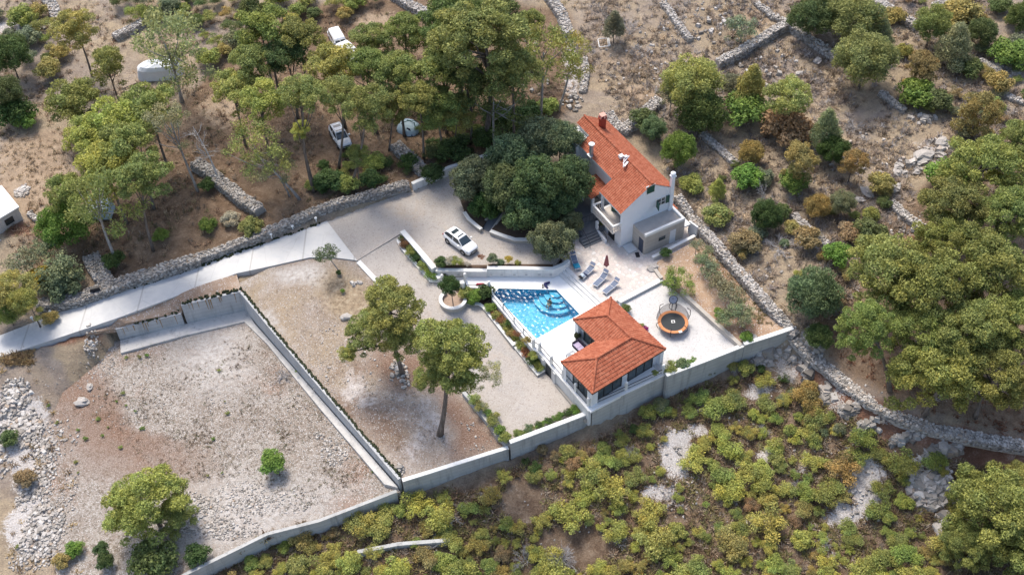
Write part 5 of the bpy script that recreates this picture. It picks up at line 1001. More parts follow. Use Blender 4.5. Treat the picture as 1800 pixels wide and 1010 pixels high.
thicket(60, [[(1290,270),(1560,330),(1620,420),(1480,520),(1400,560),(1200,350)], [(1560,-10),(1810,-10),(1810,220),(1680,240),(1560,130)]], ['SB','SR','OL','SG','PD','SB'], (8, 19), .6, 'small mixed brown and olive shrub on the dry right hillside', 'small shrubs of the right hillside', 5)
thicket(26, [[(1190,640),(1395,630),(1440,680),(1500,760),(1440,760),(1300,680)], [(900,800),(1040,765),(1180,690),(1190,720),(1000,830),(905,830)]], ['SB','SG','OL','GD','SR'], (8, 15), .5, 'low brownish shrub in the dry strip under the boundary wall', 'low shrubs under the boundary wall', 6)
SHR = [('shrub',775,460,11,.6,'GD','dark round clipped shrub at the white wall corner'),('shrub',790,459,9,.8,'WT','pale pink flowering shrub beside the dark clipped one'),('shrub',803,457,11,.8,'SG','green rose bush in front of the parked car'),('shrub',817,466,10,.5,'SG','leafy rose bush in the middle of the rose bed'),('shrub',836,466,11,.5,'WT','pink rose bush near the white wall step'),('shrub',846,451,6,1.4,'RD','thin pink rose on a tall stem'),('shrub',866,455,10,.9,'JU','grey green shrub behind the tall white wall'),('shrub',894,455,7,.8,'CY','yellowish small shrub behind the tall white wall'),('shrub',880,461,7,.4,'JU','tiny grey shrub behind the tall white wall'),('shrub',910,462,6,.3,'SG','little green tuft at the end of the wall bed'),
 ('shrub',712,428,10,.6,'RD','brownish shrub at the top of the curved planter'),('shrub',721,440,11,.6,'SG','green shrub in the upper curved planter'),('shrub',732,453,11,.6,'GD','dark green shrub half way down the curved planter'),('shrub',745,469,11,.6,'SG','olive shrub in the lower curved planter'),('shrub',758,484,12,.6,'GB','bright leafy shrub at the foot of the curved planter'),('shrub',706,419,6,.4,'PD','small dark shrub at the tip of the curved planter'),
 ('shrub',820,515,13,.8,'SG','olive green shrub beside the pool balustrade'),('shrub',835,521,14,.8,'GB','fresh green shrub below the pool balustrade'),('shrub',853,513,15,1.2,'GD','dark tall shrub at the pool corner'),('shrub',828,531,8,.4,'GB','small spreading plant on the planter rim'),('shrub',862,541,10,.5,'GB','bright leafy plant at the head of the pool planter'),('shrub',872,554,9,.5,'SG','second plant from the head of the pool planter'),
 ('shrub',880,560,11,.6,'RD','reddish oleander in the upper pool planter'),('shrub',889,573,11,.6,'SG','green oleander in the upper pool planter'),('shrub',899,585,11,.6,'SB','tawny oleander in the upper pool planter'),('shrub',906,594,8,.5,'SG','last small oleander of the upper pool planter'),('shrub',915,607,11,.6,'SG','first oleander of the lower pool planter'),('shrub',925,620,12,.6,'RD','rusty oleander in the lower pool planter'),('shrub',936,634,11,.6,'GD','dark oleander in the lower pool planter'),('shrub',947,645,10,.6,'SG','yellow green oleander at the end of the pool planter'),('shrub',925,598,8,.5,'SB','brown oleander against the pool rail'),('shrub',893,563,7,.5,'SB','dry oleander against the pool rail near the top'),
 ('shrub',1170,444,10,.9,'GD','dark bushy plant by the annex kerb wall'),('sparse',1186,492,33,1.9,'SG','loose spreading yellow green small tree beside the trampoline'),('scrub',1184,497,20,1.2,'GB','low fresh green foliage under the small tree beside the trampoline'),('shrub',1100,542,9,.6,'PD','dark yucca by the pool house roof corner'),('shrub',1127,573,6,.6,'SG','small green plant behind the pool house'),('shrub',1134,578,6,.5,'MG','magenta leaved plant behind the pool house'),('shrub',1264,550,10,.5,'GB','vivid green small shrub in the olive garden'),('shrub',1312,592,11,.5,'GB','vivid green shrub against the raised wall end'),('shrub',1152,655,6,1.1,'PD','dark potted climber beside the pool house glass'),
 ('shrub',1178,646,12,.5,'SG','climbing plant on the white wall below the gravel'),('shrub',1200,640,12,.4,'JU','feathery plant on the white wall below the gravel'),('shrub',1054,395,7,.6,'PD','dark potted plant under the balcony'),
 ('shrub',835,700,12,.5,'SG','green bush at the top of the court hedge'),('shrub',846,712,13,.5,'PN','rounded bush in the court side hedge'),('shrub',857,725,9,.4,'GB','pale green plant in the court side hedge'),('shrub',868,738,14,.5,'PN','widest bush in the court side hedge'),('shrub',879,755,10,.4,'GB','light green plant near the court corner'),('shrub',888,768,11,.4,'SG','leafy plant in the court corner'),('shrub',911,761,9,.4,'PN','dark bush starting the lower court hedge'),('shrub',929,753,9,.5,'JU','pale feathery plant in the lower court hedge'),
 ('shrub',947,747,9,.4,'GD','third bush of the lower court hedge'),('shrub',964,740,9,.4,'GD','fourth bush of the lower court hedge'),('shrub',981,733,9,.4,'GB','fifth bush of the lower court hedge'),('shrub',997,726,9,.4,'GD','sixth bush of the lower court hedge'),('shrub',1011,720,10,.4,'GB','last bush of the lower court hedge under the balustrade'),
 ('shrub',602,511,4,.3,'GB','tiny green plant on the straw patch'),('shrub',595,479,5,.3,'GD','small tuft at the foot of the bent small tree'),
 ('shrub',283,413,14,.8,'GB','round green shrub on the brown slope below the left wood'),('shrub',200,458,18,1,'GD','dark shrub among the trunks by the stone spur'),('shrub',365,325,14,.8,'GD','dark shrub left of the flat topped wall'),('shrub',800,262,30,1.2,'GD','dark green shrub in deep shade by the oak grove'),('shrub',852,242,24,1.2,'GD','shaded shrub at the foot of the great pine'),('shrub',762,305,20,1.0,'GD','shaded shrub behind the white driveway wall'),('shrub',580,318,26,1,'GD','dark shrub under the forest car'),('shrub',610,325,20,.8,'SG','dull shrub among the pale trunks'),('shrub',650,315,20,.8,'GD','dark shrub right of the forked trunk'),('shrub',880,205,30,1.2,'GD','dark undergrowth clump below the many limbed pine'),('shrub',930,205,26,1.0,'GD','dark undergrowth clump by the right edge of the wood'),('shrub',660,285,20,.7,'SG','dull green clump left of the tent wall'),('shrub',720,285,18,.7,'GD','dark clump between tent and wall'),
 ('shrub',440,400,20,.5,'SG','olive bush on the brown verge above the road wall'),('shrub',405,385,16,.4,'WT','pale grey bush on the brown verge'),('shrub',365,395,16,.5,'GB','green bush on the brown slope left of the flat wall'),('shrub',130,965,16,.6,'GB','green bush among the heaped rubble'),('shrub',178,965,14,1.0,'GD','upright dark bush at the bottom of the lot'),('shrub',185,985,16,.8,'GD','dark bush at the bottom edge below the upright one'),('shrub',345,975,22,.9,'GD','dark bush against the bottom lot wall'),('shrub',270,985,40,1.2,'PD','large dark thicket under the broad pine of the lot'),('shrub',110,985,16,.5,'SB','tawny bush at the bottom left'),('shrub',15,770,16,.8,'PD','dark bush beside the rubble at the left edge'),('shrub',45,840,18,.6,'SR','rusty bush among the left rubble'),
 ('shrub',88,560,14,.5,'SB','brown tuft by the road verge')]
for t in SHR:
    t = list(t)
    if 'oleander' in t[6] or 'curved planter' in t[6] or 'hedge' in t[6] or 'climbing' in t[6] or 'rose' in t[6]: t[0] = 'scrub'; t[3] *= 1.25
    tree(*t)
def fill_bed(a, b, w, n, r, cols, label, group, seed):
    rg = random.Random(seed)
    for i in range(n): t = (i+.5)/n; tree('scrub', a[0]+(b[0]-a[0])*t+rg.uniform(-w, w), a[1]+(b[1]-a[1])*t+rg.uniform(-w, w)*.6, r*rg.uniform(.8, 1.2), .4, rg.choice(cols), label, 'plant', 'bedding_plant', group)
fill_bed((872,548), (908,590), 4, 11, 9, ['SB','SG','RD','SG','GD'], 'small bushy plant filling the upper pool planter', 'plants filling the upper pool planter', 1)
fill_bed((912,600), (950,643), 4, 11, 10, ['SB','SG','RD','SG','SB'], 'small bushy plant filling the lower pool planter', 'plants filling the lower pool planter', 2)
fill_bed((711,425), (764,484), 3, 10, 8, ['SG','GD','SB','PD'], 'small bushy plant filling the curved driveway planter', 'plants filling the curved planter', 3)
fill_bed((905,766), (1018,716), 1.5, 16, 7, ['GD','PN','GB'], 'small leafy plant of the hedge along the court wall', 'plants of the court wall hedge', 4)
fill_bed((784,461), (852,468), 2, 8, 6, ['SG','SB','GD','WT'], 'small low plant among the roses of the white wall bed', 'low plants of the rose bed', 5)
fill_bed((1176,650), (1222,632), 2, 7, 7, ['SG','GB','JU'], 'trailing plant on the white wall below the gravel terrace', 'trailing plants on the wall', 6)
for i, (x, y, r) in enumerate([(1237,455,22),(1250,475,26),(1268,500,30),(1285,520,30),(1300,545,30),(1275,560,24),(1310,560,22),(1245,440,14),(1225,430,18)]):
    tree('olive', x, y, r*.95, 1.6, 'OL', 'low sparse grey green olive in the walled garden', 'tree', None, 'olives in the walled garden')
for i, (x, y) in enumerate([(137,755),(150,770),(205,705),(215,690),(222,712),(238,722),(172,735),(190,750),(180,765),(132,812),(137,830),(212,785),(250,752),(100,742),(85,712),(245,627),(258,624),(222,628),(395,705),(400,725),(365,835),(390,830),(375,770),(385,650),(520,652),(655,828),(30,960)]):
    tree('scrub', x, y, RT.uniform(2.5, 6), .15, RT.choice(['GB', 'GB', 'SG', 'PN']), 'small low green weed clump on the bare ground of the stony lot', 'weed', 'weed_clump', 'green weed clumps on the stony lot')
# ------------------------------------------------------------------ scrub below the wall
CLEAR = [(1190,800,30,45),(1160,865,30,16),(1235,755,20,16),(1335,690,34,20),(1520,850,32,48),(1485,905,30,18),(1350,800,20,10),(1632,857,40,34),(1060,690,30,12),(1010,960,70,40),(830,840,46,22),(920,880,36,46),(1600,790,40,24)]
def scrub():
    rg = random.Random(4); poly = [(400,1010),(480,955),(705,893),(900,832),(1035,790),(1180,706),(1320,660),(1400,665),(1450,705),(1530,780),(1640,800),(1700,830),(1690,900),(1660,1000),(1660,1060),(360,1060)]
    X = np.array([p[0] for p in poly]); out = []; tries = 0
    zones = [(lambda x, y: x < 700, 'yellow green pine scrub bush along the foot of the lot wall', 'scrub along the lot wall'), (lambda x, y: x < 960, 'yellow green pine scrub bush below the dry field wall', 'scrub below the dry field'), (lambda x, y: x < 1240 and y < 850, 'pine scrub bush on the slope right below the pool house wall', 'scrub below the pool house'), (lambda x, y: x < 1260, 'pine scrub bush at the bottom centre of the picture', 'scrub at the bottom centre'), (lambda x, y: y < 820, 'pine scrub bush between the rock ledge and the white gravel clearings', 'scrub below the rock ledge'), (lambda x, y: True, 'pine scrub bush at the bottom right around the white gravel clearings', 'scrub at the bottom right')]
    while len(out) < 288 and tries < 9000:
        tries += 1; x, y = rg.uniform(360, 1700), rg.uniform(655, 1055)
        if not inside(poly, np.array([x]), np.array([y]))[0]: continue
        if any(((x-c[0])/c[2])**2+((y-c[1])/c[3])**2 < 1 for c in CLEAR): continue
        r = rg.choice([9, 12, 15, 18, 22, 27, 32])*rg.uniform(.85, 1.15)
        if any((x-a)**2+((y-b)*1.25)**2 < ((r+q)*.66)**2 for a, b, q in out): continue
        out.append((x, y, r)); z = next(z for z in zones if z[0](x, y))
        warm = mnoise.noise((x*.011, y*.011, 5)); c = 'SY' if warm < -.05 else ('SG' if warm < .12 else ('SB' if rg.random() < .5 else 'SG')); c = 'SR' if rg.random() < .03 else c; c = 'SY' if rg.random() < .22 else c
        tree('shrub' if rg.random() < .14 and r < 19 else 'scrub', x, y, r*1.12, .45*r/17, c, z[1], 'shrub', 'scrub_bush', z[2])
scrub()
# ------------------------------------------------------------------ dry brush, low heath and grass tufts (uncountable)
def brush(name, label, polys, n, seed, cols, smin, smax, blades=26, avoid=(), clump=.0, width=.07):
    rg = np.random.RandomState(seed); V = []; Cc = []
    pts = []
    boxes = [(min(p[0] for p in q), max(p[0] for p in q), min(p[1] for p in q), max(p[1] for p in q)) for q in polys]; area = np.array([(b[1]-b[0])*(b[3]-b[2]) for b in boxes]); area = area/area.sum()
    while len(pts) < n:
        k = rg.choice(len(polys), p=area); b = boxes[k]; x = rg.uniform(b[0], b[1], 400); y = rg.uniform(b[2], b[3], 400); m = inside(polys[k], x, y)
        for c in avoid: m &= ((x-c[0])/c[2])**2+((y-c[1])/c[3])**2 > 1
        for a, c in zip(x[m], y[m]):
            if clump == 0 or mnoise.noise((a*clump, c*clump, seed)) > rg.uniform(-.5, .3): pts.append((a, c))
    pts = pts[:n]
    for (x, y) in pts:
        p = G0(x, y)
        for _z in range(1):
            if any(inside(ZW[k], np.array([p.x]), np.array([p.y]))[0] for k in ('road', 'upper', 'court', 'deck', 'patio', 'gravel')): p = None
        if p is None: continue
        z0 = ground(p.x, p.y)-.05; s = rg.uniform(smin, smax); a = rg.uniform(0, 6.283, blades); t = rg.uniform(.35, 1.5, blades); l = s*rg.uniform(.5, 1.1, blades)
        d = np.stack((np.cos(a)*np.sin(t), np.sin(a)*np.sin(t), np.cos(t)), 1); w = np.stack((-np.sin(a), np.cos(a), 0*a), 1)*(width*s*rg.uniform(.6, 1.6, blades))[:, None]
        o = np.array((p.x, p.y, z0))+np.stack((rg.normal(0, s*.25, blades), rg.normal(0, s*.25, blades), 0*a), 1); e = o+d*l[:, None]
        V.append(np.stack((o-w, o+w, e+w*.6, e-w*.6), 1)); c = np.array(cols[rg.randint(len(cols))])*rg.uniform(.75, 1.25); Cc.append(np.clip(c[None]*rg.uniform(.7, 1.3, (blades, 1)), 0, 1))
    V = np.concatenate(V); C = np.concatenate(Cc); n = len(V); me = bpy.data.meshes.new(name); me.vertices.add(4*n); me.vertices.foreach_set('co', V.ravel()); me.loops.add(4*n); me.loops.foreach_set('vertex_index', np.arange(4*n, dtype=np.int32)); me.polygons.add(n); me.polygons.foreach_set('loop_start', np.arange(0, 4*n, 4, dtype=np.int32)); me.update()
    at = me.attributes.new('col', 'FLOAT_COLOR', 'POINT'); at.data.foreach_set('color', np.repeat(np.concatenate((C, np.ones((n, 1))), 1), 4, axis=0).astype(np.float32).ravel()); me.materials.append(M_BRUSH)
    o = bpy.data.objects.new(name, me); COL.objects.link(o); return tag(o, label, 'brush', None, 'stuff')
_t = NT('dry brush', .95, .05); _t.color(_t.attr('col').outputs['Color']); M_BRUSH = _t.m
_tl = _t.n('ShaderNodeBsdfTranslucent'); _t.l(_t.attr('col').outputs['Color'], _tl.inputs[0]); _mx = _t.n('ShaderNodeMixShader'); _mx.inputs[0].default_value = .4; _t.l(_t.b.outputs[0], _mx.inputs[1]); _t.l(_tl.outputs[0], _mx.inputs[2]); _t.l(_mx.outputs[0], _t.t.nodes['Material Output'].inputs[0])
HR = [[(1000,-20),(1850,-20),(1850,420),(1640,360),(1470,560),(1400,580),(1190,340),(1140,230),(1020,190)]]
DRY = [(.42,.34,.27),(.36,.30,.25),(.50,.41,.31),(.36,.32,.30),(.42,.39,.37),(.55,.44,.31),(.32,.25,.19)]
brush('dry_heath', 'grey brown dry heath covering the right hillside', HR, 6200, 1, DRY, .25, .7, 24, (), .012)
brush('dry_heath', 'brown dry brush around the left wood', [[(-30,-20),(1000,-20),(1010,190),(870,265),(720,312),(450,405),(200,480),(30,450),(0,400),(150,300),(-30,230)]], 4200, 2, [(.38,.28,.20),(.44,.33,.23),(.31,.21,.15),(.30,.25,.20),(.50,.39,.27),(.24,.21,.12)], .22, .6, 20, ((60,300,30,40),), .014)
brush('scrub_litter', 'dark brown dry litter between the scrub bushes', [[(350,1020),(480,950),(705,885),(900,822),(1035,775),(1180,695),(1330,650),(1450,690),(1560,775),(1850,850),(1850,1060),(350,1060)]], 6500, 3, [(.30,.28,.13),(.26,.23,.10),(.26,.18,.12),(.34,.25,.16),(.38,.30,.22),(.22,.16,.10),(.34,.29,.14),(.42,.35,.28)], .25, .7, 22, CLEAR, .0)
brush('grass_tufts', 'tan grass tufts on the sandy field beside the white shed', [[(-20,220),(130,250),(150,300),(130,380),(60,400),(40,330),(-20,310)]], 420, 14, [(.46,.36,.24),(.40,.30,.20),(.34,.27,.19),(.50,.40,.27)], .15, .45, 18)
brush('grass_tufts', 'tan grass tufts on the left bank', [[(-20,640),(60,640),(120,760),(150,1030),(-20,1030)], [(0,590),(60,570),(60,640),(0,640)]], 420, 4, [(.46,.35,.19),(.38,.28,.16),(.30,.22,.14)], .25, .6, 20)
brush('lot_weeds', 'brown and green low weeds dotted over the stony lot', [[(200,640),(430,570),(690,855),(470,930),(330,880),(200,760),(110,730)]], 2900, 5, [(.15,.115,.08),(.20,.155,.11),(.18,.13,.095),(.15,.16,.065),(.24,.19,.14)], .10, .27, 11, ((350,600,50,26),(480,770,12,10),(330,880,90,30)), .016)
brush('straw_tufts', 'straw tufts on the dry field', [[(560,480),(620,465),(660,510),(690,560),(640,600),(560,560),(500,560),(470,520)], [(450,540),(700,640),(790,800),(710,835),(560,670)]], 800, 6, [(.44,.33,.19),(.36,.27,.17),(.28,.22,.16),(.33,.28,.22)], .08, .24, 10)
brush('dry_heath', 'reddish litter under the big right hand pines', [[(1420,600),(1560,690),(1700,745),(1830,770),(1830,700),(1480,560)]], 260, 7, [(.22,.10,.06),(.30,.18,.12)], .2, .5, 16)
brush('garden_grass', 'thin grass along the olive garden wall', [[(1215,420),(1245,425),(1370,570),(1340,590),(1240,480)]], 260, 8, [(.20,.19,.08),(.28,.22,.13),(.24,.20,.09)], .15, .4, 16)
# ------------------------------------------------------------------ dead wood
def branches(mb, p, d, l, r, depth, rng, spread=.7):
    q = p+d*l; m = p.lerp(q, .5)+Vector((rng.uniform(-1, 1), rng.uniform(-1, 1), rng.uniform(-.5, .5)))*l*.08; mb.tube([p, m, q], [r, r*.85, r*.65], 5, False)
    if depth <= 0: return
    for _ in range(rng.choice((2, 3, 3))):
        e = (d+Vector((rng.uniform(-1, 1), rng.uniform(-1, 1), rng.uniform(-.6, .8)))*spread).normalized(); branches(mb, p.lerp(q, rng.uniform(.5, 1)), e, l*rng.uniform(.55, .85), r*.6, depth-1, rng, spread)
def dead(px, py, size, label, seed, stems=1, up=1.0, depth=4, r=.08, name='dead_tree'):
    p = G(px, py); rng = random.Random(seed); mb = MB()
    for _ in range(stems):
        d = Vector((rng.uniform(-1, 1), rng.uniform(-1, 1), up*rng.uniform(.6, 1.2))).normalized(); branches(mb, p+Vector((rng.uniform(-.4, .4), rng.uniform(-.4, .4), -.05))*(1 if stems > 1 else .1), d, size, r, depth, rng)
    mb.thing(name, M_DEAD, p, label, 'dead tree' if name == 'dead_tree' else 'dead shrub')
def lean_dead():
    p = G(388, 326); rng = random.Random(8); mb = MB(); top = U(338, 222, p.z+6.5); pts = [p.lerp(top, t)+Vector((.3*math.sin(3*t), 0, 0)) for t in (0, .25, .5, .75, 1)]; mb.tube(pts, [.16, .14, .11, .08, .04], 6)
    for i in range(16): t = rng.uniform(.35, 1); q = p.lerp(top, t); branches(mb, q, Vector((rng.uniform(-1, 1), rng.uniform(-1, 1), rng.uniform(0, .9))).normalized(), rng.uniform(.7, 1.4), .04, 2, rng)
    mb.thing('dead_tree', M_DEAD, p, 'bare grey dead tree leaning beside the flat topped wall', 'dead tree')
lean_dead()
dead(1345,352,1.2,'bleached white dead branches standing right of the bright shrub',3,3,1.0,3,.05,'dead_shrub'); dead(1375,440,.9,'grey fallen dead branches above the long stone wall',4,12,.35,3,.04,'dead_shrub'); dead(1325,400,.8,'dry grey twigs left of the dark green bush',5,8,.5,3,.035,'dead_shrub')
dead(985,985,.85,'grey leafless thicket at the bottom centre',6,34,.7,3,.03,'dead_shrub'); dead(925,985,.7,'small grey leafless bush left of the grey thicket',7,16,.7,3,.03,'dead_shrub'); dead(800,905,.7,'grey dead twigs beside the low wall fragment',9,10,.4,3,.03,'dead_shrub'); dead(1370,655,.9,'tangle of bare twigs under the raised wall end',10,14,.4,3,.03,'dead_shrub')
for i, (x, y, z_) in enumerate([(1180,880,.5),(1290,880,.45),(1400,860,.5),(1110,800,.5),(1560,740,.6),(1240,720,.45),(1340,760,.45),(1450,960,.5),(1090,950,.5),(760,960,.5),(860,870,.5),(1290,650,.6),(1420,690,.5)]): dead(x, y, z_, 'grey twiggy dead shrub among the bottom scrub', 40+i, 12, .6, 3, .025, 'dead_shrub')
for o in COL.objects:
    if o.get('label') == 'grey twiggy dead shrub among the bottom scrub': o['group'] = 'dead shrubs in the bottom scrub'
dead(497,662,.55,'heap of cut grey branches by the long retaining wall',11,24,.35,2,.03,'dead_shrub'); dead(1110,55,.9,'grey dead brush right of the narrow olive bush',12,10,.5,3,.03,'dead_shrub'); dead(1125,90,.8,'grey dead branch on the open slope',13,6,.3,3,.03,'dead_shrub'); dead(1500,225,.7,'grey leafless brush on the slope below the round pine',14,12,.4,3,.025,'dead_shrub'); dead(228,597,.5,'dark heap of twigs at the low wall end',15,14,.4,2,.03,'dead_shrub'); dead(1480,720,.6,'bare twigs at the foot of the rock ledge',16,8,.6,3,.03,'dead_shrub')
# ------------------------------------------------------------------ vehicles
M_CARW = plain('white car paint', (.78, .79, .80), .22, .02, 1, 0, .6); M_TYRE = plain('tyre rubber', (.02, .02, .02), .85); M_RIM = plain('alloy', (.30, .31, .33), .35, .1, 4, .7); M_CGLASS = plain('tinted car glass', (.025, .04, .05), .05, .1, 1, 0, .9)
M_LAMP = plain('headlight glass', (.35, .37, .40), .1, .1, 3, 0, .8); M_RED = plain('tail light', (.30, .02, .02), .2)
def loft(mb, secs):
    n = len(secs[0]); vs = [p for s in secs for p in s]; fs = [(i*n+k, i*n+(k+1) % n, (i+1)*n+(k+1) % n, (i+1)*n+k) for i in range(len(secs)-1) for k in range(n)]
    return mb.add(vs, fs+[tuple(range(n-1, -1, -1)), tuple((len(secs)-1)*n+k for k in range(n))])
def make_car(name, loc, rz, label, paint):
    t = empty(name, loc, label, 'car', None, rz); L = lambda m, nm, mt, p=t, sm=False: m.build(nm, mt, p, sm, True)
    # lower body: x forward, stations (x, half width, sill z, shoulder z, top z)
    st = [(-2.2, .72, .42, .72, .93), (-2.12, .84, .30, .78, 1.02), (-1.7, .90, .24, .82, 1.06), (-.8, .915, .22, .82, 1.03), (.3, .915, .22, .82, 1.0), (.95, .91, .22, .82, 1.0), (1.5, .90, .24, .80, .96), (1.95, .85, .28, .72, .87), (2.15, .76, .32, .62, .76), (2.2, .62, .38, .56, .68)]
    m = MB(); loft(m, [[(x, -w*.9, z0), (x, -w, (z0+z1)/2), (x, -w, z1), (x, -w*.86, z2), (x, -w*.4, z2+.035), (x, w*.4, z2+.035), (x, w*.86, z2), (x, w, z1), (x, w, (z0+z1)/2), (x, w*.9, z0)] for x, w, z0, z1, z2 in st]); body = L(m, 'body', paint)
    cb = [(-2.02, .70, 1.02, 1.12), (-1.75, .76, 1.03, 1.42), (-1.35, .78, 1.02, 1.56), (-.3, .79, 1.0, 1.60), (.25, .78, 1.0, 1.56), (.55, .77, 1.0, 1.40), (1.12, .74, .99, 1.03)]
    m = MB(); loft(m, [[(x, -w, z0), (x, -w*.97, z0+.05), (x, -w*(.80 if z1 > 1.3 else .95), z1-.03), (x, -w*.6, z1), (x, w*.6, z1), (x, w*(.80 if z1 > 1.3 else .95), z1-.03), (x, w*.97, z0+.05), (x, w, z0)] for x, w, z0, z1 in cb]); L(m, 'windows', M_CGLASS)
    rf = [(-2.06, .68, 1.10), (-1.77, .64, 1.44), (-1.35, .64, 1.585), (-.3, .645, 1.625), (.27, .63, 1.585), (.36, .62, 1.53)]
    m = MB(); loft(m, [[(x, -w, z-.05), (x, -w, z-.01), (x, -w*.7, z+.015), (x, w*.7, z+.015), (x, w, z-.01), (x, w, z-.05)] for x, w, z in rf]); roof_ = L(m, 'roof', paint)
    m = MB(); m.hexa([(-1.15, -.46, 1.60), (.12, -.46, 1.60), (.12, .46, 1.60), (-1.15, .46, 1.60)], [(-1.15, -.46, 1.632), (.12, -.46, 1.622), (.12, .46, 1.622), (-1.15, .46, 1.632)]); L(m, 'sunroof', M_CGLASS, roof_)
    m = MB()
    for y in (-.66, .66): m.tube([(-1.7, y, 1.5), (-1.3, y, 1.62), (-.2, y, 1.655), (.2, y, 1.6)], .025, 6)
    L(m, 'roof_rail', M_RIM, roof_)
    for y in (-1, 1):
        m = MB(); m.hexa([(-.55, y*.775, 1.0), (-.45, y*.775, 1.0), (-.45, y*.79, 1.0), (-.55, y*.79, 1.0)], [(-.55, y*.625, 1.58), (-.45, y*.625, 1.58), (-.45, y*.65, 1.58), (-.55, y*.65, 1.58)]); L(m, 'door_pillar', paint)
        m = MB(); m.hexa([(.30, y*.60, 1.54), (.42, y*.60, 1.54), (.42, y*.66, 1.52), (.30, y*.66, 1.52)][::y], [(1.0, y*.70, 1.06), (1.14, y*.70, 1.04), (1.16, y*.76, 1.02), (1.0, y*.76, 1.04)][::y]); L(m, 'windscreen_pillar', paint)
        m = MB(); m.box((.72, y*1.0, 1.08), (.16, .24, .15)); L(m, 'mirror', paint)
        m = MB(); m.hexa([(1.88, y*.52, .64), (2.13, y*.40, .63), (2.10, y*.79, .63), (1.86, y*.87, .66)][::y], [(1.85, y*.52, .83), (2.07, y*.42, .75), (2.02, y*.79, .76), (1.84, y*.865, .84)][::y]); L(m, 'headlight', M_LAMP)
        m = MB(); m.box((-2.14, y*.68, .86), (.16, .32, .16)); L(m, 'tail_light', M_RED)
        for x in (-1.32, 1.32):
            m = MB(); m.tube([(x, y*.70, .34), (x, y*.93, .34)], .345, 18); w = L(m, 'wheel', M_TYRE); m = MB(); m.tube([(x, y*.90, .34), (x, y*.94, .34)], .22, 12); L(m, 'rim', M_RIM, w)
            m = MB(); m.ring((0, 0, 0), .39, .05, 20, 5); m.v = [(x+v[0], y*.905+v[2]*.6, .36+v[1]) for v in m.v if True]; L(m, 'wheel_arch', BLACKM)
    m = MB(); m.box((2.165, 0, .58), (.10, .95, .13)); L(m, 'grille', BLACKM); m = MB(); m.box((2.17, 0, .36), (.10, 1.15, .14)); L(m, 'bumper_intake', BLACKM); m = MB(); m.box((2.222, 0, .47), (.02, .5, .1)); L(m, 'number_plate', M_CAP)
    return t
pr0, pf0 = U(787.3, 426.4, .95), U(815.5, 447.4, .95); hd = (pf0-pr0).normalized(); cc = (pr0+pf0)/2+Vector((-hd.y, hd.x, 0))*.80
car1 = make_car('parked_car', (cc.x, cc.y, ground(cc.x, cc.y)+.02), math.atan2(hd.y, hd.x), 'white parked car with glass sunroof on the gravel driveway', M_CARW)
p = G(598, 240, .6); fc = make_car('parked_car', (p.x, p.y, p.z+.05), math.radians(-66), 'silver white car parked among the pine trunks', plain('silver paint', (.62, .65, .68), .3, .03, 1, .1, .5))
# caravans and a van in the wood
def caravan(loc, rz, label, l=4.6, w=2.1, h=2.0, col=M_WHITE):
    t = empty('caravan', loc, label, 'caravan', None, rz); m = MB(); loft(m, [[(x, -w/2, z0), (x, -w/2, z1-.2), (x, -w/2+.2, z1), (x, w/2-.2, z1), (x, w/2, z1-.2), (x, w/2, z0)] for x, z0, z1 in ((-l/2, .6, h*.75), (-l/2+.25, .4, h+.15), (-l/4, .35, h+.3), (l/4, .35, h+.3), (l/2-.35, .4, h+.1), (l/2, .6, h*.7))]); m.build('body', col, t, False, True)
    for x, sx in ((-l/4, .9), (l/5, 1.1)):
        for y in (-1, 1): m = MB(); m.box((x, y*(w/2+.01), h*.75), (sx, .05, .55)); m.build('window', M_CGLASS, t, False, True)
    m = MB(); m.box((l/2-.02, 0, h*.62), (.12, w*.6, .4)); m.build('front_window', M_CGLASS, t, False, True)
    m = MB(); m.box((0, 0, h+.33), (.5, .5, .1)); m.build('roof_hatch', plain('pale plastic', (.6, .62, .64), .4), t, False, True)
    for y in (-1, 1): m = MB(); m.tube([(-.2, y*(w/2-.2), .34), (-.2, y*(w/2-.02), .34)], .34, 14); m.build('wheel', M_TYRE, t, False, True)
    return t
p = G(614, 92, 1.4); caravan((p.x, p.y, p.z), math.radians(-58), 'long white caravan half hidden by the pines below the white van', 4.8, 1.9, 1.7)
def van(loc, rz):
    t = empty('camper_van', loc, 'boxy white van with dark rear windows and an open door at the wood clearing', 'van', None, rz); m = MB()
    loft(m, [[(x, -.95, .4), (x, -.95, z-.25), (x, -.8, z), (x, .8, z), (x, .95, z-.25), (x, .95, .4)] for x, z in ((-2.3, 2.2), (-2.1, 2.4), (1.2, 2.4), (1.6, 1.5), (2.4, 1.2))]); m.build('body', M_CARW, t, False, True)
    for y in (-.45, .45): m = MB(); m.box((-2.32, y, 1.6), (.06, .7, .9)); m.build('rear_window', M_CGLASS, t, False, True)
    for y in (-1, 1):
        m = MB(); m.box((.2, y*.955, 1.75), (2.2, .04, .6)); m.build('side_window', M_CGLASS, t, False, True)
        for x in (-1.4, 1.4): m = MB(); m.tube([(x, y*.75, .35), (x, y*.97, .35)], .35, 14); m.build('wheel', M_TYRE, t, False, True)
    m = MB(); m.box((-2.5, 1.3, 1.3), (.9, .08, 1.7), .9); m.build('open_door', M_CARW, t, False, True); m = MB(); m.box((-.4, 0, 2.42), (.5, .5, .1)); m.build('roof_hatch', METAL, t, False, True)
p = G(591, 62, 1.3); van((p.x, p.y, p.z), math.radians(112)); bpy.data.objects['camper_van'].scale = (.82, .82, .82)
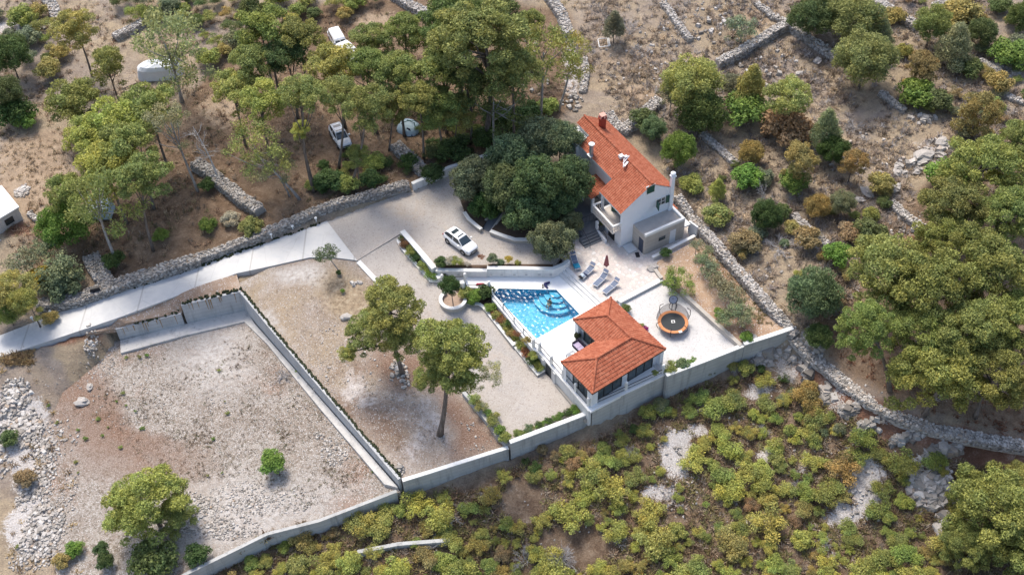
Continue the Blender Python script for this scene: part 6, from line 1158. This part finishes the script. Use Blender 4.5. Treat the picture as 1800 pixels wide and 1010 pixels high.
def covered():
    p = G(280, 120, .9); t = MB(); n = 26; rg = random.Random(2); rows = []
    for j, (k, z) in enumerate(((1.06, -.2), (1.0, .5), (.95, 1.3), (.78, 1.75), (.45, 1.95), (.08, 2.05))):
        rows.append([(p.x+k*2.9*math.copysign(abs(math.cos(6.283*i/n))**.7, math.cos(6.283*i/n))*(1+rg.uniform(-.03, .03)), p.y+k*1.35*math.copysign(abs(math.sin(6.283*i/n))**.7, math.sin(6.283*i/n))+.10*k*2.9*math.cos(6.283*i/n), p.z+z+rg.uniform(-.07, .07)) for i in range(n)])
    loft(t, rows); t.thing('covered_trailer', plain('pale silver tarpaulin', (.62, .65, .68), .45, .18, 1.6), p, 'long trailer under a pale silver cover beneath the sparse grey pine', 'trailer')
covered()
def table():
    p = G(226, 148, .7); t = empty('wooden_table', p, 'wooden bench table beside the covered trailer', 'table', None, .6); wd_ = plain('weathered wood', (.32, .25, .19), .8, .25, 5)
    m = MB()
    for i in range(5): m.box((0, -.4+.2*i, .78), (1.9, .17, .06))
    m.build('table_top', wd_, t, False, True)
    for y in (-.85, .85): m = MB(); m.box((0, y, .45), (1.9, .28, .06)); m.build('bench', wd_, t, False, True)
    for x in (-.7, .7): m = MB(); m.tube([(x, -.9, 0), (x, -.2, .75)], .05, 5); m.tube([(x, .9, 0), (x, .2, .75)], .05, 5); m.tube([(x, -.85, .42), (x, .85, .42)], .045, 5); m.build('leg_frame', wd_, t, False, True)
table()
def tent():
    p = G(718, 222, .5); t = empty('dome_tent', p, 'pale blue dome tent with dark open doorway in the pine wood', 'tent', None, -.5); m = MB(); n = 20; rows = []
    for j in range(7): a = j/6*math.pi/2; rows.append([(1.5*math.cos(a)*math.copysign(abs(math.cos(6.283*i/n))**.75, math.cos(6.283*i/n)), 1.3*math.cos(a)*math.copysign(abs(math.sin(6.283*i/n))**.75, math.sin(6.283*i/n)), 1.35*math.sin(a)) for i in range(n)])
    loft(m, rows[:-1]+[[(x*.02, y*.02, 1.36) for x, y, _ in rows[0]]]); m.build('canopy', plain('pale blue tent cloth', (.46, .58, .64), .6, .08, 2), t, False, True)
    m = MB(); m.add([(.15, -1.27, .05), (1.15, -.95, .05), (.75, -.72, .98), (.35, -.75, 1.05)], [(0, 1, 2, 3)]); m.add([(.15, -1.35, .05), (1.2, -1.05, .05), (.78, -.85, 1.0), (.35, -.87, 1.07)], [(0, 1, 2, 3)]); m.build('doorway', plain('navy tent inside', (.015, .02, .06), .8), t, False, True)
    m = MB(); m.tube([(1.45, -.6, .02), (.9, .1, 1.3), (0, .1, 1.40), (-.9, .5, 1.0), (-1.4, .8, .02)], .05, 6); m.tube([(-1.2, -1.1, .02), (-.6, -.5, 1.2), (0, 0, 1.41), (.7, .7, 1.1), (1.2, 1.1, .02)], .05, 6); m.build('poles', plain('dark green trim', (.02, .10, .08), .6), t, False, True)
tent()
def tarps():
    p = G(768, 163, .3); m = MB(); m.hexa([p+Vector(q) for q in ((-1, -.6, 0), (.9, -.9, 0), (1, .7, 0), (-.8, .8, 0))], [p+Vector(q) for q in ((-.9, -.5, .5), (.8, -.7, .7), (.9, .6, .6), (-.7, .7, .45))]); m.thing('red_tarpaulin', plain('dull red cloth', (.30, .08, .06), .7, .3, 3), p, 'dull red and orange tarpaulin heap under the middle pines', 'tarpaulin')
    p = G(172, 362, 1.2); m = MB(); m.hexa([p+Vector(q) for q in ((-1.6, -1.0, 0), (1.5, -1.2, 0), (1.6, 1.0, 0), (-1.5, 1.2, 0))], [p+Vector(q) for q in ((-1.4, -.9, 1.3), (1.3, -1.0, 1.5), (1.4, .9, 1.6), (-1.3, 1.0, 1.4))]); m.thing('blue_tarpaulin', plain('pale blue tarpaulin', (.45, .55, .62), .5, .15, 2), p, 'pale blue tarpaulin over a stack behind the thin crooked pine', 'tarpaulin')
    p = U(166, 503, .9); m = MB(); m.hexa([(p.x-.6, p.y-.5, -.2), (p.x+.6, p.y-.2, -.2), (p.x+.5, p.y+.2, -.2), (p.x-.6, p.y+.1, -.2)], [(p.x-.5, p.y-.4, .8), (p.x+.5, p.y-.1, .8), (p.x+.4, p.y+.1, .8), (p.x-.5, p.y, .8)]); m.thing('black_tarpaulin', BLACKM, (p.x, p.y, 0), 'black plastic sheet in the corner of the stone wall clearing', 'tarpaulin')
tarps()
# ------------------------------------------------------------------ white shed at the left edge
def shed():
    b = U(47, 396, .9); d1 = (U(31, 364, 3.3)-U(0, 382.5, 3.3)).normalized(); d1.z = 0; d1.normalize(); d2 = (U(0, 326, 3.3)-U(31, 364, 3.3)); d2.z = 0; d2.normalize(); top = 3.15
    q = U(31, 364, top); b = Vector((q.x, q.y, .6)); A = b; B = b-d1*4.5; Cc = b-d1*4.5+d2*4.8; D = b+d2*4.8; t = empty('white_shed', Vector((q.x, q.y, .9)), 'low white shed with flat white roof and one dark window at the left edge', 'shed')
    m = MB(); m.prism([(v.x, v.y) for v in (A, B, Cc, D)], .3, top-.1); m.build('wall', concrete_material('off white plaster', (.62, .58, .55), .25, False), t)
    m = MB(); o = .15; P4 = [A+d1*o-d2*o, B-d1*o-d2*o, Cc-d1*o+d2*o, D+d1*o+d2*o]; m.prism([(v.x, v.y) for v in P4], top-.1, top+.08); r_ = m.build('roof', plain('white roof membrane', (.80, .79, .77), .7, .06, 1), t)
    m = MB(); c = A-d1*1.6+d2*2; m.tube([(c.x, c.y, top), (c.x, c.y, top+.35)], .12, 8); m.build('vent_pipe', METAL, r_)
    c = A-d1*1.55-d2*.02; n = d1.cross(Vector((0, 0, 1))); m = MB(); m.box((c.x, c.y, 2.05), (1.1, .1, .85), math.atan2(d1.y, d1.x)); m.build('window', GLASS, t)
    m = MB(); c = A-d1*1.8-d2*.5; m.box((c.x, c.y, .85), (4.0, .9, .3), math.atan2(d1.y, d1.x)); m.build('plinth', M_FOOT, t)
shed()
# ------------------------------------------------------------------ trampoline, loungers, parasol, furniture
def trampoline():
    p = U(1183, 565.5, .95); p.z = .13; t = empty('trampoline', p, 'round trampoline with orange pad, black mat and folded grey net', 'trampoline'); H = .82; R = 1.66; r = 1.31
    m = MB(); n = 40; vs = []
    for rr, z in ((r-.02, H+.0), (r, H+.05), (R-.05, H+.05), (R, H), (R-.05, H-.05), (r, H-.03)): vs += [(rr*math.cos(6.283*i/n), rr*math.sin(6.283*i/n), z) for i in range(n)]
    m.add(vs, [(j*n+i, j*n+(i+1) % n, ((j+1) % 6)*n+(i+1) % n, ((j+1) % 6)*n+i) for j in range(6) for i in range(n)]); m.build('pad', plain('orange pad', (.56, .22, .085), .55, .12, 2.5), t, False, True)
    m = MB(); m.lathe((0, 0, 0), [(r, H-.02), (r, H+.005)], 40); mt = m.build('mat', plain('black jumping mat', (.03, .034, .037), .7, .2, 6), t, False, True)
    m = MB(); a = .1
    for bx, by, sx, sy in ((-.15, 0, .09, .40), (.15, 0, .09, .40), (0, .155, .22, .09), (-.02, -.165, .16, .07)): m.box((bx+.02, by+.05, H+.012), (sx, sy, .008), 0)
    m.build('white_mark', M_CAP, mt, False, True)
    for i in range(6):
        a = 1.05*i+.25; m = MB(); x, y = math.cos(a), math.sin(a); m.tube([(x*R*.93, y*R*.93, H-.05), (x*R*.93, y*R*.93, 0), (x*R*.93-y*.4, y*R*.93+x*.4, 0)], .035, 6); m.build('leg', METAL, t, False, True)
        m = MB(); h = 1.75 if y > 0.1 else .55; m.tube([(x*R*1.0, y*R*1.0, .3), (x*R*1.17, y*R*1.17, H+.3*h), (x*R*1.14, y*R*1.14, H+.75*h), (x*R*.9, y*R*.9, H+h)], .04, 6); m.build('net_pole', BLACKM, t, False, True)
    net = bpy.data.materials.new('grey net'); net.use_nodes = True; b_ = net.node_tree.nodes['Principled BSDF']; b_.inputs['Base Color'].default_value = (.12, .12, .13, 1); b_.inputs['Alpha'].default_value = .5
    m = MB(); k = 26; vs = []
    for j, (q, z) in enumerate(((1.0, H), (1.1, H+.5), (1.1, H+.95), (.95, H+1.35))): vs += [(q*R*math.cos(math.radians(8+164*i/k)), q*R*math.sin(math.radians(8+164*i/k)), z*(1 if j == 0 else 1)-.9*(abs(i/k-.5)*2)**3*(j/3)) for i in range(k+1)]
    m.add(vs, [(j*(k+1)+i, j*(k+1)+i+1, (j+1)*(k+1)+i+1, (j+1)*(k+1)+i) for j in range(3) for i in range(k)]); m.build('safety_net', net, t, True, True)
    m = MB(); m.tube([(.1, R*1.12, 0), (.1, R*1.12, H+1.2), (.05, R*1.0, H+2.0)], .04, 6); m.build('hoop_pole', BLACKM, t, False, True)
    m = MB(); m.ring((0, 0, 0), .46, .035, 24, 6); Mx = Matrix.Rotation(1.1, 3, 'X'); m.v = [tuple(Mx@Vector(v)+Vector((.1, R*1.0, H+1.75))) for v in m.v]; hp = m.build('hoop', BLACKM, t, False, True)
    m = MB(); m.lathe((0, 0, 0), [(.44, 0), (.40, -.12), (.2, -.22), (.03, -.26)], 20); m.v = [tuple(Mx@Vector(v)+Vector((.1, R*1.0, H+1.75))) for v in m.v]; m.build('hoop_net', plain('grey blue mesh', (.30, .32, .38), .6), hp, False, True)
    m = MB(); m.ring((0, 0, 0), .42, .03, 20, 6); m.v = [tuple(Mx@Vector(v)+Vector((.1, R*.85, H+.95))) for v in m.v]; m.build('net_entry_ring', BLACKM, t, False, True)
    m = MB(); m.box((.62, -R*.88, H+.055), (.36, .28, .02), .3); m.build('white_patch', M_CAP, t, False, True)
trampoline()
M_SLING = plain('slate blue sling', (.16, .19, .26), .8, .18, 9); M_WFRAME = plain('white frame', (.70, .71, .73), .4)
def lounger(loc, rz, label, back=.45):
    t = empty('sun_lounger', loc, label, 'sun lounger', None, rz); m = MB(); Lb = 1.25
    for y in (-.33, .33): m.tube([(-1.0, y, .33), (.3, y, .33), (.3+.75*math.cos(back), y, .33+.75*math.sin(back))], .028, 6)
    m.tube([(-1.0, -.33, .33), (-1.0, .33, .33)], .028, 6); m.tube([(.3, -.33, .33), (.3, .33, .33)], .022, 6); m.build('frame', M_WFRAME, t, False, True)
    m = MB(); m.box((-.35, 0, .35), (1.26, .6, .025)); m.build('seat', M_SLING, t, False, True)
    m = MB(); c = Vector((.32+.38*math.cos(back), 0, .35+.38*math.sin(back))); m.box(c, (.72, .6, .025), 0, Matrix.Rotation(-back, 3, 'Y')); m.build('backrest', M_SLING, t, False, True)
    m = MB(); c = Vector((.3+.86*math.cos(back), 0, .62+.86*math.sin(back))); m.box(c, (.34, .62, .03), 0, Matrix.Rotation(-back-.25, 3, 'Y')); ca = m.build('canopy', M_SLING, t, False, True)
    m = MB(); [m.tube([(.35+.6*math.cos(back), y, .35+.6*math.sin(back)), (.3+.86*math.cos(back), y, .62+.86*math.sin(back))], .018, 5) for y in (-.32, .32)]; m.build('canopy_arm', M_WFRAME, ca, False, True)
    for x in (-.85, .45):
        for y in (-.31, .31): m = MB(); m.tube([(x, y, .32), (x-.05, y*1.05, 0)], .025, 6); m.build('leg', M_WFRAME, t, False, True)
    return t
def lg(f, h, label, back=.45):
    a, b = U(*f, .8), U(*h, .85); d = b-a; c = a.lerp(b, .48); return lounger((c.x, c.y, .455), math.atan2(d.y, d.x), label, back)
lg((1063,512.5), (1083,496.5), 'slate blue sun lounger nearest the pool house roof', .3); lg((1047.5,499), (1063,484), 'slate blue sun lounger just below the closed parasol', .5); l1 = lg((1023,485.5), (1040,470), 'sun lounger with a dark and white bag on its foot end', .3); l0 = lg((1016,470), (1008,452), 'sun lounger with a turquoise towel by the round oak', .35)
def cloth(p, sx, sy, h, rz, mat, name, label, cat, seed, n=10):
    m = MB(); vs = []; ca, sa = math.cos(rz), math.sin(rz)
    for j in range(n+1):
        for i in range(n+1): x, y = (i/n-.5)*sx, (j/n-.5)*sy; e = min(1, 6*min(i/n, 1-i/n, j/n, 1-j/n)+.15); vs.append((p[0]+x*ca-y*sa, p[1]+x*sa+y*ca, p[2]+h*e*(.6+.7*abs(mnoise.noise((x*4+seed, y*4, seed))))))
    k = (n+1)**2; vs += [(v[0], v[1], p[2]) for v in vs]; f = [(j*(n+1)+i, j*(n+1)+i+1, (j+1)*(n+1)+i+1, (j+1)*(n+1)+i) for j in range(n) for i in range(n)]; f += [tuple(k+q for q in reversed(g)) for g in f]
    e = [(i, 0) for i in range(n)]+[(n, j) for j in range(n)]+[(n-i, n) for i in range(n)]+[(0, n-j) for j in range(n)]; ix = [j*(n+1)+i for i, j in e]; f += [(ix[q], k+ix[q], k+ix[(q+1) % len(ix)], ix[(q+1) % len(ix)]) for q in range(len(ix))]
    m.add(vs, f); return m.thing(name, mat, p, label, cat, None, True)
c = l0.location; q = U(1013.5, 466.5, .85); cloth((q.x, q.y, .83), .75, .7, .12, l0.rotation_euler.z, plain('turquoise towel', (.03, .25, .38), .9, .5, 9), 'towel', 'crumpled turquoise towel on the lounger by the oak', 'towel', 3)
q = U(1023.5, 484, .85); cloth((q.x, q.y, .83), .5, .55, .24, l1.rotation_euler.z, plain('pale bag cloth', (.55, .62, .68), .8, .2, 5), 'beach_bag', 'pale beach bag on the foot end of a lounger', 'bag', 5); q = U(1021, 486.5, .85); cloth((q.x, q.y, .83), .35, .6, .16, l1.rotation_euler.z, BLACKM, 'black_towel', 'black towel beside the pale beach bag', 'towel', 6); q = U(1029, 482, .85); cloth((q.x, q.y, .83), .2, .6, .14, l1.rotation_euler.z, plain('navy cloth', (.02, .025, .07), .8, .3, 5), 'navy_towel', 'navy towel draped across the lounger with the bag', 'towel', 7)
def parasol():
    p = U(1065.3, 477, .45); t = empty('closed_parasol', p, 'closed dusky red parasol on a thin pole between the loungers', 'parasol'); m = MB(); m.tube([(0, 0, 0), (0, 0, 2.75)], .03, 8); m.build('pole', M_WFRAME, t, False, True)
    m = MB(); n = 16; rows = [[((r*(1+.22*math.cos(4*6.283*i/n)))*math.cos(6.283*i/n), (r*(1+.22*math.cos(4*6.283*i/n)))*math.sin(6.283*i/n), z) for i in range(n)] for r, z in ((.27, 1.05), (.24, 1.3), (.17, 1.9), (.10, 2.45), (.03, 2.7))]; loft(m, rows); m.build('canopy', plain('dusky red cloth', (.30, .10, .10), .85, .15, 6), t, False, True)
    m = MB(); m.lathe((0, 0, 0), [(.3, 0), (.28, .06), (.06, .1)], 16); m.build('base', M_WHITEW, t, False, True)
parasol()
M_WICK = plain('dark wicker', (.03, .025, .045), .7, .3, 12); M_LILAC = plain('lilac cushion', (.45, .38, .52), .85, .08, 4)
def sofa():
    c = PT(6.35, 2.85, 0); c = U(1019.5, 610, .35); t = empty('garden_sofa', (c.x, c.y, 0), 'dark wicker sofa with lilac cushion on the white terrace', 'sofa', None, PA+math.pi/2)
    m = MB(); m.box((0, 0, .17), (1.7, .85, .3)); m.build('seat_base', M_WICK, t, False, True); m = MB(); m.box((0, .42, .4), (1.7, .14, .78)); m.build('backrest', M_WICK, t, False, True)
    for x in (-.82, .82): m = MB(); m.box((x, -.02, .34), (.13, .74, .6)); m.build('armrest', M_WICK, t, False, True)
    for x in (-.38, .38): m = MB(); m.box((x, -.05, .39), (.72, .68, .13)); m.build('cushion', M_LILAC, t, False, True)
    c = U(1004, 622, .4); t = empty('coffee_table', (c.x, c.y, 0), 'grey glass topped coffee table left of the dark sofa', 'table', None, PA); m = MB(); m.box((0, 0, .4), (1.0, .65, .04)); m.build('table_top', plain('grey glass top', (.30, .32, .35), .15), t, False, True)
    m = MB(); m.box((.15, .05, .44), (.35, .22, .03), .3); m.thing('book', M_CAP, (0, 0, 0), 'white magazine on the grey coffee table', 'magazine').location = (c.x, c.y, 0)
    for x in (-.44, .44):
        for y in (-.27, .27): m = MB(); m.box((x, y, .19), (.06, .06, .38)); m.build('leg', M_WICK, t, False, True)
    p = U(1014.3, 596, .0); t = empty('potted_plant', p, 'small potted plant at the pool house pillar', 'plant'); m = MB(); m.lathe((0, 0, 0), [(.17, 0), (.26, .42), (.23, .42), (.21, .36)], 14); m.build('pot', plain('dark pot', (.05, .05, .055), .6), t, False, True)
    me = PROTO['shrub'][0]; o = bpy.data.objects.new('leaves', me); COL.objects.link(o); o.parent = t; o.location = (0, 0, .6); o.scale = (.38, .38, .38); o.color = (.06, .075, .035, 1)
sofa()
# things on the deck
def deck_things():
    nv = plain('navy rubber', (.02, .022, .09), .6, .2, 6); p = U(958.5, 503, 0); m = MB()
    m.tube([p+Vector(q) for q in ((.22, -.38, .07), (.05, -.05, .16), (-.08, .16, .2))], [.13, .15, .17], 8); m.tube([p+Vector(q) for q in ((-.08, .16, .2), (.2, .3, .2), (.5, .5, .12))], [.16, .14, .12], 8); m.thing('swim_float', nv, p, 'bent dark blue swim float on the deck at the pool edge', 'swim float')
    p = U(954, 505, 0); m = MB(); m.tube([p+Vector((0, -.18, .05)), p+Vector((.02, .02, .07))], .09, 8); m.thing('flip_flops', BLACKM, p, 'small black sandals left of the blue swim float', 'sandals'); p = U(953.8, 502.5, 0); m = MB(); m.tube([p+Vector((0, 0, 0)), p+Vector((0, 0, .25)), p+Vector((0, 0, .32))], [.07, .07, .03], 8); m.thing('water_bottle', plain('brown bottle', (.22, .15, .09), .4), p, 'small brown bottle left of the blue swim float', 'bottle')
    p = U(844, 500, 0); m = MB(); m.hexa([p+Vector(q) for q in ((-.5, -.2, 0), (.5, -.2, 0), (.45, .2, 0), (-.45, .2, 0))], [p+Vector(q) for q in ((-.42, -.12, .14), (.42, -.14, .16), (.36, .14, .13), (-.38, .13, .15))]); m.thing('red_cushion', plain('dark red cloth', (.25, .02, .04), .7), p, 'dark red cushion on the deck behind the balustrade', 'cushion')
    p = U(782, 487, 0); t = empty('potted_plant', (p.x, p.y, -.3), 'grey potted plant at the head of the pool stairs', 'plant'); m = MB(); m.lathe((0, 0, 0), [(.2, 0), (.3, .55), (.26, .55)], 12); m.build('pot', plain('grey pot', (.18, .19, .21), .6), t, False, True); o = bpy.data.objects.new('leaves', PROTO['shrub'][1]); COL.objects.link(o); o.parent = t; o.location = (0, 0, .7); o.scale = (.4, .4, .3); o.color = (.08, .1, .05, 1)
    p = U(990, 464, 0)
deck_things()
def football_goal():
    p = G(1061, 80, .0); t = empty('goal_frame', p, 'small white metal goal frame lying in the dry heath', 'goal', None, .1); m = MB(); m.tube([(-.65, -.5, .15), (-.65, .7, .5), (-.5, .8, .55), (.6, .75, .55), (.6, -.5, .15)], .07, 6); m.tube([(-.65, -.5, .15), (.8, -.45, .15)], .07, 6); m.tube([(.8, -.45, .15), (.8, .75, .55)], .09, 6); m.build('frame', M_CAP, t, False, True)
football_goal()
# a bather sitting on the pool steps
def bather():
    p = U(966.5, 531, -.35); me = bpy.data.meshes.new('person'); J = [((0, 0, .12), .15), ((0, .02, .32), .125), ((0, .03, .52), .16), ((0, .01, .62), .06), ((0, -.01, .68), .055), ((0, -.02, .78), .105), ((0, -.03, .86), .085),
     ((-.1, -.18, .10), .095), ((-.12, -.46, .16), .07), ((-.12, -.56, -.2), .05), ((-.12, -.66, -.26), .04), ((.1, -.18, .10), .095), ((.12, -.46, .14), .07), ((.13, -.54, -.22), .05), ((.13, -.64, -.28), .04),
     ((-.19, .03, .54), .06), ((-.27, -.02, .30), .045), ((-.22, -.2, .14), .035), ((-.2, -.28, .12), .035), ((.19, .03, .54), .06), ((.28, 0, .30), .045), ((.24, -.18, .14), .035), ((.21, -.26, .12), .035)]
    E = [(0, 1), (1, 2), (2, 3), (3, 4), (4, 5), (5, 6), (0, 7), (7, 8), (8, 9), (9, 10), (0, 11), (11, 12), (12, 13), (13, 14), (2, 15), (15, 16), (16, 17), (17, 18), (2, 19), (19, 20), (20, 21), (21, 22)]
    me.from_pydata([j[0] for j in J], E, []); o = bpy.data.objects.new('person', me); COL.objects.link(o); o.location = (p.x, p.y, -.62); o.rotation_euler.z = -.6; tag(o, 'person in dark swimwear sitting on the curved pool steps', 'person')
    o.modifiers.new('skin', 'SKIN'); o.modifiers.new('sub', 'SUBSURF').levels = 1; o.modifiers['sub'].render_levels = 1
    for v, j in zip(me.skin_vertices[0].data, J): v.radius = (j[1], j[1])
    me.skin_vertices[0].data[0].use_root = True; me.materials.append(plain('tanned skin', (.38, .22, .15), .6, .08, 6))
    def ell(nm, cpos, r3, mat, z0=-1.0):
        m = MB(); n1, n2 = 12, 7; vs = [(cpos[0]+r3[0]*math.sin(t)*math.cos(u), cpos[1]+r3[1]*math.sin(t)*math.sin(u), cpos[2]+r3[2]*max(z0, math.cos(t))) for t in [math.pi*i/n2 for i in range(n2+1)] for u in [6.283*k/n1 for k in range(n1)]]; m.add(vs, [(i*n1+k, (i+1)*n1+k, (i+1)*n1+(k+1) % n1, i*n1+(k+1) % n1) for i in range(n2) for k in range(n1)]); m.build(nm, mat, o, True, True)
    ell('hair', (0, .02, .83), (.125, .13, .12), plain('dark hair', (.02, .014, .01), .7), -.6); ell('swim_shorts', (0, -.04, .12), (.22, .22, .13), plain('dark swimwear', (.02, .025, .03), .7))
bather()
